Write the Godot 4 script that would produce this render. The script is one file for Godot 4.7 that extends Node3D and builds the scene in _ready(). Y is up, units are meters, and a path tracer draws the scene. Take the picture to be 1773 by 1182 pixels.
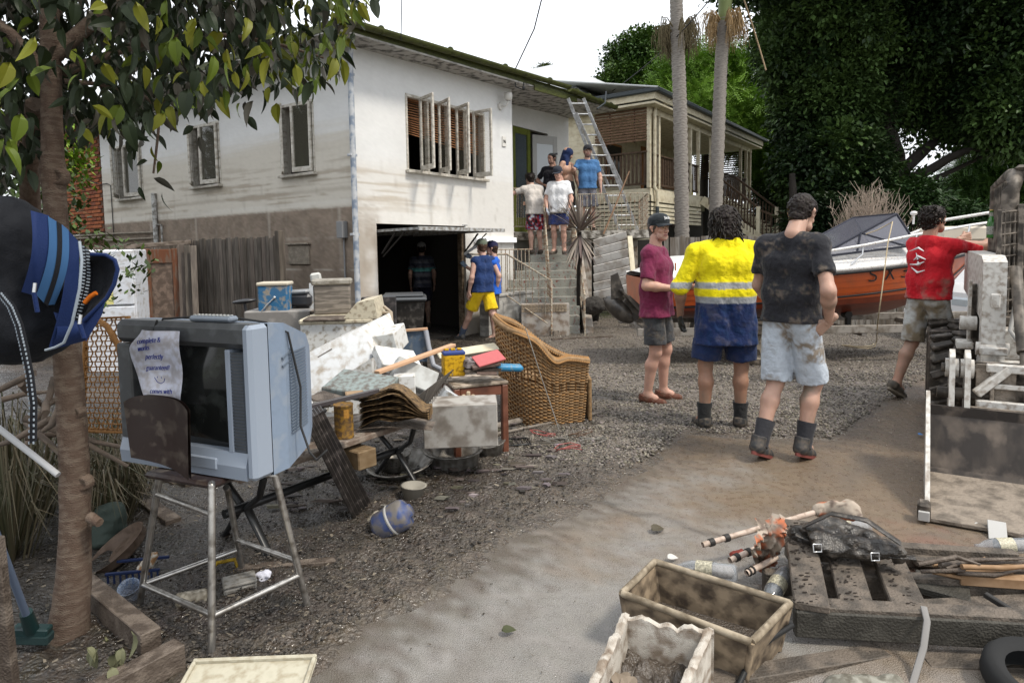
extends Node3D
# A flood clean-up in a suburban front yard: muddy house, helpers, hard rubbish, a boat on its trailer and a small loader.

const LENS := 1120.0
const EYE := Vector3(0, 1.45, 0)
const OWN := ["soffit_paint", "gutter_green", "pipe_paint", "stair_concrete", "stair_plaster", "muddy_sheet", "old_door", "palm_trunk", "street_bark", "tv_shell", "bucket_mud", "bucket_back", "loader_white", "hull_orange", "tin_rust", "sodden_page", "stone_front", "enamel_panel", "stool_wood", "drum_blue", "paling_0", "paling_2", "esky_blue", "tray_blue", "teal_board", "slate_blue", "rusty_rail", "washer_cream", "enamel_white", "bench_wood", "grey_wood", "wet_wood", "deck_white", "fridge_white", "pallet_wood", "foam_white", "crate_plastic", "door_steel"]
var cam_basis := Basis()
var mats := {}
var noise_tex := {}
var used_names := {}
var rng := RandomNumberGenerator.new()
var nz := FastNoiseLite.new()

class MB:
	var v := PackedVector3Array()
	var n := PackedVector3Array()
	var u := PackedVector2Array()
	var c := PackedColorArray()
	var i := PackedInt32Array()
	var xf := Transform3D()
	var col := Color.WHITE

	func vert(p: Vector3, nn: Vector3, uv := Vector2.ZERO) -> int:
		v.append(xf * p)
		n.append((xf.basis * nn).normalized())
		u.append(uv)
		c.append(col)
		return v.size() - 1

	func tri(a: Vector3, b: Vector3, d: Vector3, out := Vector3.ZERO) -> MB:
		var nn := (b - a).cross(d - a).normalized()
		if out != Vector3.ZERO and nn.dot(out) < 0:
			nn = -nn
			var t := b
			b = d
			d = t
		var k := vert(a, nn)
		vert(b, nn)
		vert(d, nn)
		i.append_array([k, k + 2, k + 1])
		return self

	func quad(a: Vector3, b: Vector3, d: Vector3, e: Vector3, out := Vector3.ZERO) -> MB:
		var nn := (d - a).cross(e - b).normalized()
		var flip := out != Vector3.ZERO and nn.dot(out) < 0
		if flip:
			nn = -nn
		var k := vert(a, nn, Vector2(0, 1))
		vert(b, nn, Vector2(1, 1))
		vert(d, nn, Vector2(1, 0))
		vert(e, nn, Vector2(0, 0))
		if flip:
			i.append_array([k, k + 1, k + 2, k, k + 2, k + 3])
		else:
			i.append_array([k, k + 2, k + 1, k, k + 3, k + 2])
		return self

	func box(ce: Vector3, sz: Vector3, b := Basis(), bev := -1.0) -> MB:
		var h := sz / 2
		var mn := minf(h.x, minf(h.y, h.z))
		if bev < 0:
			bev = minf(0.006, mn * 0.3)
		for ax in 3:
			var p := (ax + 1) % 3
			var q := (ax + 2) % 3
			for s in [-1.0, 1.0]:
				var k := []
				for t in [[-1, -1], [1, -1], [1, 1], [-1, 1]]:
					var w := Vector3()
					w[ax] = s * h[ax]
					w[p] = t[0] * (h[p] - bev)
					w[q] = t[1] * (h[q] - bev)
					k.append(ce + b * w)
				var o := Vector3()
				o[ax] = s
				quad(k[0], k[1], k[2], k[3], b * o)
				if bev > 0:
					for s2 in [-1.0, 1.0]:
						var e := []
						for t in [-1.0, 1.0]:
							for wh in 2:
								var w := Vector3()
								w[q] = (t if wh == 0 else -t) * (h[q] - bev)
								if wh == 0:
									w[ax] = s * h[ax]
									w[p] = s2 * (h[p] - bev)
								else:
									w[ax] = s * (h[ax] - bev)
									w[p] = s2 * h[p]
								w[q] = t * (h[q] - bev)
								e.append(ce + b * w)
						var o2 := Vector3()
						o2[ax] = s
						o2[p] = s2
						quad(e[0], e[1], e[3], e[2], b * o2)
		if bev > 0:
			for s in 8:
				var sg := Vector3(1 if s & 1 else -1, 1 if s & 2 else -1, 1 if s & 4 else -1)
				var m := (h - Vector3.ONE * bev) * sg
				tri(ce + b * (m + Vector3(bev * sg.x, 0, 0)), ce + b * (m + Vector3(0, bev * sg.y, 0)), ce + b * (m + Vector3(0, 0, bev * sg.z)), b * sg)
		return self

	# a bar of rectangular section from a to d; up gives the direction of the height
	func bar(a: Vector3, d: Vector3, w: float, h: float, up := Vector3.UP, bev := -1.0) -> MB:
		var z := (d - a).normalized()
		var x := up.cross(z)
		if x.length() < 0.01:
			x = Vector3.RIGHT.cross(z)
		x = x.normalized()
		return box((a + d) / 2, Vector3(w, h, a.distance_to(d)), Basis(x, z.cross(x), z), bev)

	func tube(pts: Array, rad, seg := 8, caps := true, squash := 1.0) -> MB:
		var k0 := v.size()
		var m := pts.size()
		var t0: Vector3 = (pts[1] - pts[0]).normalized()
		var x := t0.cross(Vector3.UP if absf(t0.y) < 0.9 else Vector3.RIGHT).normalized()
		for j in m:
			var t: Vector3 = (pts[mini(j + 1, m - 1)] - pts[maxi(j - 1, 0)]).normalized()
			x = (x - t * x.dot(t)).normalized()
			var y := t.cross(x)
			var r: float = rad[j] if rad is Array else rad
			for s in seg + 1:
				var a := TAU * s / seg
				var d := x * cos(a) + y * sin(a) * squash
				vert(pts[j] + d * r, x * cos(a) * squash + y * sin(a), Vector2(float(s) / seg, float(j) / (m - 1)))
		for j in m - 1:
			for s in seg:
				var a := k0 + j * (seg + 1) + s
				var b := a + seg + 1
				i.append_array([a, b, a + 1, a + 1, b, b + 1])
		if caps:
			for e in 2:
				var j: int = 0 if e == 0 else m - 1
				var nn: Vector3 = -t0 if e == 0 else (pts[m - 1] - pts[m - 2]).normalized()
				var kc := v.size()
				for s in seg:
					var q := v[k0 + j * (seg + 1) + s]
					v.append(q)
					n.append((xf.basis * nn).normalized())
					u.append(Vector2.ZERO)
					c.append(col)
				for s in range(1, seg - 1):
					i.append_array([kc, kc + s, kc + s + 1] if e == 0 else [kc, kc + s + 1, kc + s])
		return self

	func cyl(a: Vector3, b: Vector3, r: float, r2 := -1.0, seg := 12, caps := true) -> MB:
		return tube([a, b], [r, r if r2 < 0 else r2], seg, caps)

	# profile of Vector2(radius, height) turned about the y axis of t
	func lathe(prof: Array, t := Transform3D(), seg := 20, smooth := false, from := 0.0, to := TAU) -> MB:
		var m := prof.size()
		for j in m - 1:
			var p: Vector2 = prof[j]
			var q: Vector2 = prof[j + 1]
			var nn := Vector2(q.y - p.y, p.x - q.x).normalized()
			var na := nn
			var nb := nn
			if smooth:
				if j > 0:
					na = (Vector2(p.y - prof[j - 1].y, prof[j - 1].x - p.x).normalized() + nn).normalized()
				if j < m - 2:
					nb = (Vector2(prof[j + 2].y - q.y, q.x - prof[j + 2].x).normalized() + nn).normalized()
			var k := v.size()
			for s in seg + 1:
				var a := from + (to - from) * s / seg
				var d := Vector3(cos(a), 0, sin(a))
				vert(t * (d * p.x + Vector3.UP * p.y), t.basis * (d * na.x + Vector3.UP * na.y), Vector2(float(s) / seg, float(j) / (m - 1)))
				vert(t * (d * q.x + Vector3.UP * q.y), t.basis * (d * nb.x + Vector3.UP * nb.y), Vector2(float(s) / seg, float(j + 1) / (m - 1)))
			for s in seg:
				var a := k + s * 2
				i.append_array([a, a + 2, a + 1, a + 1, a + 2, a + 3])
		return self

	# outline in the xy plane of t, pushed out along its z from 0 to depth
	func prism(poly: Array, depth: float, t := Transform3D()) -> MB:
		var pk := PackedVector2Array(poly)
		if not Geometry2D.is_polygon_clockwise(pk):
			pk.reverse()
		var tr := Geometry2D.triangulate_polygon(pk)
		for e in 2:
			var z := depth * e
			var nn := t.basis * Vector3(0, 0, -1 if e == 0 else 1)
			var k := v.size()
			for p in pk:
				vert(t * Vector3(p.x, p.y, z), nn)
			for q in range(0, tr.size(), 3):
				var ccw := (pk[tr[q + 1]] - pk[tr[q]]).cross(pk[tr[q + 2]] - pk[tr[q]]) > 0
				if ((e == 0) == ccw) != (t.basis.determinant() < 0):
					i.append_array([k + tr[q], k + tr[q + 1], k + tr[q + 2]])
				else:
					i.append_array([k + tr[q], k + tr[q + 2], k + tr[q + 1]])
		for j in pk.size():
			var a := pk[j]
			var b := pk[(j + 1) % pk.size()]
			var o := Vector3(-(b.y - a.y), b.x - a.x, 0)
			quad(t * Vector3(a.x, a.y, 0), t * Vector3(b.x, b.y, 0), t * Vector3(b.x, b.y, depth), t * Vector3(a.x, a.y, depth), t.basis * o)
		return self

	func grid(nu: int, nv: int, f: Callable, colf = null, wrap := false) -> MB:
		var k := v.size()
		var pts := PackedVector3Array()
		for b in nv + 1:
			for a in nu + 1:
				pts.append(f.call(float(a) / nu, float(b) / nv))
		for b in nv + 1:
			for a in nu + 1:
				var al := a - 1 if a > 0 else (nu - 1 if wrap else 0)
				var ar := a + 1 if a < nu else (1 if wrap else nu)
				var du := pts[b * (nu + 1) + ar] - pts[b * (nu + 1) + al]
				var dv := pts[mini(b + 1, nv) * (nu + 1) + a] - pts[maxi(b - 1, 0) * (nu + 1) + a]
				var p := pts[b * (nu + 1) + a]
				if colf != null:
					col = colf.call(p)
				vert(p, du.cross(dv), Vector2(float(a) / nu, 1.0 - float(b) / nv))
		for b in nv:
			for a in nu:
				var q := k + b * (nu + 1) + a
				i.append_array([q, q + nu + 1, q + 1, q + 1, q + nu + 1, q + nu + 2])
		if colf != null:
			col = Color.WHITE
		return self

	func ball(ce: Vector3, r: Vector3, b := Basis(), nu := 14, nv := 9) -> MB:
		return grid(nu, nv, func(s: float, t: float) -> Vector3: return ce + b * (r * Vector3(cos(-TAU * s) * sin(PI * t), -cos(PI * t), sin(-TAU * s) * sin(PI * t))), null, true)

	func join(o: MB, t: Transform3D, colors := PackedColorArray()) -> MB:
		var k := v.size()
		var tt := xf * t
		v.append_array(tt * o.v)
		for q in o.n:
			n.append((tt.basis * q).normalized())
		u.append_array(o.u)
		c.append_array(colors if colors.size() else o.c)
		if t.basis.determinant() < 0:
			for q in range(0, o.i.size(), 3):
				i.append_array([o.i[q] + k, o.i[q + 2] + k, o.i[q + 1] + k])
		else:
			for q in o.i:
				i.append(q + k)
		return self

	func build() -> ArrayMesh:
		var m := ArrayMesh.new()
		if v.size() == 0:
			return m
		var arr := []
		arr.resize(Mesh.ARRAY_MAX)
		arr[Mesh.ARRAY_VERTEX] = v
		arr[Mesh.ARRAY_NORMAL] = n
		arr[Mesh.ARRAY_TEX_UV] = u
		arr[Mesh.ARRAY_COLOR] = c
		arr[Mesh.ARRAY_INDEX] = i
		m.add_surface_from_arrays(Mesh.PRIMITIVE_TRIANGLES, arr)
		return m

func mb(root: Node3D = null) -> MB:   # with a root: takes world coordinates and stores them in the root's own axes
	var m := MB.new()
	if root:
		m.xf = root.transform.affine_inverse()
	return m

func numbered(called: String) -> String:
	var k: int = used_names.get(called, 0)
	used_names[called] = k + 1
	return called if k == 0 else "%s_%03d" % [called, k]

func thing(called: String, label: String, category: String, at_ := Vector3.ZERO, turn := 0.0, group := "") -> Node3D:
	var o := Node3D.new()
	o.name = numbered(called)
	add_child(o)
	o.position = at_
	o.rotation.y = deg_to_rad(turn)
	metas(o, label, category, group)
	return o

func metas(o: Node, label: String, category := "", group := "") -> void:
	if label:
		o.set_meta("label", label)
	if category:
		o.set_meta("category", category)
	if group:
		o.set_meta("group", group)

func part(called: String, m, material: Material, parent: Node) -> MeshInstance3D:
	var o := MeshInstance3D.new()
	o.mesh = m.build() if m is MB else m
	o.material_override = material
	if parent == self:
		o.name = numbered(called)
		add_child(o)
	else:
		var k := 0
		var nm := called
		while parent.has_node(NodePath(nm)):
			k += 1
			nm = "%s_%03d" % [called, k]
		o.name = nm
		parent.add_child(o, true)
	return o

# one mesh that is a thing by itself: root at its base, mesh in world coordinates
func lone(called: String, m: MB, material: Material, label: String, category: String, group := "") -> MeshInstance3D:
	var box_ := AABB(m.v[0], Vector3.ZERO)
	for p in m.v:
		box_ = box_.expand(p)
	var base := Vector3(box_.get_center().x, box_.position.y, box_.get_center().z)
	for k in m.v.size():
		m.v[k] -= base
	var o := part(called, m, material, self)
	o.position = base
	metas(o, label, category, group)
	return o

func structure(called: String, m: MB, material: Material) -> MeshInstance3D:
	var o := part(called, m, material, self)
	o.set_meta("kind", "structure")
	return o

func copy(o: Node3D, label: String, at_: Vector3, turn := 0.0, group := "") -> Node3D:
	var r: Node3D = o.duplicate()
	r.name = numbered(String(o.name).rstrip("_0123456789"))
	add_child(r)
	r.position = at_
	r.rotation.y = deg_to_rad(turn)
	metas(r, label, "", group)
	return r

func many(called: String, mesh: Mesh, material: Material, where: Array, colors: Array, parent: Node) -> MultiMeshInstance3D:
	var mm := MultiMesh.new()
	mm.transform_format = MultiMesh.TRANSFORM_3D
	mm.use_colors = colors.size() > 0
	mm.mesh = mesh
	mm.instance_count = where.size()
	for k in where.size():
		mm.set_instance_transform(k, where[k])
		if colors.size():
			mm.set_instance_color(k, colors[k])
	var o := MultiMeshInstance3D.new()
	o.multimesh = mm
	o.material_override = material
	o.name = numbered(called) if parent == self else called
	parent.add_child(o, true)
	o.set_meta("kind", "stuff")
	return o

func ray(x: float, y: float) -> Vector3:
	var d := cam_basis * Vector3((x - 886.5) / LENS, -(y - 516.0) / LENS, -1)
	return d / -d.z

func at(x: float, y: float, depth: float) -> Vector3:
	return EYE + ray(x, y) * depth

func lie(x: float, z: float) -> float:      # the lie of the land: the yard falls towards the house
	var t := clampf((-z - 6.0) / 5.0, 0, 1)
	return -0.2 * t * t * (3 - 2 * t)

func gr(x: float, y: float, lift := 0.0) -> Vector3:   # where a ray meets the ground
	var d := 3.0
	var r := ray(x, y)
	for k in 50:
		var p := EYE + r * d
		d = 0.5 * d + 0.5 * (EYE.y - lie(p.x, p.z) - lift) / -r.y
	return EYE + r * d

func V(x: float, y: float, z: float) -> Vector3:
	return Vector3(x, y, z)

func W2(x: float, y: float) -> Vector2:
	return Vector2(x, y)

func rnd(a: float, b: float) -> float:
	return rng.randf_range(a, b)

func noise(freq: float, seed_: int, octaves := 4, kind := FastNoiseLite.TYPE_SIMPLEX_SMOOTH) -> FastNoiseLite:
	var f := FastNoiseLite.new()
	f.noise_type = kind
	f.frequency = freq
	f.seed = seed_
	f.fractal_octaves = octaves
	return f

func noise_map(key: String, freq: float, ramp: Array, octaves := 4, side := 512, warp := 0.0, cells := false) -> NoiseTexture2D:
	if noise_tex.has(key):
		return noise_tex[key]
	var f := noise(freq, key.hash() % 1000, octaves, FastNoiseLite.TYPE_CELLULAR if cells else FastNoiseLite.TYPE_SIMPLEX_SMOOTH)
	if warp > 0:
		f.domain_warp_enabled = true
		f.domain_warp_amplitude = warp
		f.domain_warp_frequency = freq * 0.7
	var t := NoiseTexture2D.new()
	t.width = side
	t.height = side
	t.seamless = true
	t.seamless_blend_skirt = 0.15
	t.noise = f
	if ramp.size():
		var g := Gradient.new()
		var offs := PackedFloat32Array()
		var cols := PackedColorArray()
		for r in ramp:
			offs.append(r[0])
			cols.append(r[1])
		g.offsets = offs
		g.colors = cols
		t.color_ramp = g
	noise_tex[key] = t
	return t

# a material: base colour (linear), roughness; o.mud = [colour, from, to] lays patchy dirt over it, o.sc = repeats per metre, o.bump = relief in cm
func mt(key: String, base: Color, rough := 0.7, o := {}) -> StandardMaterial3D:
	if mats.has(key):
		return mats[key]
	var m := StandardMaterial3D.new()
	m.resource_name = key
	m.vertex_color_use_as_albedo = true
	m.roughness = rough
	m.metallic = o.get("metal", 0.0)
	m.metallic_specular = o.get("spec", 0.5 if rough < 0.45 else 0.3)
	m.cull_mode = BaseMaterial3D.CULL_DISABLED
	var sc: float = o.get("sc", 1.0)
	m.uv1_triplanar = o.get("tri", true)
	m.uv1_world_triplanar = o.get("tri", true) and o.get("world", true)
	m.uv1_scale = o.get("stretch", Vector3.ONE) * sc
	if o.has("mud"):
		var q: Array = o.mud
		var md: Color = q[0]
		if OWN.has(key):
			var b2: Color = o.get("base2", base * 0.86)
			b2.a = 1
			var f0: float = maxf(0.02, q[1] - 0.07)
			var f1: float = minf(0.97, q[2] + 0.1)
			m.albedo_texture = noise_map("mud_" + key, o.get("freq", 0.012) * 0.7, [[0.0, b2.linear_to_srgb()], [f0 * 0.6, base.linear_to_srgb()], [f0, (base * 0.94).linear_to_srgb()], [(f0 + f1) / 2, base.lerp(md, 0.6).linear_to_srgb()], [f1, md.linear_to_srgb()], [1.0, (md * 0.8).linear_to_srgb()]], 7, o.get("side", 512), o.get("warp", 30.0) * 0.5)
		else:
			# shared maps that darken: the lighter of the two colours times a patchy ratio
			var lb := base.get_luminance()
			var lm := md.get_luminance()
			var ratio: float = [0.2, 0.35, 0.5, 0.68][clampi(int((minf(lb, lm) / maxf(lb, lm) - 0.1) / 0.17), 0, 3)]
			var sparse: bool = q[1] > 0.54
			var hi := Color(ratio, ratio * 0.93, ratio * 0.84)
			var lo := Color.WHITE
			if lm > lb:
				lo = Color(ratio, ratio, ratio)
				hi = Color.WHITE
			var p1 := 0.56 if sparse else 0.42
			m.albedo_color = (base if lb >= lm else md).linear_to_srgb()
			m.albedo_texture = noise_map("grime_%s_%s_%s" % [ratio, sparse, lm > lb], 0.008, [[0.0, (lo * 0.9).linear_to_srgb()], [p1 - 0.2, lo.linear_to_srgb()], [p1 - 0.04, (lo * 0.93).linear_to_srgb()], [p1 + 0.3, hi.linear_to_srgb()], [1.0, (hi * 0.85).linear_to_srgb()]], 7, 512, 18.0)
	else:
		m.albedo_color = base.linear_to_srgb()
	if o.has("bump"):
		m.heightmap_enabled = true
		m.heightmap_scale = o.bump
		var bf: float = o.get("bfreq", 0.05)
		m.heightmap_texture = noise_map("bump_%s" % bf, bf, [], 4, 512)
	if o.has("coat"):
		m.clearcoat_enabled = true
		m.clearcoat = o.coat
		m.clearcoat_roughness = 0.15
	if o.has("sheen"):
		m.rim_enabled = true
		m.rim = o.sheen
	if o.has("backlight"):
		m.backlight_enabled = true
		m.backlight = o.backlight
	if o.has("sss"):
		m.subsurf_scatter_enabled = true
		m.subsurf_scatter_strength = o.sss
	mats[key] = m
	return m

func glass(key: String, alpha: float, tint := Color(0.75, 0.8, 0.82)) -> StandardMaterial3D:
	if mats.has(key):
		return mats[key]
	var m := StandardMaterial3D.new()
	m.resource_name = key
	m.transparency = BaseMaterial3D.TRANSPARENCY_ALPHA
	m.albedo_color = Color(tint.r, tint.g, tint.b, alpha)
	m.roughness = 0.05
	m.cull_mode = BaseMaterial3D.CULL_DISABLED
	mats[key] = m
	return m

# soft shapes: tapered capsules joined with a smooth minimum and meshed as surface nets
class Soft:
	var a := PackedVector3Array()
	var b := PackedVector3Array()
	var ra := PackedFloat32Array()
	var rb := PackedFloat32Array()
	var cut := PackedByteArray()
	var planes := []            # [normal, distance]: keeps what lies behind
	var amp := 0.0
	var nscale := Vector3.ONE
	var nz: FastNoiseLite

	func cap(p: Vector3, q: Vector3, r: float, r2 := -1.0, flat_end := 0) -> Soft:
		a.append(p)
		b.append(q)
		ra.append(r)
		rb.append(r if r2 < 0 else r2)
		cut.append(flat_end)
		return self

	func dist(k: int, p: Vector3) -> float:
		var ab := b[k] - a[k]
		var l2 := ab.length_squared()
		var t := (p - a[k]).dot(ab) / l2 if l2 > 1e-9 else 0.0
		var tc := clampf(t, 0, 1)
		var d := (p - a[k] - ab * tc).length() - lerpf(ra[k], rb[k], tc)
		if cut[k] and t > 0:
			tc = minf(t, 1.3)
			d = maxf((p - a[k] - ab * t).length() - lerpf(ra[k], rb[k], tc), (t - 1) * sqrt(l2))
		return d

	func mesh(m: MB, cell: float, k: float, colf = null) -> void:
		var lo := Vector3.ONE * 1e9
		var hi := -lo
		for q in a.size():
			var r := maxf(ra[q], rb[q]) + cell * 2 + amp + k * 0.3
			lo = lo.min(a[q].min(b[q]) - Vector3.ONE * r)
			hi = hi.max(a[q].max(b[q]) + Vector3.ONE * r)
		var bs := cell * 4
		var nb := Vector3i(((hi - lo) / bs).ceil())
		var blocks := {}
		var hd := bs * 0.87
		for q in a.size():
			var r := maxf(ra[q], rb[q]) + hd + k + amp
			var p0 := Vector3i(((a[q].min(b[q]) - Vector3.ONE * r - lo) / bs).floor().max(Vector3.ZERO))
			var p1 := Vector3i(((a[q].max(b[q]) + Vector3.ONE * r - lo) / bs).floor()).min(nb - Vector3i.ONE)
			for z in range(p0.z, p1.z + 1):
				for y in range(p0.y, p1.y + 1):
					for x in range(p0.x, p1.x + 1):
						var d := dist(q, lo + Vector3(x + 0.5, y + 0.5, z + 0.5) * bs)
						if d < hd + k + amp:
							var id := (z * nb.y + y) * nb.x + x
							if d < -hd - k - amp:
								blocks[id] = null
							elif blocks.has(id):
								if blocks[id] != null:
									blocks[id].append(q)
							else:
								blocks[id] = [q]
		var nx := nb.x * 4 + 1
		var ny := nb.y * 4 + 1
		var nzz := nb.z * 4 + 1
		var f := PackedFloat32Array()
		f.resize(nx * ny * nzz)
		f.fill(1e3)
		var solid := []
		for id in blocks:
			var list = blocks[id]
			var bx: int = id % nb.x * 4
			var by: int = (id / nb.x) % nb.y * 4
			var bz: int = id / (nb.x * nb.y) * 4
			if list == null:
				continue
			for z in range(bz, bz + 5):
				for y in range(by, by + 5):
					var row := (z * ny + y) * nx
					for x in range(bx, bx + 5):
						if f[row + x] < 999.0:
							continue
						var p := lo + Vector3(x, y, z) * cell
						var d := 100.0
						for q: int in list:
							var ab := b[q] - a[q]
							var pa := p - a[q]
							var l2 := ab.length_squared()
							var t := pa.dot(ab) / l2 if l2 > 1e-9 else 0.0
							var tc := clampf(t, 0, 1)
							var e := (pa - ab * tc).length() - lerpf(ra[q], rb[q], tc)
							if cut[q] and t > 0:
								e = maxf((pa - ab * t).length() - lerpf(ra[q], rb[q], minf(t, 1.3)), (t - 1) * sqrt(l2))
							if d > 99.0:
								d = e
							else:
								var h := maxf(k - absf(d - e), 0.0) / k
								d = minf(d, e) - h * h * k * 0.25
						if amp > 0 and absf(d) < amp * 2 + cell * 2:
							d += nz.get_noise_3dv(p * nscale) * amp
						for pl in planes:
							d = maxf(d, pl[0].dot(p) - pl[1])
						f[row + x] = d
		var vi := PackedInt32Array()
		vi.resize(nx * ny * nzz)
		vi.fill(-1)
		var sy := nx
		var sz := nx * ny
		var off := [0, 1, sy, sy + 1, sz, sz + 1, sz + sy, sz + sy + 1]
		var cells := PackedInt32Array()
		var base := m.v.size()
		for id in blocks:
			if blocks[id] == null:
				continue
			var bx: int = id % nb.x * 4
			var by: int = (id / nb.x) % nb.y * 4
			var bz: int = id / (nb.x * nb.y) * 4
			for z in range(bz, bz + 4):
				for y in range(by, by + 4):
					for x in range(bx, bx + 4):
						var o := z * sz + y * sy + x
						var v0 := f[o]
						var v1 := f[o + 1]
						var v2 := f[o + sy]
						var v3 := f[o + sy + 1]
						var v4 := f[o + sz]
						var v5 := f[o + sz + 1]
						var v6 := f[o + sz + sy]
						var v7 := f[o + sz + sy + 1]
						var mask := int(v0 < 0) + int(v1 < 0) + int(v2 < 0) + int(v3 < 0) + int(v4 < 0) + int(v5 < 0) + int(v6 < 0) + int(v7 < 0)
						if mask == 0 or mask == 8:
							continue
						var s := Vector3.ZERO
						var cnt := 0
						if (v0 < 0) != (v1 < 0): s += Vector3(v0 / (v0 - v1), 0, 0); cnt += 1
						if (v2 < 0) != (v3 < 0): s += Vector3(v2 / (v2 - v3), 1, 0); cnt += 1
						if (v4 < 0) != (v5 < 0): s += Vector3(v4 / (v4 - v5), 0, 1); cnt += 1
						if (v6 < 0) != (v7 < 0): s += Vector3(v6 / (v6 - v7), 1, 1); cnt += 1
						if (v0 < 0) != (v2 < 0): s += Vector3(0, v0 / (v0 - v2), 0); cnt += 1
						if (v1 < 0) != (v3 < 0): s += Vector3(1, v1 / (v1 - v3), 0); cnt += 1
						if (v4 < 0) != (v6 < 0): s += Vector3(0, v4 / (v4 - v6), 1); cnt += 1
						if (v5 < 0) != (v7 < 0): s += Vector3(1, v5 / (v5 - v7), 1); cnt += 1
						if (v0 < 0) != (v4 < 0): s += Vector3(0, 0, v0 / (v0 - v4)); cnt += 1
						if (v1 < 0) != (v5 < 0): s += Vector3(1, 0, v1 / (v1 - v5)); cnt += 1
						if (v2 < 0) != (v6 < 0): s += Vector3(0, 1, v2 / (v2 - v6)); cnt += 1
						if (v3 < 0) != (v7 < 0): s += Vector3(1, 1, v3 / (v3 - v7)); cnt += 1
						var g := Vector3(v1 + v3 + v5 + v7 - v0 - v2 - v4 - v6, v2 + v3 + v6 + v7 - v0 - v1 - v4 - v5, v4 + v5 + v6 + v7 - v0 - v1 - v2 - v3)
						var p := lo + (Vector3(x, y, z) + s / cnt) * cell
						if colf != null:
							m.col = colf.call(p)
						vi[o] = m.vert(p, g)
						cells.append(o)
		m.col = Color.WHITE
		for o in cells:
			var q := f[o] < 0
			for ax in 3:
				var d1: int = [1, sy, sz][ax]
				var du: int = [sy, sz, 1][ax]
				var dv: int = [sz, 1, sy][ax]
				if q != (f[o + d1] < 0) and o - du - dv >= 0:
					var a0 := vi[o]
					var a1 := vi[o - du]
					var a2 := vi[o - du - dv]
					var a3 := vi[o - dv]
					if a1 < 0 or a2 < 0 or a3 < 0:
						continue
					if q:
						m.i.append_array([a0, a2, a1, a0, a3, a2])
					else:
						m.i.append_array([a0, a1, a2, a0, a2, a3])
var slab := PackedVector2Array()
var mud := Color(0.078, 0.063, 0.05)
var mudwall := Color(0.21, 0.175, 0.14)
var env: Environment

func _ready() -> void:
	rng.seed = 11
	nz = noise(1.0, 5)
	set_up()
	ground()
	house()
	stairs()
	queenslander()
	fences()
	trees()
	boat()
	loader()
	left_corner()
	heap()
	right_corner()
	oddments()
	everyone()

func set_up() -> void:
	var cam := Camera3D.new()
	cam.name = "camera"
	cam.position = EYE
	cam_basis = Basis.from_euler(Vector3(-atan(86.0 / LENS), 0, -0.015))
	cam.basis = cam_basis
	cam.near = 0.05
	cam.far = 900
	cam.projection = Camera3D.PROJECTION_FRUSTUM
	cam.size = 2 * 0.05 * 591.0 / LENS
	cam.frustum_offset = Vector2(0, -75.0 / LENS * 0.05)
	cam.current = true
	add_child(cam)
	env = Environment.new()
	env.background_mode = Environment.BG_SKY
	env.sky = Sky.new()
	var sm := ProceduralSkyMaterial.new()
	sm.sky_top_color = Color(0.95, 0.97, 1.0)
	sm.sky_horizon_color = Color(0.8, 0.81, 0.82)
	sm.sky_curve = 0.28
	sm.sky_energy_multiplier = 1.25
	sm.ground_bottom_color = Color(0.3, 0.28, 0.26)
	sm.ground_horizon_color = Color(0.5, 0.5, 0.5)
	sm.sun_angle_max = 1.0
	var cover := NoiseTexture2D.new()
	cover.width = 1024
	cover.height = 512
	cover.seamless = true
	cover.noise = noise(0.006, 3, 5)
	var g := Gradient.new()
	g.offsets = PackedFloat32Array([0.0, 1.0])
	g.colors = PackedColorArray([Color(0, 0, 0, 0), Color(0.5, 0.5, 0.5, 0.6)])
	cover.color_ramp = g
	sm.sky_cover = cover
	sm.sky_cover_modulate = Color(1, 1, 1, 0.2)
	env.sky.sky_material = sm
	env.tonemap_mode = Environment.TONE_MAPPER_LINEAR
	env.tonemap_exposure = 1.15
	env.sdfgi_enabled = true
	env.ssao_enabled = true
	env.ssil_enabled = true
	env.fog_enabled = false
	var we := WorldEnvironment.new()
	we.name = "world_environment"
	we.environment = env
	add_child(we)
	var sun := DirectionalLight3D.new()
	sun.name = "sun"
	sun.light_energy = 0.95
	sun.light_color = Color(1.0, 0.97, 0.92)
	sun.light_angular_distance = 10
	sun.shadow_enabled = true
	add_child(sun)
	sun.look_at_from_position(Vector3(7, 12, 4), Vector3.ZERO)

func slab_edge(p: Vector2) -> float:     # metres inside (+) or outside (-) the concrete
	var d := 1e9
	for k in slab.size():
		d = minf(d, p.distance_to(Geometry2D.get_closest_point_to_segment(p, slab[k], slab[(k + 1) % slab.size()])))
	return d if Geometry2D.is_point_in_polygon(p, slab) else -d

func gravelly(x: float, z: float) -> float:
	return smoothstep(-0.2, 1.2, x + 0.4 + nz.get_noise_2d(x * 1.3, z * 1.3) * 0.8) * smoothstep(-3.6, -4.6, z)

func rough_map(key: String, lo: float, hi: float) -> NoiseTexture2D:
	return noise_map("rough_" + key, 0.02, [[0.3, Color(lo, lo, lo)], [0.6, Color(hi, hi, hi)]], 5, 512, 20.0)

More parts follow.
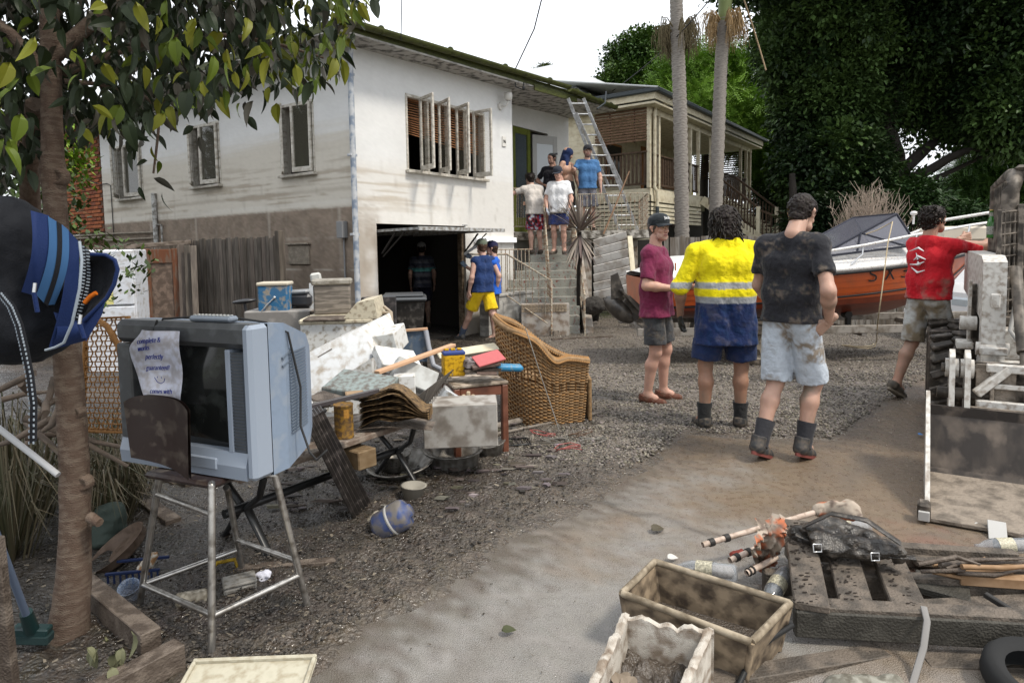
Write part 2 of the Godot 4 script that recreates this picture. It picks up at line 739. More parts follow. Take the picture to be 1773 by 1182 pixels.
func ground() -> void:
	for q in [[395, 1235], [640, 1075], [900, 915], [1130, 793], [1185, 748], [1330, 758], [1440, 762], [1530, 700], [1640, 636], [1800, 634]]:
		var p := gr(q[0], q[1])
		slab.append(Vector2(p.x, p.z))
	slab.append(Vector2(7.5, -6.8))
	slab.append(Vector2(8, 0.6))
	slab.append(Vector2(-0.3, 0.6))
	var lump := noise(5.0, 21, 4)
	var ridge := noise(14.0, 22, 3)
	var patch := noise(0.9, 23, 3)
	var m := mb()
	var xs := []
	var zs := []
	var t := -420.0
	while t < 420.0:
		xs.append(t)
		t += 0.045 if t > -3.6 and t < 5.6 else (0.25 if t > -14 and t < 18 else 12.0)
	t = 40.0
	while t > -520.0:
		zs.append(t)
		t -= 0.045 if t < -1.2 and t > -8.8 else (0.12 if t < 1 and t > -15 else 10.0)
	var nx := xs.size()
	for z: float in zs:
		for x: float in xs:
			var y := lie(x, z)
			var near := x > -14 and x < 18 and z > -15 and z < 1
			var c := Color(0.12, 0.13, 0.07)
			if near:
				var gv := gravelly(x, z)
				var w := patch.get_noise_2d(x, z)
				var l := lump.get_noise_2d(x, z)
				var ri := 1.0 - absf(ridge.get_noise_2d(x, z)) * 2.0
				var h := l * 0.028 + ri * 0.014
				var ed := slab_edge(Vector2(x, z)) if x > -1.5 and z > -7.5 else -1.0
				h = lerpf(h, l * 0.012, gv)
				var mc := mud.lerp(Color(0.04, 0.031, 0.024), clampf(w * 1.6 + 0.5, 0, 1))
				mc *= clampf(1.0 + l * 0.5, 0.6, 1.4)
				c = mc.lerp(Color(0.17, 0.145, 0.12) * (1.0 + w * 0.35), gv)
				# wheel ruts of wet mud across the gravel
				var rut := smoothstep(0.35, 0.1, absf(z + 7.35 - 0.1 * x + 0.12 * w)) * smoothstep(1.2, 2.0, x)
				c = c.lerp(Color(0.075, 0.066, 0.056), rut * 0.85)
				h -= rut * 0.03
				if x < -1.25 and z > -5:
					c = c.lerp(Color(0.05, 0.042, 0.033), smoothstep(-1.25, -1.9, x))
				y += h + 0.018
				if ed > -0.5:
					c = c.lerp(Color(0.1, 0.08, 0.06) * clampf(1.0 + l * 0.4, 0.7, 1.3), smoothstep(-0.42 + w * 0.2, -0.02, ed) * 0.85)
				if ed > -0.05:
					y -= smoothstep(-0.06, 0.34, ed + l * 0.13 + w * 0.1) * 0.08
			else:
				y -= 0.03
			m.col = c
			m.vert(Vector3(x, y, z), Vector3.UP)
	for b in zs.size() - 1:
		for a in nx - 1:
			var q := b * nx + a
			m.i.append_array([q, q + nx, q + 1, q + 1, q + nx, q + nx + 1])
	for b in range(1, zs.size() - 1):
		for a in range(1, nx - 1):
			var q := b * nx + a
			m.n[q] = (m.v[q + nx] - m.v[q - nx]).cross(m.v[q + 1] - m.v[q - 1]).normalized()
			if m.n[q].y < 0:
				m.n[q] = -m.n[q]
	var gm := mt("wet_mud", Color.WHITE, 1.0, {"sc": 1.3, "bump": 1.6, "bfreq": 0.06, "spec": 0.55})
	gm.albedo_texture = noise_map("mud_tone", 0.03, [[0.2, Color(0.75, 0.75, 0.75)], [0.75, Color(1, 0.99, 0.97)]], 5)
	gm.roughness_texture = rough_map("mud", 0.16, 0.6)
	structure("ground", m, gm)
	# concrete: one sheet whose edges the mud creeps over
	var s := mb()
	var cn := noise(1.1, 31, 5)
	var fn := noise(7.0, 32, 3)
	for b in 151:
		for a in 181:
			var x := -1.35 + a * 0.05
			var z := 0.5 - b * 0.05
			var brown := smoothstep(-0.9, 1.1, (x - 0.75) * 0.9 + (-z - 3.3) * 0.55 + cn.get_noise_2d(x, z) * 1.6 + fn.get_noise_2d(x, z) * 0.5)
			var c := Color(0.255, 0.243, 0.23).lerp(Color(0.19, 0.142, 0.098), brown)
			c *= 1.0 + fn.get_noise_2d(x + 9, z) * 0.16
			# silt smeared along the drive, and a drying crack
			var al := x * 0.62 - z * 0.78
			var ac := x * 0.78 + z * 0.62
			c = c.lerp(Color(0.13, 0.108, 0.088), clampf(smoothstep(0.1, 0.5, cn.get_noise_2d(al * 0.3, ac * 2.2)) * 0.6, 0, 1))
			c = c.lerp(Color(0.1, 0.08, 0.06), smoothstep(0.42, 0.02, slab_edge(Vector2(x, z)) + fn.get_noise_2d(x * 1.5, z * 1.5) * 0.3) * 0.9)
			c *= 1.0 - 0.45 * smoothstep(0.03, 0.0, absf(al - 3.1 + cn.get_noise_2d(ac * 2.0, 3.0) * 0.12))
			var red := smoothstep(0.45, 0.0, Vector2(x - 1.95, z + 2.85).length() + fn.get_noise_2d(x, z + 4) * 0.25)
			c = c.lerp(Color(0.23, 0.115, 0.08), red * 0.7)
			s.col = c
			s.vert(Vector3(x, 0.004 + cn.get_noise_2d(x * 1.5, z * 1.5) * 0.006, z), Vector3.UP)
	for b in 150:
		for a in 180:
			var q := b * 181 + a
			if slab_edge(Vector2(-1.35 + a * 0.05, 0.5 - b * 0.05)) > -0.12:
				s.i.append_array([q, q + 181, q + 1, q + 1, q + 181, q + 182])
	var cm := mt("muddy_concrete", Color.WHITE, 1.0, {"sc": 1.7, "bump": 0.35, "bfreq": 0.16, "spec": 0.5})
	cm.albedo_texture = noise_map("concrete_tone", 0.12, [[0.25, Color(0.72, 0.71, 0.69)], [0.5, Color(0.95, 0.94, 0.92)], [0.8, Color(1, 1, 1)]], 5, 1024)
	cm.roughness_texture = rough_map("concrete", 0.2, 0.6)
	structure("concrete_driveway", s, cm)
	# loose stones, clods and litter
	var stones := []
	for k in 3:
		var q := mb()
		var sq := Vector3(1, rnd(0.5, 0.8), rnd(0.7, 1.1))
		q.ball(Vector3.ZERO, sq, Basis(), 6, 4)
		for j in q.v.size():
			q.v[j] *= 1.0 + nz.get_noise_3dv(q.v[j] * 3.0 + Vector3(k, 0, 0)) * 0.5
		stones.append(q.build())
	var sm := mt("stone", Color.WHITE, 0.75)
	var w := [[], [], []]
	var cl := [[], [], []]
	for k in 120000:
		var p := gr(rnd(760, 1720), 548 + 260 * pow(rng.randf(), 1.5))
		p += Vector3(rnd(-0.15, 0.15), 0, rnd(-0.15, 0.15))
		if rng.randf() > gravelly(p.x, p.z) * (0.35 + 0.65 * smoothstep(-0.3, 0.2, nz.get_noise_2d(p.x * 1.5, p.z * 1.5 + 5))) or slab_edge(Vector2(p.x, p.z)) > 0.06 * nz.get_noise_2d(p.x * 9, p.z * 9):
			continue
		var r := rnd(0.004, 0.0125) * (1.7 if rng.randf() < 0.06 else 1.0)
		var b := Basis.from_euler(Vector3(rnd(-0.5, 0.5), rnd(0, 6), rnd(-0.5, 0.5))).scaled(Vector3.ONE * r)
		w[k % 3].append(Transform3D(b, Vector3(p.x, lie(p.x, p.z) + 0.016 + rnd(0, 0.008), p.z)))
		var g := rnd(0.06, 0.25)
		cl[k % 3].append(Color(g, g * rnd(0.84, 0.92), g * rnd(0.66, 0.82)))
	var gv := Node3D.new()
	for k in 3:
		var o := many("gravel", stones[k], sm, w[k], cl[k], self)
		o.set_meta("label", "loose grey brown gravel strewn over the yard")
		o.set_meta("category", "gravel")
	gv.free()
	var w2 := []
	var c2 := []
	for k in 15000:
		var p := gr(rnd(100, 1100), rnd(700, 1175))
		if slab_edge(Vector2(p.x, p.z)) > -0.02 or p.x < -1.5:
			continue
		var r := rnd(0.002, 0.008) * (1.7 if rng.randf() < 0.06 else 1.0)
		w2.append(Transform3D(Basis.from_euler(Vector3(rnd(-1, 1), rnd(0, 6), 0)).scaled(Vector3(r, r * 0.7, r)), Vector3(p.x, 0.02 + lump.get_noise_2d(p.x, p.z) * 0.028 + rnd(0, 0.016), p.z)))
		var g := rnd(0.03, 0.085)
		c2.append(Color(g, g * 0.88, g * 0.76))
	var o2 := many("mud_clods", stones[0], mt("clod", Color.WHITE, 0.45), w2, c2, self)
	metas(o2, "dark wet mud clods on the churned ground at left", "mud")
	# broken bits of board and rubbish trodden into the mud round the heap
	var w4 := []
	var c4 := []
	for k in 300:
		var p := gr(rnd(470, 1000), rnd(655, 900))
		if slab_edge(Vector2(p.x, p.z)) > -0.15 or (p.x > 0.35 and p.z > -5.2):
			continue
		var l := rnd(0.015, 0.07) * (2.0 if rng.randf() < 0.15 else 1.0)
		w4.append(Transform3D(Basis.from_euler(Vector3(rnd(-0.3, 0.3), rnd(0, 6), rnd(-0.35, 0.35))).scaled(Vector3(l, rnd(0.004, 0.016), rnd(0.008, 0.03))), Vector3(p.x, lie(p.x, p.z) + rnd(0.025, 0.05), p.z)))
		var g := rnd(0.03, 0.15) * (2.2 if rng.randf() < 0.12 else 1.0)
		c4.append(Color(g, g * rnd(0.78, 0.95), g * rnd(0.6, 0.9)))
	var o4 := many("broken_scraps", BoxMesh.new(), mt("scrap_mud", Color.WHITE, 0.6), w4, c4, self)
	metas(o4, "broken splinters and scraps trodden into the mud around the junk heap", "scraps")
	# flakes of leaf and twig
	var f := mb()
	f.quad(Vector3(-0.5, 0, -0.2), Vector3(0.5, 0.12, -0.25), Vector3(0.55, 0, 0.2), Vector3(-0.45, 0.1, 0.25))
	var w3 := []
	var c3 := []
	for k in 3500:
		var p := gr(rnd(0, 1773), rnd(560, 1180))
		var onslab := slab_edge(Vector2(p.x, p.z)) > 0
		if onslab and rng.randf() < 0.86:
			continue
		var r := rnd(0.006, 0.03) * (0.5 if onslab else 1.0)
		w3.append(Transform3D(Basis.from_euler(Vector3(rnd(-0.4, 0.4), rnd(0, 6), rnd(-0.4, 0.4))).scaled(Vector3(r, r, r * rnd(0.2, 0.9))), Vector3(p.x, lie(p.x, p.z) + (0.012 if onslab else 0.035), p.z)))
		var g := rnd(0.03, 0.2) * (0.5 if onslab else 1.0)
		c3.append(Color(g, g * 0.85, g * 0.65))
	var o3 := many("leaf_litter", f.build(), mt("litter", Color.WHITE, 0.8), w3, c3, self)
	metas(o3, "scattered scraps of dead leaf and twig on the ground", "leaf litter")
const HOUSE := Vector3(-2.408, -0.2, -10.0)
var house_turn := 54.3
var hb := Basis()
var wn := FastNoiseLite.new()

func hp(x: float, y: float, z: float) -> Vector3:    # house axes: x along the front, z out of it
	return HOUSE + hb * V(x, y, z)

func wall_colour(s: float, y: float, left: bool) -> Color:
	var n1 := wn.get_noise_2d(s * 0.35, y * 9.0)          # long level tide marks
	var n2 := wn.get_noise_2d(s * 2.2 + 40, y * 2.2)
	var n3 := wn.get_noise_2d(s * 7.0, y * 1.1 + 70)      # runs
	var n4 := wn.get_noise_2d(s * 14.0, y * 14.0 + 20)
	var paint := Color(0.66, 0.655, 0.64) * (1.0 + n2 * 0.05)
	var cream := Color(0.56, 0.52, 0.45)
	var silt := Color(0.225, 0.178, 0.138)
	var c := paint
	if left:
		c = c.lerp(cream, smoothstep(3.75, 3.35, y + n1 * 0.15))
		c = c.lerp(Color(0.36, 0.31, 0.245), clampf(smoothstep(0.02, 0.4, n1 + n2 * 0.3) * smoothstep(3.5, 2.75, y) * 0.85, 0, 1))
		c = c.lerp(Color(0.33, 0.285, 0.225), smoothstep(0.06, 0.0, absf(y - 2.62 - n2 * 0.02)) * 0.5)
		c = c.lerp(Color(0.6, 0.57, 0.51), smoothstep(0.05, 0.02, absf(y - 2.42)) * 0.7)
		var low := smoothstep(2.36, 2.32, y + n4 * 0.012)
		c = c.lerp(silt * (1.0 + n2 * 0.3 + n4 * 0.25), low)
		if low > 0.5:
			for j in [-0.35, -2.2, -4.6, -6.4]:
				c = c.lerp(cream, smoothstep(0.03, 0.005, absf(s - j + n3 * 0.02)) * 0.35 * smoothstep(0.9, 2.3, y))
			for j in [1.86, 1.35, 0.85]:
				c = c.lerp(cream, smoothstep(0.02, 0.005, absf(y - j)) * clampf(0.35 + n2, 0, 0.6))
	else:
		c = c.lerp(Color(0.6, 0.57, 0.52), smoothstep(3.2, 2.9, y + n1 * 0.1) * 0.6)
		c = c.lerp(Color(0.43, 0.37, 0.295), clampf(smoothstep(0.05, 0.4, n1 + 0.06) * smoothstep(3.0, 2.85, y) * smoothstep(2.1, 2.5, y) * smoothstep(3.4, 0.2, s), 0, 1) * 0.8)
		var corner := smoothstep(0.9, 0.0, s + n2 * 0.5) * smoothstep(2.6, 1.9, y + n4 * 0.2)
		c = c.lerp(Color(0.33, 0.27, 0.21), clampf(corner, 0, 1) * 0.75)
		c = c.lerp(Color(0.38, 0.335, 0.28), smoothstep(1.2, 0.2, y + n2 * 0.4) * 0.8)
	c = c.lerp(Color(0.3, 0.26, 0.21), clampf(smoothstep(0.25, 0.6, n3) * smoothstep(3.6, 2.4, y) * 0.35, 0, 1))
	return c * (1.0 + n4 * 0.06)

# a wall in one plane of the house with openings; along is the local x (front) or z (side)
func wall(called: String, root: Node3D, from: float, to: float, low: float, high: float, off: float, left: bool, holes: Array) -> void:
	var m := mb()
	var xs := {}
	var ys := {}
	var t := from
	while t < to:
		xs[snappedf(t, 0.001)] = 1
		t += 0.06
	xs[to] = 1
	t = low
	while t < high:
		ys[snappedf(t, 0.001)] = 1
		t += 0.026
	ys[high] = 1
	for h in holes:
		for k in 2:
			xs[h[k]] = 1
			ys[h[k + 2]] = 1
	var xa := xs.keys()
	var ya := ys.keys()
	xa.sort()
	ya.sort()
	for y: float in ya:
		for x: float in xa:
			m.col = wall_colour(x, y, left)
			var top := 4.74 if left else 4.74 + 0.04 * minf(x, 6.0)
			if left:
				m.vert(V(off, minf(y, top), x), V(-1, 0, 0))
			else:
				m.vert(V(x, minf(y, top), off), V(0, 0, 1))
	var nx := xa.size()
	for b in ya.size() - 1:
		for a in nx - 1:
			var mid := W2((xa[a] + xa[a + 1]) / 2, (ya[b] + ya[b + 1]) / 2)
			var open := false
			for h in holes:
				if mid.x > h[0] and mid.x < h[1] and mid.y > h[2] and mid.y < h[3]:
					open = true
			if open:
				continue
			var q := b * nx + a
			m.i.append_array([q, q + nx, q + 1, q + 1, q + nx, q + nx + 1])
	for h in holes:
		m.col = wall_colour(h[0], h[2], left) * 0.9
		for e in [[h[0], h[2], h[0], h[3]], [h[1], h[2], h[1], h[3]], [h[0], h[2], h[1], h[2]], [h[0], h[3], h[1], h[3]]]:
			var th := 0.16
			if left:
				m.quad(V(off, e[1], e[0]), V(off, e[3], e[2]), V(off + th, e[3], e[2]), V(off + th, e[1], e[0]))
			else:
				m.quad(V(e[0], e[1], off), V(e[2], e[3], off), V(e[2], e[3], off - th), V(e[0], e[1], off - th))
	part(called, m, mt("stucco", Color.WHITE, 0.85, {"sc": 1.6, "bump": 0.35, "bfreq": 0.2}), root)

# a glazed sash hinged at p; w along the given direction
func sash(root: Node3D, p: Vector3, dir: Vector3, w: float, h: float, mat_: Material, pane: Material) -> void:
	var m := mb()
	var b := Basis(dir, Vector3.UP, dir.cross(Vector3.UP))
	var f := 0.05
	m.box(p + b * V(f / 2, h / 2, 0), V(f, h, 0.04), b)
	m.box(p + b * V(w - f / 2, h / 2, 0), V(f, h, 0.04), b)
	m.box(p + b * V(w / 2, f * 0.8, 0), V(w - 2 * f, f * 1.6, 0.036), b)
	m.box(p + b * V(w / 2, h - f / 2, 0), V(w - 2 * f, f, 0.036), b)
	var s := part("window_sash", m, mat_, root)
	part("pane", mb().box(p + b * V(w / 2, h / 2 + 0.01, 0), V(w - 2 * f + 0.01, h - 2.3 * f, 0.006), b, 0), pane, s)

func house() -> void:
	hb = Basis(Vector3.UP, deg_to_rad(house_turn))
	wn = noise(1.0, 77, 4)
	var h := thing("flooded_house", "white stucco house stained with flood silt, its garage door tilted open and front windows ajar", "house", HOUSE, house_turn)
	var win := mt("window_paint", Color(0.56, 0.53, 0.47), 0.55, {"sc": 2.0, "mud": [Color(0.3, 0.25, 0.19), 0.5, 0.75], "freq": 0.02})
	var pane := glass("dirty_pane", 0.12, Color(0.55, 0.53, 0.47))
	var dark := mt("inside", Color(0.05, 0.045, 0.04), 0.9)  # dark colour standing in for shade indoors and under the floors
	var lw := [[-1.74, -0.88, 2.88, 4.08], [-4.6, -3.62, 2.88, 4.08], [-7.75, -6.62, 2.82, 4.02]]
	wall("front_wall", h, 0.0, 4.22, 0.0, 5.0, 0.0, false, [[0.45, 2.66, 0.0, 2.08], [1.17, 3.3, 2.95, 4.25]])
	wall("side_wall", h, -8.56, 0.0, 0.0, 5.0, 0.0, true, lw)
	wall("porch_wall", h, 4.22, 8.0, 0.0, 5.0, -0.9, false, [[5.5, 7.0, 2.03, 4.45]])
	var m := mb()
	m.col = Color(0.62, 0.61, 0.59)
	m.quad(V(4.22, 0, 0), V(4.22, 5, 0), V(4.22, 5, -0.9), V(4.22, 0, -0.9))
	m.quad(V(8.0, 0, -0.9), V(8.0, 5, -0.9), V(8.0, 5, -10), V(8.0, 0, -10))
	m.quad(V(0, 0, -10), V(0, 5, -10), V(8, 5, -10), V(8, 0, -10))
	part("return_wall", m, mt("stucco", Color.WHITE), h)
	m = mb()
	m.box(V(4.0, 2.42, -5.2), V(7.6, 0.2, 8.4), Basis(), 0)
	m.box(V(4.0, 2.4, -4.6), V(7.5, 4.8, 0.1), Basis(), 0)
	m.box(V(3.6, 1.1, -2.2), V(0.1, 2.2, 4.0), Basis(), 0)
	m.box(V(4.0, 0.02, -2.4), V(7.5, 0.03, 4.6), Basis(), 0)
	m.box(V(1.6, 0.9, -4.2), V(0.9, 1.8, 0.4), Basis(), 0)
	part("dark_rooms", m, dark, h)  # unseen interior boxes coloured dark so the openings read as shaded
	m = mb()
	m.box(V(1.3, 1.75, -4.4), V(0.8, 0.5, 0.04))
	part("garage_shelf", m, mt("shelf_wood", Color(0.25, 0.19, 0.13), 0.8), h)
	m = mb()
	m.col = Color(1, 1, 1)
	var tilt := Basis(V(0, 0, 1), 0.032)
	m.box(V(3.7, 4.87, -5.0), V(8.62, 0.03, 10.9), tilt, 0)
	part("soffit", m, mt("soffit_paint", Color(0.42, 0.4, 0.37), 0.8, {"sc": 0.8, "mud": [Color(0.1, 0.095, 0.085), 0.55, 0.68], "freq": 0.015}), h)
	m = mb()
	var e := [V(-0.6, 4.82, 0.45), V(8.0, 5.08, 0.45), V(8.0, 5.08, -10.4), V(-0.6, 4.82, -10.4)]
	var r1 := V(3.7, 6.1, -3.6)
	var r2 := V(3.7, 6.1, -6.6)
	m.tri(e[0], e[1], r1)
	m.quad(e[1], e[2], r2, r1)
	m.tri(e[2], e[3], r2)
	m.quad(e[3], e[0], r1, r2)
	part("roof", m, mt("roof_sheet", Color(0.2, 0.22, 0.17), 0.6), h)
	var green := mt("gutter_green", Color(0.075, 0.085, 0.022), 0.5, {"sc": 0.9, "mud": [Color(0.03, 0.03, 0.014), 0.5, 0.8], "freq": 0.02, "stretch": V(1, 3, 1)})
	for g in [[-0.62, 5.6, 4.87, 5.12, 0.0], [5.58, 7.75, 5.06, 5.03, 0.04]]:
		m = mb()
		var prof := []
		for k in 9:
			var a := PI * k / 8
			prof.append(W2(0.075 * cos(a), -0.075 * sin(a)))
		prof.append(W2(-0.08, 0.05))
		prof.append(W2(-0.07, 0.05))
		for k in range(8, -1, -1):
			var a := PI * k / 8
			prof.append(W2(0.068 * cos(a), -0.066 * sin(a)))
		var ga := V(g[0], g[2], 0.53 + g[4])
		var gd := V(g[1] - g[0], g[3] - g[2], 0)
		m.prism(prof, gd.length(), Transform3D(Basis(V(0, 0, 1), V(0, 1, 0), gd.normalized()), ga))
		for j in 4:
			var jo := ga + gd * ((j + 0.5) / 4) - V(0, 0.012, 0)
			m.cyl(jo, jo + V(0.02, 0, 0), 0.074, -1, 12)
		part("gutter", m, green, h)
	m = mb()
	m.box(V(3.7, 4.94, 0.43), V(8.62, 0.13, 0.025), tilt)
	m.box(V(5.2, 4.9, 0.465), V(1.7, 0.13, 0.03), tilt)
	m.box(V(-0.6, 4.8, -5.0), V(0.025, 0.13, 10.8))
	part("fascia", m, green, h)
	var fr := mb()
	fr.box(V(2.235, 4.22, -0.03), V(2.13, 0.05, 0.09))
	fr.box(V(2.235, 2.965, 0.01), V(2.2, 0.05, 0.16))
	fr.box(V(1.19, 3.6, -0.03), V(0.045, 1.22, 0.09))
	fr.box(V(3.28, 3.6, -0.03), V(0.045, 1.22, 0.09))
	for x in [1.71, 2.235, 2.76]:
		fr.box(V(x, 3.6, -0.03), V(0.045, 1.22, 0.08))
	part("window_frame", fr, win, h)
	var xs := [1.46, 1.93, 2.4, 2.88]
	for k in 4:
		var al: float = deg_to_rad([108, 114, 110, 92][k])
		sash(h, V(xs[k], 2.99, 0.05), V(cos(al), 0, sin(al)), 0.46, 1.22, win, pane)
	var wood := mt("blind_wood", Color(0.4, 0.19, 0.09), 0.6, {"sc": 3.0, "mud": [Color(0.17, 0.085, 0.045), 0.5, 0.8]})
	var blind := part("blind", mb().box(V(2.235, 4.2, -0.14), V(2.1, 0.04, 0.05)), wood, h)
	for k in 15:
		var y := 4.16 - k * 0.043
		var sl := 0.006 * k * (1.0 if k > 6 else 0.2)
		part("slat", mb().bar(V(1.2, y + sl, -0.14), V(3.27, y - sl, -0.14), 0.042, 0.005, V(0, 1, 0.75)), wood, blind)
	for q in lw:
		var z0: float = q[0]
		var z1: float = q[1]
		fr = mb()
		fr.box(V(0.03, q[3] - 0.025, (z0 + z1) / 2), V(0.09, 0.05, z1 - z0))
		fr.box(V(-0.01, q[2] + 0.02, (z0 + z1) / 2), V(0.16, 0.045, z1 - z0 + 0.08))
		fr.box(V(0.03, (q[2] + q[3]) / 2, z0 + 0.02), V(0.09, q[3] - q[2] - 0.1, 0.04))
		fr.box(V(0.03, (q[2] + q[3]) / 2, z1 - 0.02), V(0.09, q[3] - q[2] - 0.1, 0.04))
		var f := part("window_frame", fr, win, h)
		sash(h, V(-0.04, q[2] + 0.06, z0 + 0.03), V(-0.55, 0, 0.83).normalized(), (z1 - z0) * 0.46, 1.1, win, pane)
		sash(h, V(-0.04, q[2] + 0.06, z1 - 0.03), V(-0.16, 0, -1).normalized(), (z1 - z0) * 0.5, 1.1, win, pane)
	var steel := mt("door_steel", Color(0.42, 0.43, 0.43), 0.5, {"sc": 2.0, "mud": [Color(0.16, 0.14, 0.115), 0.45, 0.65], "freq": 0.02})
	m = mb()
	var tb := Basis(V(1, 0, 0), -0.02)
	m.box(V(1.56, 1.97, -0.2), V(2.16, 0.012, 2.2), tb)
	var door := part("garage_door", m, steel, h)
	m = mb()
	for x in [0.5, 1.03, 1.56, 2.09, 2.62]:
		m.box(V(x, 1.95, -0.2), V(0.04, 0.03, 2.2), tb)
	m.box(V(1.56, 1.975, 0.91), V(2.2, 0.06, 0.03))
	part("door_frame", m, steel, door)
	part("door_handle", mb().cyl(V(1.56, 2.0, 0.91), V(1.56, 2.04, 0.91), 0.012).cyl(V(1.5, 2.045, 0.91), V(1.62, 2.045, 0.91), 0.01), steel, door)
	for x in [0.53, 2.6]:
		m = mb()
		m.bar(V(x, 1.93, 0.55), V(x, 1.55, 0.05), 0.03, 0.012)
		m.bar(V(x, 1.93, 0.35), V(x, 1.6, 0.03), 0.04, 0.02)
		part("door_arm", m, mt("dark_iron", Color(0.03, 0.028, 0.026), 0.5), door)
	for x in [0.48, 2.63]:
		part("door_jamb", mb().box(V(x, 1.04, -0.1), V(0.06, 2.06, 0.1)), mt("jamb_wood", Color(0.26, 0.2, 0.14), 0.8, {"sc": 2.0, "mud": [Color(0.1, 0.08, 0.06), 0.4, 0.7]}), h)
	var olive := mt("olive_door", Color(0.12, 0.14, 0.02), 0.5, {"sc": 1.5, "mud": [Color(0.1, 0.085, 0.05), 0.55, 0.8]})
	m = mb()
	m.box(V(5.56, 3.24, -0.93), V(0.1, 2.4, 0.06))
	m.box(V(6.17, 3.24, -0.93), V(0.12, 2.4, 0.06))
	m.box(V(5.86, 4.37, -0.93), V(0.5, 0.14, 0.056))
	m.box(V(5.86, 2.2, -0.93), V(0.5, 0.34, 0.056))
	var fd := part("front_door", m, olive, h)
	part("pane", mb().box(V(5.86, 3.33, -0.94), V(0.52, 1.95, 0.01), Basis(), 0), glass("door_glass", 0.7, Color(0.33, 0.36, 0.38)), fd)
	part("door_handle", mb().ball(V(6.17, 3.1, -0.86), V(0.03, 0.03, 0.03)).box(V(6.17, 3.15, -0.895), V(0.04, 0.16, 0.01)), mt("chrome", Color(0.6, 0.6, 0.6), 0.25, {"metal": 0.9}), fd)
	m = mb()
	var lb := Basis(Vector3.UP, -0.35)
	var lp := V(6.66, 3.2, -0.78)
	m.box(lp + lb * V(-0.31, 0, 0), V(0.13, 2.3, 0.04), lb)
	m.box(lp + lb * V(0.31, 0, 0), V(0.13, 2.3, 0.04), lb)
	m.box(lp + lb * V(0, 1.05, 0), V(0.5, 0.2, 0.036), lb)
	m.box(lp + lb * V(0, -0.9, 0), V(0.5, 0.5, 0.036), lb)
	var sd := part("screen_door", m, mt("grey_paint", Color(0.36, 0.355, 0.34), 0.6), h)
	part("pane", mb().box(lp + lb * V(0, 0.15, 0), V(0.5, 1.62, 0.01), lb, 0), mt("frosted_pane", Color(0.5, 0.53, 0.55), 0.35), sd)
	var porcelain := mt("porcelain", Color(0.62, 0.6, 0.56), 0.35)
	m = mb()
	m.cyl(V(3.8, 4.46, 0.0), V(3.8, 4.46, 0.05), 0.07)
	m.tube([V(3.8, 4.46, 0.05), V(3.8, 4.44, 0.14), V(3.83, 4.5, 0.18), V(3.85, 4.56, 0.18)], 0.02)
	m.lathe([W2(0.05, 0), W2(0.08, 0.03), W2(0.085, 0.1), W2(0.075, 0.15), W2(0.0, 0.17)], Transform3D(Basis(), V(3.85, 4.56, 0.18)), 16, true)
	part("wall_lamp", m, porcelain, h)
	var plate := part("number_plate", mb().box(V(3.92, 3.79, 0.012), V(0.13, 0.2, 0.02)), porcelain, h)
	lettering("house_number", "96", 0.085, plate, Transform3D(Basis(), V(3.92, 3.79, 0.025)), mt("ink", Color(0.02, 0.02, 0.02), 0.6))
	m = mb()
	m.tube([V(-0.03, 0.1, 0.06), V(-0.03, 4.55, 0.06), V(-0.1, 4.75, 0.2), V(-0.15, 5.0, 0.42)], 0.045, 10)
	for y in [0.7, 1.9, 3.1, 4.3]:
		m.box(V(-0.02, y, 0.03), V(0.13, 0.04, 0.09))
	part("downpipe", m, mt("pipe_paint", Color(0.48, 0.49, 0.5), 0.5, {"sc": 1.6, "mud": [Color(0.2, 0.24, 0.3), 0.56, 0.6], "freq": 0.008}), h)
	part("meter_box", mb().box(V(-0.06, 1.98, -0.22), V(0.11, 0.26, 0.14)).cyl(V(-0.03, 1.1, -0.22), V(-0.03, 1.86, -0.22), 0.014), mt("box_grey", Color(0.22, 0.22, 0.22), 0.5), h)
	var silt := mt("silted_metal", Color(0.2, 0.165, 0.13), 0.8, {"sc": 2.0, "mud": [Color(0.28, 0.24, 0.19), 0.5, 0.7]})
	m = mb()
	m.box(V(-0.012, 1.6, -1.38), V(0.03, 0.32, 0.55))
	m.box(V(-0.03, 1.78, -1.38), V(0.07, 0.03, 0.62))
	part("wall_hatch", m, silt, h)
	m = mb()
	m.tube([V(-0.05, 1.0, -6.1), V(-0.05, 2.9, -6.1)], 0.05, 10)
	m.tube([V(-0.05, 1.0, -5.85), V(-0.05, 2.25, -5.85), V(-0.05, 2.25, -6.1)], 0.02, 8)
	part("waste_pipe", m, mt("pipe_white", Color(0.5, 0.5, 0.48), 0.5, {"sc": 2.0, "mud": [Color(0.25, 0.21, 0.17), 0.5, 0.7]}), h)
	m = mb()
	m.tube([V(-0.04, 2.1, -6.1), V(-0.04, 2.12, -8.6), V(-0.04, 2.1, -11)], 0.022, 8)
	m.tube([V(-0.04, 1.98, -6.1), V(-0.04, 1.97, -8.4), V(-0.04, 2.05, -8.7), V(-0.04, 2.05, -11)], 0.022, 8)
	part("water_pipe", m, silt, h)
	part("cable", mb().tube([V(-0.02, 2.05, -8.1), V(-0.02, 3.2, -8.1), V(-0.03, 3.25, -8.25), V(-0.03, 3.25, -8.6), V(-0.05, 3.5, -9.6)], 0.01, 6), mt("cable_black", Color(0.03, 0.03, 0.03), 0.6), h)
	part("wall_foot", mb().box(V(3.55, 1.82, 0.03), V(1.3, 0.1, 0.1)).box(V(4.22, 1.82, -0.4), V(0.08, 0.1, 0.9)), mt("stucco", Color.WHITE), h)
	var rw := thing("brick_annexe", "orange brick rear part of the house at far left, half hidden by the tree", "house", hp(0, 0, -8.62), house_turn)
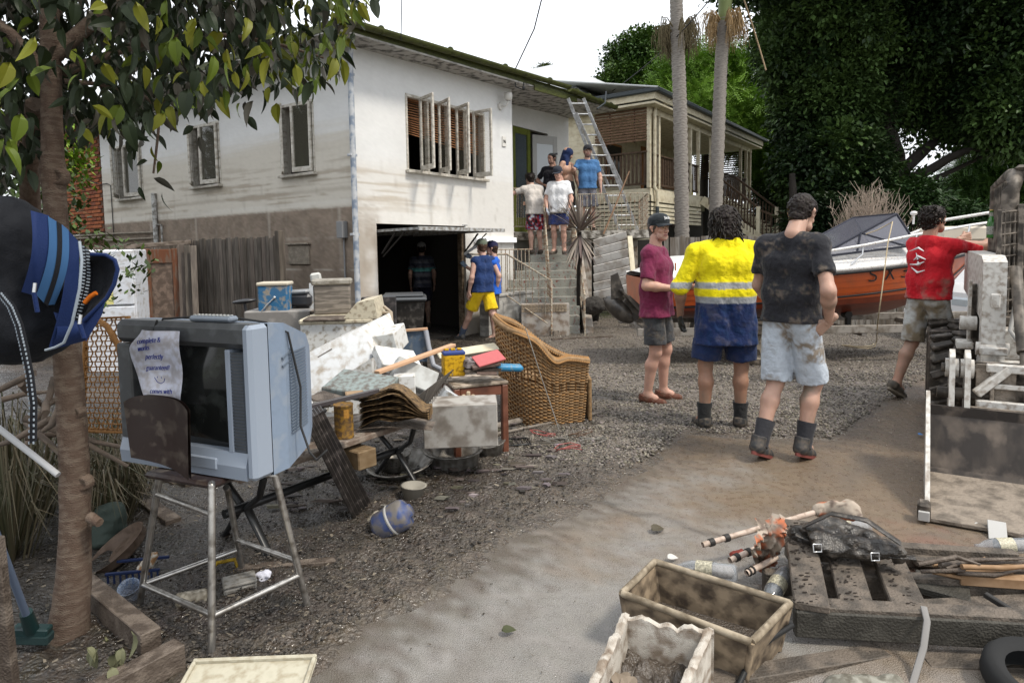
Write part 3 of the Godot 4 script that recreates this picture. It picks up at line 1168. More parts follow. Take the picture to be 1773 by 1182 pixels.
	var mortar := part("wall", mb().box(V(0.1, 3.6, -2.6), V(0.16, 2.9, 5.2), Basis(), 0).box(V(0.1, 1.06, -2.6), V(0.14, 2.12, 5.2), Basis(), 0), mt("mortar", Color(0.13, 0.075, 0.05), 0.9, {"sc": 1.0, "mud": [Color(0.09, 0.07, 0.055), 0.5, 0.7]}), rw)
	var bm := []
	for k in 4:
		bm.append(mt("brick_%d" % k, [Color(0.3, 0.09, 0.035), Color(0.25, 0.072, 0.03), Color(0.34, 0.11, 0.045), Color(0.2, 0.066, 0.036)][k], 0.85, {"sc": 3.0, "bump": 0.3, "bfreq": 0.1}))
	var brick := mb().box(Vector3.ZERO, V(0.03, 0.066, 0.225), Basis(), 0.004).build()
	for r in 31:
		for c in 9:
			var y := 2.22 + r * 0.088
			var z := -0.12 - c * 0.24 - (0.12 if r % 2 else 0.0)
			if r % 2 and c == 8:
				continue
			var o := part("brick", brick, bm[rng.randi() % 4], mortar)
			o.position = V(0.012 + rnd(-0.003, 0.003), y, z)
	var bf := mb()
	bf.box(V(0.0, 3.4, -2.75), V(0.1, 1.1, 0.06)).box(V(0.0, 3.4, -3.55), V(0.1, 1.1, 0.06)).box(V(-0.02, 2.86, -3.15), V(0.16, 0.06, 0.95)).box(V(0.0, 3.95, -3.15), V(0.1, 0.06, 0.85))
	var w2 := part("window", bf, win, rw)
	part("pane", mb().box(V(0.005, 3.4, -3.15), V(0.02, 1.04, 0.76), Basis(), 0), mt("dark_pane", Color(0.02, 0.022, 0.025), 0.08), w2)
	var sw := thing("side_wall", "low silt stained block wall with a thin iron rail beside the garage opening", "wall", hp(3.4, 0, 0.4), house_turn)
	part("block_wall", mb().box(V(0.05, 0.38, 0), V(1.55, 0.76, 0.22)).box(V(0.05, 0.775, 0), V(1.62, 0.05, 0.27)), mt("block_silt", Color(0.27, 0.24, 0.2), 0.85, {"sc": 1.2, "mud": [Color(0.5, 0.48, 0.44), 0.5, 0.62], "freq": 0.015}), sw)
	var rust := rail_metal()
	for k in 12:
		part("baluster", mb().cyl(V(-0.7 + k * 0.135, 0.79, 0), V(-0.7 + k * 0.135, 1.62, 0), 0.009, -1, 6), rust, sw)
	part("handrail", mb().bar(V(-0.75, 1.63, 0), V(0.85, 1.63, 0), 0.03, 0.02), rust, sw)

func rail_metal() -> StandardMaterial3D:
	return mt("rusty_rail", Color(0.42, 0.39, 0.31), 0.6, {"sc": 3.0, "mud": [Color(0.2, 0.085, 0.035), 0.5, 0.62], "freq": 0.02})

func lettering(called: String, text: String, height: float, parent: Node3D, t: Transform3D, mat_: Material, font := "Droid Sans", bold := true) -> void:
	var tm := TextMesh.new()
	var sf := SystemFont.new()
	sf.font_names = PackedStringArray([font])
	sf.font_weight = 700 if bold else 400
	tm.font = sf
	tm.text = text
	tm.font_size = 32
	tm.pixel_size = height / 32.0
	tm.depth = 0.002
	tm.curve_step = 2.0
	var o := MeshInstance3D.new()
	o.mesh = tm
	o.material_override = mat_
	o.name = called
	parent.add_child(o, true)
	o.transform = t

func stairs() -> void:
	var st := thing("front_stairs", "concrete front stairs with flaking red paint rising to the landing", "stairs", V(0.95, -0.2, -12.3))
	var con := mt("stair_concrete", Color(0.3, 0.3, 0.265), 0.8, {"sc": 1.5, "mud": [Color(0.22, 0.06, 0.045), 0.72, 0.74], "base2": Color(0.24, 0.235, 0.2), "freq": 0.022, "warp": 50.0, "bump": 0.3, "bfreq": 0.1})
	var lefts := [905, 905, 902, 877, 877, 877, 891, 905, 917, 925, 925, 925]
	var b := Basis(Vector3.UP, deg_to_rad(4))
	for k in 12:
		var d := 12.2 + k * 0.22
		var x0 := at(lefts[k], 428, d).x
		var x1 := at(1003, 428, d).x
		var h := (k + 1) * 0.168
		var dep := 0.25 if k < 11 else 0.6
		var m := mb(st)
		m.box(V((x0 + x1) / 2, -0.2 + h - 0.12 - 0.0, -d - dep / 2), V(x1 - x0, 0.24, dep), b, 0.008)
		part("step", m, con, st)
	var m2 := mb(st)
	var plas := mt("stair_plaster", Color(0.42, 0.385, 0.34), 0.85, {"sc": 0.9, "mud": [Color(0.22, 0.17, 0.13), 0.5, 0.7], "freq": 0.015})
	var prof := [W2(12.25, -0.25), W2(15.2, -0.25), W2(15.2, 1.72), W2(14.55, 1.7), W2(12.25, -0.06)]
	m2.prism(prof, 0.16, Transform3D(Basis(V(0, 0, -1), V(0, 1, 0), V(1, 0, 0)), V(at(1003, 428, 13.2).x, 0, 0)))
	part("stringer_wall", m2, plas, st)
	m2 = mb(st)
	m2.box(V(0.62, 0.1, -12.15), V(0.9, 0.62, 0.25)).box(V(0.42, 0.0, -12.6), V(0.2, 0.6, 1.0))
	part("low_wall", m2, plas, st)
	var tile := mt("brown_tile", Color(0.26, 0.17, 0.1), 0.45, {"sc": 4.0, "mud": [Color(0.35, 0.28, 0.2), 0.5, 0.8]})
	for k in 16:
		for j in 3:
			part("tile", mb(st).box(V(0.2 + k * 0.053, 0.28 + j * 0.05, -12.02), V(0.047, 0.044, 0.02), Basis(), 0.003), tile, st)
	var rust := rail_metal()
	for s in 2:
		var xo: float = at(948 if s == 0 else 1001, 428, 13.0).x
		for fl in [[11.9, 13.0], [13.1, 14.3]]:
			var r := thing("stair_handrail", "thin rusty stair handrail, " + ("left" if s == 0 else "right") + " side of the " + ("lower" if fl[0] < 12 else "upper") + " steps", "handrail", V(xo, -0.2, -fl[0]))
			var y0: float = -0.2 + (fl[0] - 12.2) / 0.22 * 0.168 + 0.15
			var y1: float = -0.2 + (fl[1] - 12.2) / 0.22 * 0.168 + 0.15
			part("rail", mb(r).tube([V(xo, y0 + 0.85, -fl[0]), V(xo, y1 + 0.85, -fl[1])], 0.018, 8).tube([V(xo, y0 + 0.2, -fl[0]), V(xo, y1 + 0.2, -fl[1])], 0.012, 8), rust, r)
			for k in 8:
				var t := k / 7.0
				var y := lerpf(y0, y1, t)
				part("baluster", mb(r).cyl(V(xo, y + (-0.15 if k % 7 == 0 else 0.2), -lerpf(fl[0], fl[1], t)), V(xo, y + 0.85, -lerpf(fl[0], fl[1], t)), 0.016 if k % 7 == 0 else 0.008, -1, 6), rust, r)
	var rr := thing("stair_flank_railing", "rusty railing sloping down along the left side of the lowest steps", "handrail", at(890, 520, 11.8))
	var pa := at(878, 440, 12.4)
	var pc := at(955, 486, 11.9)
	var pe := at(955, 570, 11.8)
	part("rail", mb(rr).tube([at(808, 440, 11.9), pa, pc, pe], 0.018, 8).tube([at(878, 512, 12.2), at(948, 560, 11.8)], 0.012, 8), rust, rr)
	for k in 7:
		var t := k / 7.0
		part("baluster", mb(rr).cyl(pa.lerp(pc, t), pa.lerp(pc, t) - V(0, 0.75, 0), 0.009, -1, 6), rust, rr)
	var ld := thing("porch_landing", "concrete landing slab with a chipped edge before the front door", "landing", V(1.5, -0.2, -14.6))
	var m := mb(ld)
	var lm := mt("landing_edge", Color(0.45, 0.42, 0.37), 0.85, {"sc": 1.2, "mud": [Color(0.13, 0.11, 0.085), 0.5, 0.62], "freq": 0.02})
	var poly := [W2(0.06, 14.85), W2(1.47, 14.75), W2(1.47, 14.0), W2(3.0, 13.95), W2(3.4, 17.4), W2(1.0, 17.2)]
	m.prism(poly, 0.17, Transform3D(Basis(V(1, 0, 0), V(0, 0, -1), V(0, 1, 0)), V(0, 1.64, 0)))
	part("slab", m, lm, ld)
	part("pillar", mb(ld).box(V(1.6, 0.7, -14.3), V(0.3, 1.85, 0.3)), plas, ld)
	part("pillar", mb(ld).box(V(2.98, 0.7, -16.2), V(0.3, 1.85, 0.3)), plas, ld)
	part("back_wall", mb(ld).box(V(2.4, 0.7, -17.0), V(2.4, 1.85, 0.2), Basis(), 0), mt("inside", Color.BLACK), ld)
	var lr := thing("landing_railing", "thin rusty iron railing round the edge of the landing", "railing", V(2.2, 1.81, -14.0))
	var run := [V(1.46, 1.81, -14.05), V(2.95, 1.81, -14.0), V(3.32, 1.81, -17.0)]
	for j in 2:
		part("rail", mb(lr).bar(run[j] + V(0, 0.78, 0), run[j + 1] + V(0, 0.78, 0), 0.03, 0.018).bar(run[j] + V(0, 0.1, 0), run[j + 1] + V(0, 0.1, 0), 0.02, 0.012), rust, lr)
		for k in 16:
			var p: Vector3 = run[j].lerp(run[j + 1], k / 16.0)
			part("baluster", mb(lr).cyl(p, p + V(0, 0.78, 0), 0.009, -1, 6), rust, lr)
	var l2 := thing("door_railing", "short twisted iron railing at the house corner beside the stairs", "railing", hp(4.3, 2.0, 0.1))
	for k in 7:
		var p := at(890 + k * 4, 392, 14.2)
		part("baluster", mb(l2).cyl(p, p + V(0.02 * (k % 2), 0.85, 0), 0.009, -1, 6), rust, l2)
	part("rail", mb(l2).tube([at(888, 326, 14.2), at(918, 328, 14.2)], 0.016, 6).tube([at(888, 392, 14.2), at(918, 392, 14.2)], 0.016, 6), rust, l2)
func queenslander() -> void:
	var q := thing("timber_house", "cream weatherboard house on stumps with a long brown railed porch", "house", hp(10.16, 0, 0.43), house_turn)
	var cream := mt("cream_paint", Color(0.62, 0.56, 0.42), 0.6, {"sc": 1.0, "mud": [Color(0.5, 0.44, 0.33), 0.55, 0.8]})
	var brown := mt("brown_stain", Color(0.085, 0.055, 0.036), 0.65, {"sc": 2.0, "mud": [Color(0.05, 0.033, 0.024), 0.45, 0.75]})
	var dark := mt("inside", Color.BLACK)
	var m := mb(q)
	m.box(hp(15.1, 3.16, -0.95), V(9.9, 0.19, 2.75), hb)
	part("deck", m, cream, q)
	for x in [10.16, 10.79, 13.29, 14.02, 15.25, 18.62, 19.35, 19.86]:
		part("porch_post", mb(q).box(hp(x, 4.36, 0.38), V(0.1, 2.2, 0.1), hb), cream, q)
	for z in [-1.28]:
		part("porch_post", mb(q).box(hp(10.2, 4.36, z), V(0.1, 2.2, 0.1), hb), cream, q)
	part("ceiling", mb(q).box(hp(15.1, 5.49, -0.95), V(10.6, 0.06, 3.3), hb), cream, q)
	part("beam", mb(q).box(hp(15.1, 5.37, 0.38), V(9.8, 0.16, 0.08), hb).box(hp(10.19, 5.37, -0.9), V(0.08, 0.16, 2.5), hb), cream, q)
	part("fascia", mb(q).box(hp(15.1, 5.66, 0.72), V(10.7, 0.2, 0.03), hb).box(hp(9.78, 5.66, -0.9), V(0.03, 0.2, 3.2), hb), cream, q)
	var slate := mt("slate_gutter", Color(0.05, 0.058, 0.062), 0.45)
	part("gutter", mb(q).box(hp(15.1, 5.79, 0.8), V(10.9, 0.12, 0.13), hb, 0.02).box(hp(9.72, 5.79, -0.85), V(0.13, 0.12, 3.3), hb, 0.02), slate, q)
	var tin := mt("roof_tin", Color(0.42, 0.43, 0.43), 0.4)
	m = mb(q)
	var rp := func(x: float, y: float, z: float) -> Vector3: return hp(x, y, z)
	for k in 60:
		var x0 := 9.66 + k * 0.19
		m.tube([hp(x0, 5.82, 0.85), hp(x0 + 0.0, 6.5, -2.4)], 0.03, 5, false)
	m.quad(hp(9.66, 5.82, 0.85), hp(20.6, 5.82, 0.85), hp(20.6, 6.5, -2.4), hp(9.66, 6.5, -2.4))
	m.quad(hp(9.5, 6.0, -1.4), hp(9.5, 6.0, -9), hp(13.5, 8.2, -7), hp(13.5, 8.2, -4.5))
	m.quad(hp(9.5, 6.0, -1.4), hp(20, 6.0, -1.4), hp(18, 8.2, -4.5), hp(13.5, 8.2, -4.5))
	part("roof", m, tin, q)
	for k in 13:
		var y := 3.32 + k * 0.172
		part("weatherboard", mb(q).box(hp(10.2, y, -3.5), V(0.03, 0.168, 4.3), hb * Basis(V(0, 0, 1), 0.09)), cream, q)
	m = mb(q)
	m.box(hp(15.2, 4.36, -2.3), V(10.0, 2.2, 0.1), hb)
	part("inner_wall", m, cream, q)
	var honey := mt("honey_timber", Color(0.3, 0.13, 0.045), 0.5)
	for x in [11.6, 15.9]:
		var d := part("door", mb(q).box(hp(x, 4.28, -2.23), V(0.95, 2.0, 0.05), hb), honey, q)
		part("pane", mb(q).box(hp(x, 4.4, -2.2), V(0.6, 1.4, 0.02), hb), mt("dark_pane", Color.BLACK), d)
	for x in [13.2, 18.0]:
		var d := part("window", mb(q).box(hp(x, 4.5, -2.23), V(1.2, 1.2, 0.05), hb), honey, q)
		part("pane", mb(q).box(hp(x, 4.5, -2.2), V(1.05, 1.05, 0.02), hb), mt("dark_pane", Color.BLACK), d)
	for k in 12:
		part("screen_slat", mb(q).box(hp(10.12, 4.58 + k * 0.076, -0.46 + rnd(-0.01, 0.01)), V(0.02, 0.05, 1.62), hb), mt("screen_timber", Color(0.17, 0.1, 0.062), 0.7, {"sc": 2.0, "mud": [Color(0.1, 0.06, 0.04), 0.5, 0.8]}), q)
		part("screen_slat", mb(q).box(hp(19.95, 4.4 + k * 0.085, -0.8), V(0.02, 0.05, 2.2), hb), brown, q)
	for z in [-0.05, -0.8]:
		part("screen_stud", mb(q).box(hp(10.15, 5.0, z), V(0.03, 0.95, 0.04), hb), brown, q)
	for run in [[10.2, 10.75], [10.85, 13.25], [13.35, 13.98], [15.3, 18.58], [18.66, 19.3]]:
		part("rail", mb(q).box(hp((run[0] + run[1]) / 2, 4.2, 0.38), V(run[1] - run[0], 0.05, 0.09), hb).box(hp((run[0] + run[1]) / 2, 3.38, 0.38), V(run[1] - run[0], 0.06, 0.05), hb), brown, q)
		var n := int((run[1] - run[0]) / 0.125)
		for k in n:
			part("baluster", mb(q).box(hp(run[0] + (k + 0.5) * (run[1] - run[0]) / n, 3.78, 0.38), V(0.065, 0.78, 0.02), hb), brown, q)
	part("rail", mb(q).box(hp(10.14, 4.25, -0.45), V(0.09, 0.05, 1.6), hb).box(hp(10.14, 3.38, -0.45), V(0.05, 0.06, 1.6), hb), brown, q)
	for k in 13:
		part("baluster", mb(q).box(hp(10.14, 3.8, -1.2 + k * 0.122), V(0.02, 0.82, 0.065), hb), brown, q)
	for k in 6:
		var y := 2.98 - k * 0.115 - (0.06 if k > 0 else 0.0)
		var hgt := 0.17 if k == 0 else 0.085
		part("skirt_board", mb(q).box(hp(12.2, y, 0.42), V(4.0, hgt, 0.025), hb), cream, q)
		part("skirt_board", mb(q).box(hp(10.14, y, -2.0), V(0.025, hgt, 4.8), hb), cream, q)
	for k in 5:
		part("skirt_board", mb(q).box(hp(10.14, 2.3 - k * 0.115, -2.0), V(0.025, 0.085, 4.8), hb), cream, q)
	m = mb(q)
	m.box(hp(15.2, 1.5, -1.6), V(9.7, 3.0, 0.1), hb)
	part("underfloor_shade", m, dark, q)  # dark sheet standing in for the shade below the deck
	for x in [10.3, 12.6, 15.2, 17.6, 19.7]:
		part("stump", mb(q).box(hp(x, 1.55, 0.3), V(0.16, 3.1, 0.16), hb), mt("stump_dark", Color(0.04, 0.038, 0.035), 0.8), q)
	part("downpipe", mb(q).tube([hp(10.9, 5.72, 0.72), hp(10.72, 5.6, 0.7), hp(10.35, 5.5, 0.5), hp(10.33, 5.3, 0.47), hp(10.33, 3.3, 0.47), hp(10.4, 3.15, 0.52), hp(10.4, 2.75, 0.52)], 0.05, 8), cream, q)
	part("lower_downpipe", mb(q).cyl(hp(10.4, 2.75, 0.52), hp(10.4, 1.0, 0.52), 0.055), slate, q)
	var ta := at(1216, 346, 21.2)
	var tb := at(1313, 411, 20.0)
	var td := at(1372, 440, 19.4)
	var off := V(0.75, 0.0, -0.45)
	for o in [Vector3.ZERO, off]:
		part("stair_stringer", mb(q).bar(ta + o, tb + o, 0.05, 0.28).bar(tb + o, td + o, 0.05, 0.28), cream, q)
		part("newel_post", mb(q).box(tb + o + V(0, 0.3, 0), V(0.11, 1.3, 0.11), hb), cream, q)
		part("stair_rail", mb(q).bar(ta + o + V(0.5, 0.75, 0), tb + o + V(0, 0.9, 0), 0.06, 0.06).bar(tb + o + V(0, 0.85, 0), td + o + V(0, 0.95, 0), 0.06, 0.06).bar(ta + o + V(0.3, 0.05, 0), tb + o + V(0, 0.22, 0), 0.05, 0.05), brown, q)
		for k in 17:
			var p: Vector3 = ta.lerp(tb, (k + 2.5) / 19.0) + o
			part("stair_baluster", mb(q).box(p + V(0, 0.42, 0), V(0.06, 0.85, 0.03), hb), brown, q)
		for k in 7:
			var p: Vector3 = tb.lerp(td, (k + 1) / 8.0) + o
			part("stair_baluster", mb(q).box(p + V(0, 0.5, 0), V(0.06, 0.85, 0.03), hb), brown, q)
	for k in 11:
		part("tread", mb(q).box(ta.lerp(tb, (k + 0.5) / 11.0) + off / 2 + V(0, 0.12, 0), V(0.3, 0.04, 0.9), hb), cream, q)
	var vest := lone("porch_vest", mb().box(hp(13.85, 3.7, 0.2), V(0.25, 0.5, 0.1), hb, 0.03).box(hp(13.9, 3.4, 0.2), V(0.2, 0.3, 0.08), hb, 0.03), mt("vest_yellow", Color(0.75, 0.6, 0.02), 0.7), "yellow cloth hanging at the far porch stair opening", "vest")
	var alu := mt("ladder_alu", Color(0.5, 0.51, 0.52), 0.4, {"metal": 0.6, "sc": 2.0, "mud": [Color(0.3, 0.28, 0.25), 0.55, 0.75]})
	var foot := at(1088, 398, 14.6)
	var top := at(997, 170, 14.2)
	var la := thing("extension_ladder", "aluminium extension ladder leaning on the green gutter from the landing", "ladder", foot)
	var w := V(0.21, 0, -0.02)
	for s in [-1.0, 1.0]:
		part("stile", mb(la).bar(foot + w * s, top + w * s * 0.8, 0.025, 0.07, V(1, 0, 0.2)), alu, la)
		part("stile", mb(la).bar(foot + w * s * 0.75 + V(-0.28, 0.95, 0.05), top.lerp(foot, 0.12) + w * s * 0.65 + V(0, 0.02, 0.07), 0.022, 0.06, V(1, 0, 0.2)), alu, la)
	for k in 13:
		var c := foot.lerp(top, (k + 0.5) / 13.0)
		part("rung", mb(la).cyl(c - w * 0.95, c + w * 0.95, 0.017, -1, 8), alu, la)
	var pole := lone("wooden_pole", mb().tube([at(1045, 405, 13.7), at(1068, 350, 13.75), at(1090, 296, 13.8)], [0.02, 0.018, 0.014], 6), mt("pole_wood", Color(0.26, 0.16, 0.1), 0.8), "thin crooked stick leaning up beside the ladder on the landing", "stick")

func paling_fence(called: String, label: String, a: Vector3, b: Vector3, top: float, mat_: Array, w := 0.1) -> Node3D:
	var g := V(a.x, lie(a.x, a.z), a.z)
	var f := thing(called, label, "fence", g)
	var n := int(W2(a.x - b.x, a.z - b.z).length() / w)
	var dir := (b - a)
	dir.y = 0
	var nrm := dir.normalized().cross(Vector3.UP)
	if nrm.dot(EYE - a) < 0:
		nrm = -nrm
	var bs := Basis(dir.normalized(), Vector3.UP, dir.normalized().cross(Vector3.UP))
	for k in n:
		var p := a + dir * ((k + 0.5) / n)
		var y0 := lie(p.x, p.z) - 0.05
		var h := top - y0 + rnd(-0.025, 0.015)
		part("paling", mb(f).box(V(p.x, y0 + h / 2, p.z) + nrm * (0.008 * (k % 2) + rnd(0, 0.006)), V(w * rnd(0.9, 0.98), h, 0.016), bs * Basis(V(0, 0, 1), rnd(-0.012, 0.012))), mat_[rng.randi() % mat_.size()], f)
	for y in [0.35, 1.35]:
		part("rail", mb(f).bar(a * V(1, 0, 1) + V(0, lie(a.x, a.z) + y, 0) - nrm * 0.045, b * V(1, 0, 1) + V(0, lie(b.x, b.z) + y, 0) - nrm * 0.045, 0.04, 0.08), mat_[0], f)
	return f

func fences() -> void:
	var grey := []
	for k in 4:
		grey.append(mt("paling_%d" % k, [Color(0.105, 0.085, 0.072), Color(0.085, 0.068, 0.057), Color(0.125, 0.105, 0.09), Color(0.07, 0.054, 0.045)][k], 0.85, {"sc": 0.9, "stretch": V(4, 0.35, 4), "mud": [[Color(0.17, 0.14, 0.115), Color(0.14, 0.12, 0.1), Color(0.2, 0.17, 0.14), Color(0.12, 0.1, 0.08)][k], 0.5, 0.75], "freq": 0.02, "bump": 0.3, "bfreq": 0.1}))
	var a := V(-3.33, 0, -9.4)
	var b := V(-5.6, 0, -11.02)
	var f := paling_fence("side_fence", "weathered grey brown paling fence along the silted side of the white house", a, b, 1.68, grey, 0.095)
	part("post", mb(f).box(V(a.x, 0.78, a.z + 0.06), V(0.1, 1.95, 0.1), hb), grey[3], f)
	var f2 := paling_fence("gate_fence", "short run of grey palings behind the white fridge and leaning door", V(-5.62, 0, -10.9), V(-8.2, 0, -10.2), 1.6, grey, 0.11)
	part("top_rail", mb(f2).bar(at(150, 433, 10.2), at(330, 419, 10.75), 0.1, 0.07), mt("rail_grey", Color(0.22, 0.18, 0.15), 0.8, {"sc": 1.5, "mud": [Color(0.1, 0.075, 0.06), 0.5, 0.7]}), f2)
	var dt := mt("old_door", Color(0.135, 0.052, 0.026), 0.6, {"sc": 1.2, "mud": [Color(0.13, 0.095, 0.07), 0.5, 0.65], "stretch": V(3, 0.6, 3)})
	var dp := at(284, 545, 10.3)
	dp.y = lie(dp.x, dp.z)
	var d := thing("brown_door", "old red brown panelled door with a mesh centre propped against the fence", "door", dp, 12)
	part("stile", mb().box(V(-0.21, 0.86, 0), V(0.1, 1.72, 0.045)), dt, d)
	part("stile", mb().box(V(0.21, 0.86, 0), V(0.1, 1.72, 0.045)), dt, d)
	part("cross_rail", mb().box(V(0, 1.6, 0), V(0.32, 0.22, 0.042)), dt, d)
	part("cross_rail", mb().box(V(0, 0.2, 0), V(0.32, 0.3, 0.042)), dt, d)
	part("panel", mb().box(V(0, 0.92, -0.008), V(0.33, 1.16, 0.012)), mt("door_panel", Color(0.12, 0.07, 0.045), 0.8, {"sc": 2.0, "mud": [Color(0.18, 0.13, 0.1), 0.45, 0.6]}), d)
	for k in 3:
		lone("fence_board", mb().bar(at(316 + k * 11, 548, 10.2 - k * 0.05) * V(1, 0, 1) + V(0, -0.15, 0), at(312 + k * 11, 423 + k, 10.35 - k * 0.05), 0.09, 0.02, V(0.3, 0, 1)), grey[k], ["pinkish grey upright board right of the brown door", "dark upright board at the bend in the side fence", "wet dark board leaning at the start of the side fence"][k], "board")
	var pale := []
	for k in 3:
		pale.append(mt("pale_paling_%d" % k, [Color(0.2, 0.18, 0.155), Color(0.165, 0.145, 0.125), Color(0.23, 0.21, 0.185)][k], 0.85, {"sc": 0.9, "stretch": V(4, 0.35, 4), "mud": [Color(0.12, 0.1, 0.085), 0.5, 0.8], "freq": 0.02}))
	paling_fence("back_fence", "long grey paling fence behind the orange boat", at(1150, 409, 12.6), at(1800, 404, 12.6), 1.63, pale, 0.1)
	var fib := mt("muddy_sheet", Color(0.5, 0.48, 0.45), 0.7, {"sc": 1.3, "mud": [Color(0.27, 0.235, 0.2), 0.5, 0.68], "freq": 0.008})
	var e := at(1040, 520, 12.3)
	e.y = -0.2
	var s := thing("fallen_cladding", "muddy white cladding boards collapsed at a slant under the landing", "cladding", e)
	for k in 7:
		part("board", mb(s).bar(at(1028, 512 - k * 15, 12.4 + k * 0.1), at(1094 - k * 1.5, 497 - k * 15, 12.5 + k * 0.1), 0.025, 0.165, V(0, 1, 0.3)), fib, s)
	part("frame", mb(s).bar(at(1090, 410, 13.1), at(1098, 500, 12.6), 0.1, 0.1), mt("cream_paint", Color.WHITE), s)
func leaf_mesh(l: float, w: float, droop: float, fold := 0.25, n := 5) -> MB:
	var m := mb()
	for s in [-1.0, 1.0]:
		m.grid(n, 1, func(a: float, b: float) -> Vector3:
			var wd: float = w * pow(sin(PI * pow(a, 0.75)), 0.9) * b * s
			var y := -droop * a * a * l
			return V(wd, y + absf(wd) * fold, a * l * (1.0 - droop * 0.2 * a)))
	return m

func clump_mesh(n: int, size: float, l: float, w: float, feather := false) -> ArrayMesh:
	var m := mb()
	for k in n:
		var d := V(rnd(-1, 1), rnd(-0.8, 0.9), rnd(-1, 1)).normalized()
		var p := d * size * pow(rng.randf(), 0.5)
		var o := (d + V(rnd(-0.6, 0.6), rnd(-0.9, 0.3), rnd(-0.6, 0.6))).normalized()
		var x := o.cross(V(rnd(-0.3, 0.3), 1, rnd(-0.3, 0.3))).normalized()
		var up := x.cross(o)
		var ll := l * rnd(0.7, 1.25)
		var ww := w * rnd(0.8, 1.2)
		m.col = Color.WHITE * rnd(0.75, 1.2)
		if feather:
			for j in 5:
				var q := p + o * ll * j * 0.2
				for s in [-1.0, 1.0]:
					m.tri(q, q + (x * s + o * 0.5).normalized() * ww - up * 0.01, q + o * ll * 0.16 + x * s * ww * 0.5)
		else:
			m.tri(p, p + o * ll * 0.5 + x * ww + up * ww * 0.3, p + o * ll)
			m.tri(p, p + o * ll, p + o * ll * 0.5 - x * ww + up * ww * 0.3)
	return m.build()

# points through a crown: list of [px, py, depth, radius across, radius up, radius along, count]
func crown(list: Array, hollow := 0.45, gap := 0.0) -> Array:
	var w := []
	var gn := noise(0.55, 91, 2)
	for e in list:
		var c := at(e[0], e[1], e[2])
		for k in int(e[6]):
			var d := V(rng.randfn(), rng.randfn(), rng.randfn()).normalized() * pow(rng.randf(), hollow)
			var p := c + d * V(e[3], e[4], e[5])
			if gap > -1 and gn.get_noise_3dv(p) < gap - 0.35:
				continue
			w.append(Transform3D(Basis.from_euler(V(rnd(-0.5, 0.5), rnd(0, TAU), rnd(-0.5, 0.5))).scaled(Vector3.ONE * rnd(0.7, 1.3)), p))
	return w

func limb(pts: Array, r0: float, r1: float, m: MB, seg := 8) -> void:
	var p := []
	var r := []
	for k in pts.size() * 3 - 2:
		var t := k / 3.0
		var j := mini(int(t), pts.size() - 2)
		p.append(pts[j].cubic_interpolate(pts[j + 1], pts[maxi(j - 1, 0)], pts[mini(j + 2, pts.size() - 1)], t - j))
		r.append(lerpf(r0, r1, float(k) / (pts.size() * 3 - 3)) * rnd(0.93, 1.07))
	m.tube(p, r, seg)

func far_tree(called: String, label: String, base: Vector3, limbs: Array, crowns: Array, clump: ArrayMesh, leafm: Material, ca: Color, cb: Color, bark: Material, hollow := 0.45, gap := 0.0) -> Node3D:
	var t := thing(called, label, "tree", base)
	for l in limbs:
		var m := mb(t)
		limb(l[0], l[1], l[2], m)
		part("trunk" if l == limbs[0] else "limb", m, bark, t)
	var w := crown(crowns, hollow, gap)
	var inv := t.transform.affine_inverse()
	for k in w.size():
		w[k] = inv * w[k]
	var cl := []
	for q: Transform3D in w:
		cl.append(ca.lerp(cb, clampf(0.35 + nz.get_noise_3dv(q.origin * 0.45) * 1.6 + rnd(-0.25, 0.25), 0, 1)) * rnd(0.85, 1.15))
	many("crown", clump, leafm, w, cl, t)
	return t

func leafy(key: String, rough := 0.5, back := 0.35) -> StandardMaterial3D:
	return mt(key, Color.WHITE, rough, {"backlight": Color(back, back, back * 0.5), "tri": false})

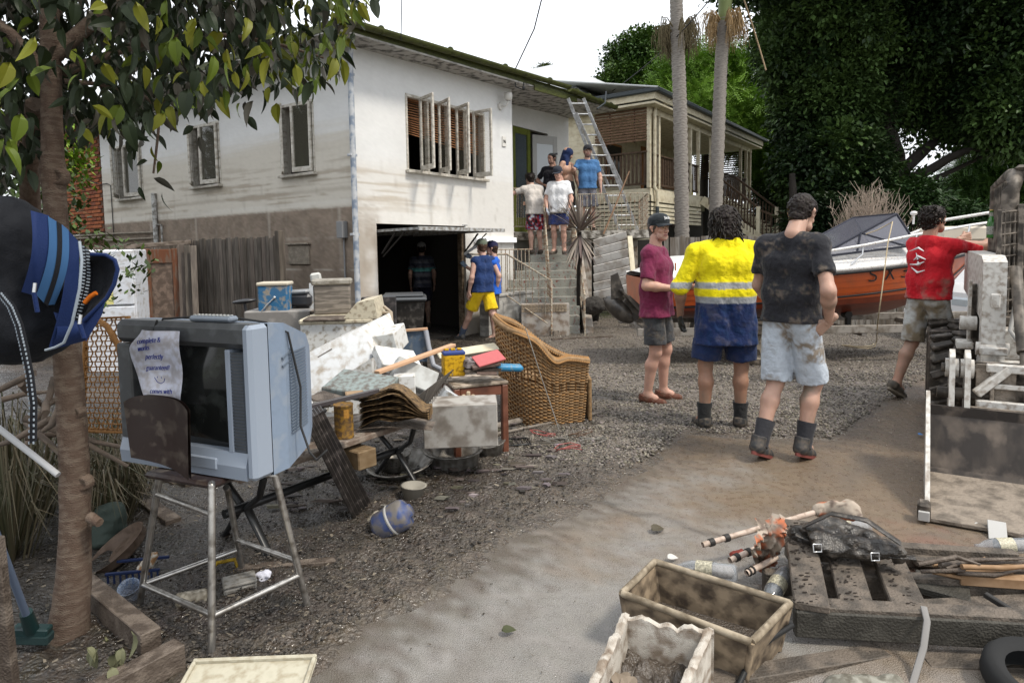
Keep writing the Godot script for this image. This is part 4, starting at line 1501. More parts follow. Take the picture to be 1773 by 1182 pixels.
func trees() -> void:
	var bark := mt("dark_bark", Color(0.035, 0.03, 0.026), 0.9, {"sc": 1.5, "bump": 0.8, "bfreq": 0.08})
	var lf := leafy("leaf_far")
	var big := clump_mesh(40, 0.46, 0.17, 0.05)
	var mid := clump_mesh(34, 0.33, 0.13, 0.036)
	var fea := clump_mesh(12, 0.4, 0.42, 0.085, true)
	var B := at(1535, 372, 21.0)
	B.y = -0.2
	var j1 := at(1540, 318, 21)
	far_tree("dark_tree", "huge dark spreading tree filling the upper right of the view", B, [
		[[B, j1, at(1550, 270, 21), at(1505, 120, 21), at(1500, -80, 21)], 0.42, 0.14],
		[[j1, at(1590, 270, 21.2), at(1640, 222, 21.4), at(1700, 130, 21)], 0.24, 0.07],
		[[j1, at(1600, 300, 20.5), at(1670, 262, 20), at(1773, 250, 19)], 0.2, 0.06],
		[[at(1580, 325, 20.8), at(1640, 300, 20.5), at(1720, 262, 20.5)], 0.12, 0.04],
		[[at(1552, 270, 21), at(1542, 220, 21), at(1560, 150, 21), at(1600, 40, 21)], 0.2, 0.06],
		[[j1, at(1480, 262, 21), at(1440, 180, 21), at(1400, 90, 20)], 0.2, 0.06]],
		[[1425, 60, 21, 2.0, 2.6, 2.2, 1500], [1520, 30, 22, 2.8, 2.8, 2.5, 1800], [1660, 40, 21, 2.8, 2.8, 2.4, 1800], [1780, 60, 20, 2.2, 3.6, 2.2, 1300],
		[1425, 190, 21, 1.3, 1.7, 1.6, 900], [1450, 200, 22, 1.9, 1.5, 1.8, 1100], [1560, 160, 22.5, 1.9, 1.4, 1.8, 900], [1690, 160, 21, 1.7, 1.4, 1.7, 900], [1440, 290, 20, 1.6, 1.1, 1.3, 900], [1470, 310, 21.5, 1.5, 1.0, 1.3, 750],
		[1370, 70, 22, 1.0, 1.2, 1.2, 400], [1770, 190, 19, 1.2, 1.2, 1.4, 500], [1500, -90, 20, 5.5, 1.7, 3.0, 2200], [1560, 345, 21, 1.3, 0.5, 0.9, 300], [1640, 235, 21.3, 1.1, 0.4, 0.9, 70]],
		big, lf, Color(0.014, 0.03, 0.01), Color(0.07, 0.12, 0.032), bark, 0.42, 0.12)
	var c2 := Color(0.035, 0.075, 0.014)
	far_tree("mango_tree", "rounded deep green tree behind the timber house roof", at(1120, 420, 34), [[[at(1120, 420, 34), at(1115, 260, 34), at(1120, 120, 34)], 0.35, 0.15]],
		[[1110, 130, 34, 2.2, 2.0, 2.0, 900], [1080, 160, 33, 1.6, 1.2, 1.5, 500], [1150, 170, 34, 2.0, 1.8, 2.0, 700], [1120, 90, 34, 1.3, 0.9, 1.2, 300]], big, lf, c2, Color(0.07, 0.12, 0.02), bark)
	far_tree("feathery_tree", "bright yellow green feathery tree between and behind the two palms", at(1215, 430, 28), [[[at(1215, 430, 28), at(1220, 300, 28), at(1225, 160, 28)], 0.25, 0.1], [[at(1220, 300, 28), at(1270, 230, 28), at(1310, 200, 28)], 0.12, 0.05]],
		[[1200, 130, 29, 1.7, 1.3, 1.7, 800], [1230, 195, 28, 2.2, 1.4, 1.8, 1000], [1292, 215, 28, 1.6, 1.1, 1.6, 900], [1165, 190, 29, 1.6, 1.0, 1.4, 600], [1330, 275, 28.5, 1.3, 1.6, 1.3, 900], [1260, 120, 29, 1.5, 1.0, 1.4, 450], [1330, 185, 28.5, 1.1, 1.3, 1.0, 600]], fea, lf, Color(0.1, 0.2, 0.022), Color(0.2, 0.33, 0.05), bark, 0.5, 0.08)
	far_tree("right_tree", "mid green tree beyond the skid loader at the right edge", at(1690, 420, 34), [[[at(1690, 420, 34), at(1692, 330, 34), at(1690, 250, 34)], 0.3, 0.12], [[at(1620, 420, 36), at(1616, 370, 36), at(1612, 330, 36)], 0.12, 0.06]],
		[[1650, 350, 34, 2.4, 1.3, 1.8, 900], [1730, 310, 33, 2.6, 1.9, 2.0, 1300], [1770, 260, 32, 1.8, 1.6, 2.0, 700], [1700, 390, 35, 3.4, 0.9, 1.8, 700]], fea, lf, Color(0.022, 0.05, 0.009), Color(0.06, 0.11, 0.02), bark, 0.5, 0.06)
	far_tree("roof_palm_top", "small treetop just showing over the roof of the timber house", at(943, 420, 45), [[[at(943, 420, 45), at(942, 220, 45), at(942, 122, 45)], 0.15, 0.08]], [[942, 123, 45, 0.6, 0.35, 0.6, 300]], mid, lf, Color(0.09, 0.12, 0.03), Color(0.14, 0.18, 0.05), bark)
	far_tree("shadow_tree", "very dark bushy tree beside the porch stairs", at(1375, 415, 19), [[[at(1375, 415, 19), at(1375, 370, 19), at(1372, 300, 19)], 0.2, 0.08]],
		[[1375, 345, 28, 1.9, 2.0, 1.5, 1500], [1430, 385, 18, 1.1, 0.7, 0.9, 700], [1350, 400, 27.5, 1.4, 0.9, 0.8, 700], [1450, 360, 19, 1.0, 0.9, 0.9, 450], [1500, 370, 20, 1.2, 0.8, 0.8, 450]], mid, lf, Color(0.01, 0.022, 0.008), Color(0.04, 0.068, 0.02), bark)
	far_tree("back_shrub", "dark green shrubs over the fence behind the boat canopy", at(1580, 410, 17), [[[at(1580, 410, 17), at(1580, 370, 17)], 0.08, 0.05]],
		[[1580, 350, 17, 0.7, 0.5, 0.6, 260], [1625, 372, 18, 0.9, 0.5, 0.7, 350], [1700, 390, 17, 1.6, 0.4, 0.7, 450]], mid, lf, Color(0.015, 0.035, 0.01), Color(0.035, 0.07, 0.02), bark)
	var tb := at(1505, 432, 13.4)
	tb.y = lie(tb.x, tb.z)
	var bush := thing("twiggy_bush", "leafless bush of pale grey brown twigs behind the boat", "bush", tb)
	var m := mb(bush)
	for k in 220:
		var a := V(rnd(-0.35, 0.35), 0.9, rnd(-0.3, 0.3))
		var d := V(rnd(-0.75, 0.75), rnd(2.0, 2.95), rnd(-0.5, 0.5))
		d.y -= absf(d.x) * 0.55
		var p := tb + d
		var q := tb + a
		var e := q.lerp(p, 0.6) + V(rnd(-0.07, 0.07), 0.03, rnd(-0.07, 0.07))
		m.tube([q, e, p], [0.011, 0.008, 0.004], 4, false)
		for j in 4:
			var s := e.lerp(p, rng.randf())
			m.tube([s, s + V(rnd(-0.16, 0.16), rnd(0.02, 0.26), rnd(-0.14, 0.14))], [0.006, 0.003], 4, false)
	part("twigs", m, mt("twig", Color(0.33, 0.265, 0.21), 0.9), bush).set_meta("kind", "stuff")
	m = mb(bush)
	for k in 5:
		m.tube([tb, tb + V(rnd(-0.3, 0.3), 1.0, rnd(-0.25, 0.25))], 0.025, 6)
	part("stems", m, mt("twig", Color.WHITE), bush)
	var sp := at(1562, 420, 14.2)
	sp.y = 0.9
	strappy("strap_plant", "green strap leaved plant behind the boat canopy", sp, 70, 1.1, 0.035, Color(0.05, 0.09, 0.02))
	palm("palm_tree", "ringed grey palm trunk nearer the timber house corner", [at(1182, 520, 15.2), at(1181, 400, 15), at(1178, 200, 15), at(1173, 60, 15), at(1170, -40, 15)], 0.155, true)
	palm("palm_tree", "ringed palm trunk with green crownshaft and hanging dead frond", [at(1236, 520, 16.2), at(1240, 350, 16), at(1248, 130, 16), at(1254, 40, 16), at(1260, -60, 16)], 0.15, false)
	far_tree("unseen_side_tree", "unseen leafy tree out of view at left, darkening the side windows and wall", V(-12.5, -0.2, -8.5), [[[V(-12.5, -0.2, -8.5), V(-12.4, 2, -8.4), V(-12.3, 5, -8.6)], 0.25, 0.1]], [[-760, 250, 8.5, 2.2, 2.4, 2.6, 900], [-900, 60, 8.0, 2.6, 2.4, 3.0, 900]], big, lf, Color(0.02, 0.04, 0.012), Color(0.05, 0.08, 0.02), bark, 0.45, -2.0)  # out of view, placed to darken the window reflections and the side wall
	front_tree()

func strappy(called: String, label: String, p: Vector3, n: int, l: float, w: float, c: Color) -> void:
	var t := thing(called, label, "plant", p)
	for k in n:
		var d := V(rnd(-1, 1), rnd(0.4, 2.0), rnd(-1, 1)).normalized()
		var x := d.cross(Vector3.UP).normalized()
		var ll := l * rnd(0.7, 1.1)
		var m := mb()
		m.col = c * rnd(0.7, 1.4)
		m.grid(4, 1, func(a: float, b: float) -> Vector3: return d * ll * a + V(0, -0.35 * a * a * ll * (1 - d.y * 0.7), 0) + x * (b - 0.5) * w * (1.05 - a))
		part("leaf", m, leafy("strap_leaf"), t)

func palm(called: String, label: String, path: Array, r: float, first: bool) -> void:
	var base: Vector3 = path[0]
	base.y = lie(base.x, base.z)
	path[0] = base
	var t := thing(called, label, "palm tree", base, 0, "palms beside the timber house")
	var pts := []
	var rad := []
	var n := 300
	for k in n + 1:
		var s := float(k) / n * (path.size() - 1)
		var j := mini(int(s), path.size() - 2)
		pts.append(path[j].cubic_interpolate(path[j + 1], path[maxi(j - 1, 0)], path[mini(j + 2, path.size() - 1)], s - j))
		var ring := 0.012 * (1.0 if (k * 2 / 5) % 2 == 0 else 0.0)
		rad.append(r * (1.1 - 0.25 * float(k) / n) + ring + rnd(-0.003, 0.003))
	var gm := mt("palm_trunk", Color(0.27, 0.245, 0.22), 0.85, {"sc": 1.0, "mud": [Color(0.12, 0.105, 0.09), 0.5, 0.65], "stretch": V(0.7, 4, 0.7), "freq": 0.03})
	part("trunk", mb(t).tube(pts, rad, 12), gm, t)
	var head: Vector3 = path[path.size() - 1]
	var neck: Vector3 = path[path.size() - 2]
	if not first:
		part("crownshaft", mb(t).tube([neck, neck.lerp(head, 0.5), head, head + V(0, 0.5, 0)], [r * 0.95, r * 1.15, r * 1.05, r * 0.6], 12), mt("shaft_green", Color(0.16, 0.19, 0.075), 0.5), t)
	else:
		part("crownshaft", mb(t).tube([head, head + V(0, 1.0, 0)], [r * 0.95, r * 0.6], 12), mt("shaft_green", Color(0.16, 0.19, 0.075), 0.5), t)
	var m := mb(t)
	var c0: Vector3 = neck + V(0, -0.05 if not first else 0.05, 0)
	for k in 26:
		var a := rnd(0, TAU)
		var o := V(cos(a), 0, sin(a))
		var l := rnd(0.35, 0.7)
		var p1 := c0 + o * r * 0.8 + V(0, rnd(-0.1, 0.1), 0)
		var p2 := p1 + o * l * 0.6 + V(0, 0.18, 0)
		m.tube([p1, p1.lerp(p2, 0.5) + V(0, 0.1, 0), p2], [0.018, 0.012, 0.007], 5, false)
		for j in 16:
			var s := p1.lerp(p2, rnd(0.25, 1.0)) + V(0, 0.05, 0)
			var e := s + V(rnd(-0.12, 0.12), -rnd(0.25, 0.75), rnd(-0.12, 0.12)) + o * 0.06
			m.tube([s, s.lerp(e, 0.5) + o * 0.05, e], [0.007, 0.007, 0.004], 3, false)
	part("flower_stalks", m, mt("stalk_first" if first else "stalk_second", Color(0.13, 0.105, 0.06) if first else Color(0.32, 0.22, 0.115), 0.9), t).set_meta("kind", "stuff")
	var top: Vector3 = head + V(0, 0.9 if first else 0.5, 0)
	for k in 11:
		var a := TAU * k / 11.0 + (0.2 if first else 0.5)
		frond(t, "frond", top, V(cos(a), rnd(0.5, 1.2), sin(a)).normalized(), 2.5, Color(0.06, 0.11, 0.025), 1.5)
	if not first:
		frond(t, "dead_frond", at(1278, -30, 15.8), V(0.3, -0.9, 0.1).normalized(), 1.95, Color(0.3, 0.22, 0.14), 0.25)
		t.get_node("dead_frond").set_meta("label", "withered brown frond hanging down")
	else:
		frond(t, "frond", at(1060, -60, 15.5), V(-0.95, -0.3, 0.1).normalized(), 1.1, Color(0.2, 0.22, 0.09), 0.5)

func frond(t: Node3D, called: String, p: Vector3, d: Vector3, l: float, c: Color, sag: float) -> void:
	var m := mb(t)
	var side := d.cross(Vector3.UP).normalized()
	var pts := []
	for k in 13:
		var s := k / 12.0
		pts.append(p + d * l * s + V(0, -sag * s * s * l * 0.5, 0))
	m.col = c * 1.2
	m.tube(pts, 0.018, 5)
	for k in 60:
		var s := 0.12 + 0.88 * k / 60.0
		var j := mini(int(s * 12), 11)
		var q: Vector3 = pts[j].lerp(pts[j + 1], s * 12 - j)
		var fw: Vector3 = (pts[j + 1] - pts[j]).normalized()
		for sd in [-1.0, 1.0]:
			m.col = c * rnd(0.75, 1.25)
			var ll := 0.42 * sin(PI * (0.12 + 0.8 * s)) * (0.55 if sag < 0.3 else 1.0)
			var e: Vector3 = q + (side * sd + fw * 0.7 + V(0, rnd(-0.5, 0.1), 0)).normalized() * ll
			m.tri(q, e, q + fw * 0.03)
	part(called, m, leafy("palm_leaf"), t)

func front_tree() -> void:
	var base := V(-1.68, 0, -2.33)
	var t := thing("street_tree", "slim brown tree trunk with big drooping leaves at the left foreground", "tree", base)
	var bk := mt("street_bark", Color(0.115, 0.078, 0.058), 0.9, {"sc": 3.0, "mud": [Color(0.18, 0.138, 0.105), 0.5, 0.7], "stretch": V(1, 2.5, 1), "bump": 0.5, "bfreq": 0.06})
	var px := [[100, 1165, 0.115], [118, 1090, 0.095], [127, 1000, 0.078], [130, 900, 0.07], [128, 800, 0.067], [122, 700, 0.066], [112, 560, 0.06], [100, 440, 0.055], [94, 340, 0.05], [91, 300, 0.056], [90, 250, 0.047], [87, 120, 0.043], [84, 0, 0.04], [82, -160, 0.035], [90, -380, 0.025]]
	var pts := []
	var rad := []
	for k in (px.size() - 1) * 4 + 1:
		var j := mini(k / 4, px.size() - 2)
		var s := k / 4.0 - j
		pts.append(at(lerpf(px[j][0], px[j + 1][0], s), lerpf(px[j][1], px[j + 1][1], s), 2.36))
		rad.append(0.74 * lerpf(px[j][2], px[j + 1][2], s) * (1.0 + nz.get_noise_1d(k * 0.9) * 0.07))
	part("trunk", mb(t).tube(pts, rad, 18), bk, t)
	for q in [[140, 838, 0.035], [128, 715, 0.03], [95, 305, 0.04], [157, 905, 0.018]]:
		var c := at(q[0], q[1], 2.333)
		part("knot", mb(t).lathe([W2(q[2] * 0.9, -0.03), W2(q[2] * 0.8, -0.004), W2(q[2] * 0.6, 0.006), W2(q[2] * 0.42, 0.0), W2(0.0, -0.002)], Transform3D(Basis(Vector3.RIGHT, PI / 2), c), 14, true), bk, t)
	part("stub", mb(t).cyl(at(155, 895, 2.32), at(172, 905, 2.3), 0.02, 0.016, 8), bk, t)
	var lim := [[[at(88, 100, 2.36), at(200, 10, 2.5), at(340, -40, 2.7), at(520, -30, 3.0)], 0.03, 0.008], [[at(86, 150, 2.36), at(20, 60, 2.3), at(-120, -40, 2.4)], 0.028, 0.01], [[at(85, 30, 2.36), at(160, -120, 2.7), at(300, -220, 3.2)], 0.03, 0.01], [[at(110, 140, 2.4), at(190, 150, 2.5), at(270, 185, 2.6), at(265, 300, 2.55)], 0.01, 0.004], [[at(110, 125, 2.4), at(300, 60, 2.8), at(450, 70, 3.0), at(560, 100, 3.1)], 0.018, 0.005], [[at(60, 180, 2.4), at(50, 330, 2.9), at(60, 420, 3.2)], 0.03, 0.05]]
	for l in lim:
		var m := mb(t)
		limb(l[0], l[1], l[2], m, 7)
		part("branch", m, bk, t)
	var edge := [[-400, 330], [0, 330], [60, 320], [75, 250], [150, 250], [200, 245], [235, 260], [285, 225], [330, 215], [400, 185], [480, 170], [550, 160], [595, 130], [630, 40], [660, -30], [760, -60]]
	var lm := []
	for k in 3:
		lm.append(leaf_mesh(1.0, [0.2, 0.17, 0.23][k], [0.35, 0.5, 0.2][k], 0.3).build())
	var mat_ := leafy("street_leaf", 0.45, 0.3)
	var spots := []
	var hang := [[255, 300, 2.5], [265, 330, 2.52], [280, 355, 2.5], [240, 345, 2.5], [262, 275, 2.5], [275, 300, 2.55], [415, 200, 2.6], [428, 222, 2.62], [335, 240, 2.5], [343, 258, 2.5], [455, 180, 2.7], [478, 200, 2.7], [375, 180, 2.7], [440, 60, 2.2], [425, 25, 2.15], [468, 38, 2.2], [545, 150, 3.0], [560, 130, 3.0], [585, 130, 3.1], [598, 90, 3.1]]
	for h in hang:
		spots.append(at(h[0], h[1] - 22, h[2]))
	for k in 60000:
		var x := rnd(-380, 720)
		var d := 1.9 + 2.6 * rng.randf()
		var lim_y := -60.0
		for j in edge.size() - 1:
			if x >= edge[j][0] and x < edge[j + 1][0]:
				lim_y = lerpf(edge[j][1], edge[j + 1][1], (x - edge[j][0]) / (edge[j + 1][0] - edge[j][0]))
		lim_y += nz.get_noise_2d(x * 0.02, d * 3.0) * 60 - 30
		var y := lim_y - 560.0 * rng.randf()
		if x > 480 and y < 200 and rng.randf() < 0.35:
			continue
		if y > 120 and x > 60 and x < 115:
			d = maxf(d, 2.55)
		var p := at(x, y, d)
		if d < 2.25 and rng.randf() < 0.5 or p.y > 4.6:
			continue
		spots.append(p)
		if spots.size() > 14000:
			break
	for k in 7000:  # crown leaves out of view, placed to shade the left foreground
		var d := V(rng.randfn(), rng.randfn() * 0.5, rng.randfn()).normalized() * pow(rng.randf(), 0.5)
		var p := V(-2.0, 3.9, -2.0) + d * V(2.9, 1.5, 2.7)
		var dz := maxf(0.05, -p.z)
		if p.y > 2.7 and (p.z > -0.6 or 886.5 + 1120.0 * p.x / dz < -60 or 430 - 1120.0 * (p.y - 1.45) / dz < -80):
			spots.append(p)
	var order := []
	for k in spots.size():
		var p: Vector3 = spots[k]
		order.append([p.distance_to(EYE) + maxf(0, p.y - 2.2) * 1.2 + maxf(0, -1.9 - p.x) * 2.0 if k >= hang.size() else 0.0, k])
	order.sort_custom(func(a: Array, b: Array) -> bool: return a[0] < b[0])
	var w := []
	var c := []
	for k in order.size():
		var p: Vector3 = spots[order[k][1]]
		var yaw := rnd(0, TAU)
		var pitch := rnd(0.25, 1.5)
		var b := Basis(Vector3.UP, yaw) * Basis(Vector3.RIGHT, pitch) * Basis(V(0, 0, 1), rnd(-1.3, 1.3))
		b = b.scaled(Vector3.ONE * rnd(0.055, 0.1))
		var col := Color(0.022, 0.036, 0.014).lerp(Color(0.115, 0.1, 0.085), 0.7 if rng.randf() < 0.3 else 0.05)
		if rng.randf() < 0.015 + (0.45 if p.x > 0.36 * p.z and p.z < -2.4 else 0.0):
			col = Color(0.1, 0.15, 0.015).lerp(Color(0.2, 0.2, 0.02), rng.randf())
		col *= rnd(0.55, 1.0)
		if k < 300:
			var key := "street_leaf_%d" % (rng.randi() % 10)
			var lmat := mt(key, Color.WHITE, 0.45, {"backlight": Color(0.3, 0.3, 0.15), "tri": false})
			if lmat.albedo_color == Color.WHITE:
				lmat.albedo_color = col.linear_to_srgb()
			var o := part("leaf", lm[rng.randi() % 3], lmat, t)
			o.transform = t.transform.affine_inverse() * Transform3D(b, p)
		else:
			w.append(t.transform.affine_inverse() * Transform3D(b, p))
			c.append(col)
	many("foliage", lm[0], mat_, w, c, t)
func plank(called: String, label: String, cat: String, a: Vector3, b: Vector3, w: float, h: float, m: Material, up := Vector3.UP) -> MeshInstance3D:
	return lone(called, mb().bar(a, b, w, h, up, 0.003), m, label, cat)

func blob_mesh(s: Soft, cell: float, k: float, colf = null) -> MB:
	var m := mb()
	s.mesh(m, cell, k, colf)
	return m

func television() -> void:
	var t := thing("television", "large grey tube television on the tall stool, with a handwritten note taped on its screen", "television", V(-1.258, 0.616, -2.44), -23.0)
	var grey := mt("tv_shell", Color(0.2, 0.25, 0.325), 0.45, {"sc": 2.0, "mud": [Color(0.235, 0.27, 0.32), 0.6, 0.8], "world": false})
	var dgrey := mt("tv_bezel", Color(0.055, 0.066, 0.08), 0.35, {"sc": 2.5, "mud": [Color(0.085, 0.09, 0.095), 0.6, 0.85], "world": false})
	var silver := mt("tv_silver", Color(0.26, 0.3, 0.36), 0.35)
	var W := 0.714
	var H := 0.575
	part("bezel_top", mb().box(V(0, H - 0.045, -0.03), V(W, 0.09, 0.09), Basis(), 0.02), dgrey, t)
	part("bezel_left", mb().box(V(-W / 2 + 0.04, H / 2, -0.03), V(0.08, H - 0.19, 0.08)), dgrey, t)
	part("bezel_right", mb().box(V(W / 2 - 0.125, H / 2, -0.03), V(0.025, H - 0.19, 0.075)), silver, t)
	part("bezel_bottom", mb().prism([W2(0.015, 0.0), W2(0.02, 0.05), W2(0.005, 0.1), W2(-0.07, 0.1), W2(-0.07, 0.0)], W - 0.044, Transform3D(Basis(V(0, 0, -1), V(0, 1, 0), V(1, 0, 0)) * Basis(V(-1, 0, 0), V(0, 1, 0), V(0, 0, 1)), V(-W / 2, 0, -0.0))), silver, t)
	part("control_flap", mb().box(V(0.02, 0.05, 0.018), V(0.3, 0.045, 0.012), Basis(), 0.004), mt("tv_silver", Color.WHITE), t)
	var sc := part("screen", mb().grid(16, 12, func(a: float, b: float) -> Vector3: return V(lerpf(-W / 2 + 0.075, W / 2 - 0.13, a), lerpf(0.1, H - 0.085, b), -0.03 + 0.025 * sin(PI * a) * sin(PI * b))), mt("tv_glass", Color(0.012, 0.016, 0.017), 0.12, {"sc": 2.0, "mud": [Color(0.035, 0.038, 0.035), 0.6, 0.85], "world": false}), t)
	var sp := part("speaker", mb().box(V(W / 2 - 0.08, H / 2 - 0.005, -0.03), V(0.065, H - 0.2, 0.07)), mt("speaker_grey", Color(0.1, 0.115, 0.135), 0.6, {"sc": 30.0, "bump": 0.2, "bfreq": 0.3, "world": false}), t)
	for k in 30:
		part("speaker_slit", mb().box(V(W / 2 - 0.08, 0.115 + k * 0.0122, 0.006), V(0.055, 0.004, 0.003), Basis(), 0), dgrey, sp)
	part("side_trim", mb().box(V(W / 2 - 0.022, H / 2, -0.03), V(0.046, H - 0.005, 0.1), Basis(), 0.014), silver, t)
	var m := mb()
	var secs := [[-0.075, W / 2 - 0.004, 0.0, H - 0.004], [-0.16, W / 2 - 0.006, 0.0, H - 0.01], [-0.36, W / 2 - 0.075, 0.03, H - 0.08], [-0.42, W / 2 - 0.11, 0.09, H - 0.14], [-0.5, 0.18, 0.14, H - 0.2]]
	for k in 4:
		var p: Array = secs[k]
		var q: Array = secs[k + 1]
		var c0 := [V(-p[1], p[2], p[0]), V(p[1], p[2], p[0]), V(p[1], p[3], p[0]), V(-p[1], p[3], p[0])]
		var c1 := [V(-q[1], q[2], q[0]), V(q[1], q[2], q[0]), V(q[1], q[3], q[0]), V(-q[1], q[3], q[0])]
		for e in 4:
			m.quad(c0[e], c0[(e + 1) % 4], c1[(e + 1) % 4], c1[e], V((c0[e] + c0[(e + 1) % 4]).x, (c0[e] + c0[(e + 1) % 4]).y - H, 0))
	m.quad(V(-0.18, 0.14, -0.5), V(0.18, 0.14, -0.5), V(0.18, H - 0.2, -0.5), V(-0.18, H - 0.2, -0.5), V(0, 0, -1))
	part("back_shell", m, grey, t)
	for k in 26:
		var y := 0.13 + k * 0.0125
		var f := 0.015 + 0.02
		var a := V(W / 2 - 0.0055 - 0.35 * 0.02, y, -0.19)
		var b := V(W / 2 - 0.069, y, -0.345)
		part("vent_slat", mb().bar(a + V(0.001, 0, 0), b + V(0.001, 0, 0), 0.004, 0.006, Vector3.UP, 0), mt("tv_vent", Color(0.13, 0.16, 0.2), 0.5), t)
	part("grip", mb().bar(V(W / 2 + 0.0, 0.43, -0.14), V(W / 2 - 0.02, 0.46, -0.21), 0.006, 0.012).bar(V(W / 2 + 0.0, 0.4, -0.14), V(W / 2 - 0.02, 0.415, -0.2), 0.006, 0.01), mt("tv_vent", Color.WHITE), t)
	part("power_cord", mb().tube([V(-0.12, H + 0.004, 0.005), V(-0.15, H - 0.1, 0.03), V(-0.12, H + 0.006, -0.02), V(0.1, H + 0.02, -0.08), V(0.3, H - 0.005, -0.12), V(0.352, H - 0.05, -0.18), V(0.35, 0.3, -0.24), V(0.36, 0.15, -0.22), V(0.4, 0.05, -0.22), V(0.45, 0.03, -0.2), V(0.47, 0.06, -0.24)], 0.0045, 6), mt("cable_black", Color.WHITE), t)
	var nt := thing("paper_note", "white paper note with blue handwriting taped over the television screen", "note", t.position + V(0, 0.3, 0), -23.0)
	var px := func(a: float, b: float) -> Vector3:
		var left := lerpf(-0.205, -0.125, smoothstep(0.2, 1.0, b)) + 0.05 * smoothstep(0.25, 0.0, b)
		left = -0.14 if b > 0.97 else left
		return V(lerpf(left - 0.02 * sin(PI * b), 0.032 + 0.012 * b, a), lerpf(0.245, -0.06, b), 0.045 + 0.012 * sin(a * 5.0 + b * 2.0) + 0.006 * sin(b * 9.0))
	part("sheet", mb().grid(16, 22, px), mt("note_paper", Color(0.62, 0.64, 0.74), 0.8, {"sc": 5.0, "mud": [Color(0.55, 0.57, 0.68), 0.5, 0.8], "world": false, "backlight": Color(0.2, 0.2, 0.22)}), nt)
	var ink := mt("blue_ink", Color(0.03, 0.045, 0.22), 0.6)
	var lines := [["complete &", -0.095, 0.208, 0.025, 6.0], ["works", -0.125, 0.178, 0.024, 8.0], ["perfectly", -0.07, 0.148, 0.024, 3.0], ["- guaranteed!", -0.06, 0.107, 0.023, 4.0], ["comes with", -0.045, 0.018, 0.023, 3.0], ["remote", -0.03, -0.018, 0.025, 2.0]]
	for l in lines:
		lettering("writing", l[0], l[3], nt, Transform3D(Basis(V(0, 0, 1), deg_to_rad(l[4])) * Basis(V(1, 0, 0), V(0.3, 1, 0), V(0, 0, 1)), V(l[1], l[2], 0.066)), ink, "Droid Sans", false)
	part("smile", mb().tube([V(-0.075, 0.07, 0.066), V(-0.06, 0.054, 0.067), V(-0.04, 0.049, 0.067), V(-0.025, 0.057, 0.066), V(-0.02, 0.07, 0.066)], 0.0014, 5), ink, nt)
	part("smile_eye", mb().ball(V(-0.057, 0.072, 0.067), V(0.002, 0.004, 0.001), Basis(), 6, 4), ink, nt)
	part("smile_eye", mb().ball(V(-0.037, 0.072, 0.067), V(0.002, 0.004, 0.001), Basis(), 6, 4), ink, nt)
	var rm := thing("remote_control", "grey remote control lying on top of the television", "remote control", t.to_global(V(0.13, H, -0.035)) if t.is_inside_tree() else t.transform * V(0.13, H, -0.035), -20)
	part("case", mb().box(V(0, 0.013, 0), V(0.2, 0.022, 0.05), Basis(), 0.008), mt("remote_grey", Color(0.2, 0.23, 0.27), 0.45), rm)
	for k in 20:
		part("button", mb().box(V(-0.08 + (k % 10) * 0.0175, 0.026, -0.01 + (k / 10) * 0.02), V(0.01, 0.005, 0.01), Basis(), 0.002), mt("button_pale", Color(0.35, 0.35, 0.33), 0.5), rm)
	var st := thing("bar_stool", "tall tubular steel stool with dark brown curved backrest, carrying the television", "stool", V(-1.2, 0, -2.5))
	var chrome := mt("stool_chrome", Color(0.5, 0.48, 0.45), 0.3, {"metal": 0.9, "sc": 4.0, "mud": [Color(0.22, 0.18, 0.15), 0.6, 0.75]})
	var ft := [V(-1.085, 0, -2.19), V(-0.845, 0, -2.52), V(-1.56, 0, -2.57), V(-1.24, 0, -2.83)]
	var tp := [at(366, 842, 2.27), at(476, 824, 2.44), at(276, 822, 2.5), at(394, 848, 2.68)]
	for k in 4:
		part("leg", mb(st).tube([ft[k], ft[k].lerp(tp[k], 0.5), tp[k], tp[k].lerp(V(-1.2, 0.61, -2.5), 0.12)], 0.0135, 10), chrome, st)
	var rung := func(a: int, b: int, h: float, h2: float) -> void: part("rung", mb(st).tube([ft[a].lerp(tp[a], h), ft[b].lerp(tp[b], h2)], 0.0115, 10), chrome, st)
	rung.call(0, 1, 0.26, 0.27)
	rung.call(2, 0, 0.17, 0.27)
	rung.call(2, 3, 0.17, 0.3)
	rung.call(3, 1, 0.42, 0.38)
	rung.call(2, 0, 0.86, 0.84)
	part("seat", mb(st).box(V(-1.2, 0.6, -2.52), V(0.36, 0.025, 0.34), Basis(Vector3.UP, deg_to_rad(-23)), 0.01), mt("stool_wood", Color(0.022, 0.012, 0.01), 0.35, {"sc": 2.0, "mud": [Color(0.11, 0.09, 0.07), 0.66, 0.8], "freq": 0.012, "warp": 50.0}), st)
	var c00 := at(212, 682, 2.42)
	var c10 := at(323, 697, 2.27)
	var c01 := at(226, 792, 2.4)
	var c11 := at(326, 832, 2.25)
	var out := V(-0.39, 0, 0.92)
	for d in [0.0, 0.012]:
		part("backrest", mb(st).grid(14, 10, func(a: float, b: float) -> Vector3: return c00.lerp(c10, a).lerp(c01.lerp(c11, a), b) - out * (0.03 * sin(PI * a) + d) + V(0, -0.03 * pow(absf(a - 0.5) * 2, 4) * (1 - b), 0)), mt("stool_wood", Color.WHITE), st)

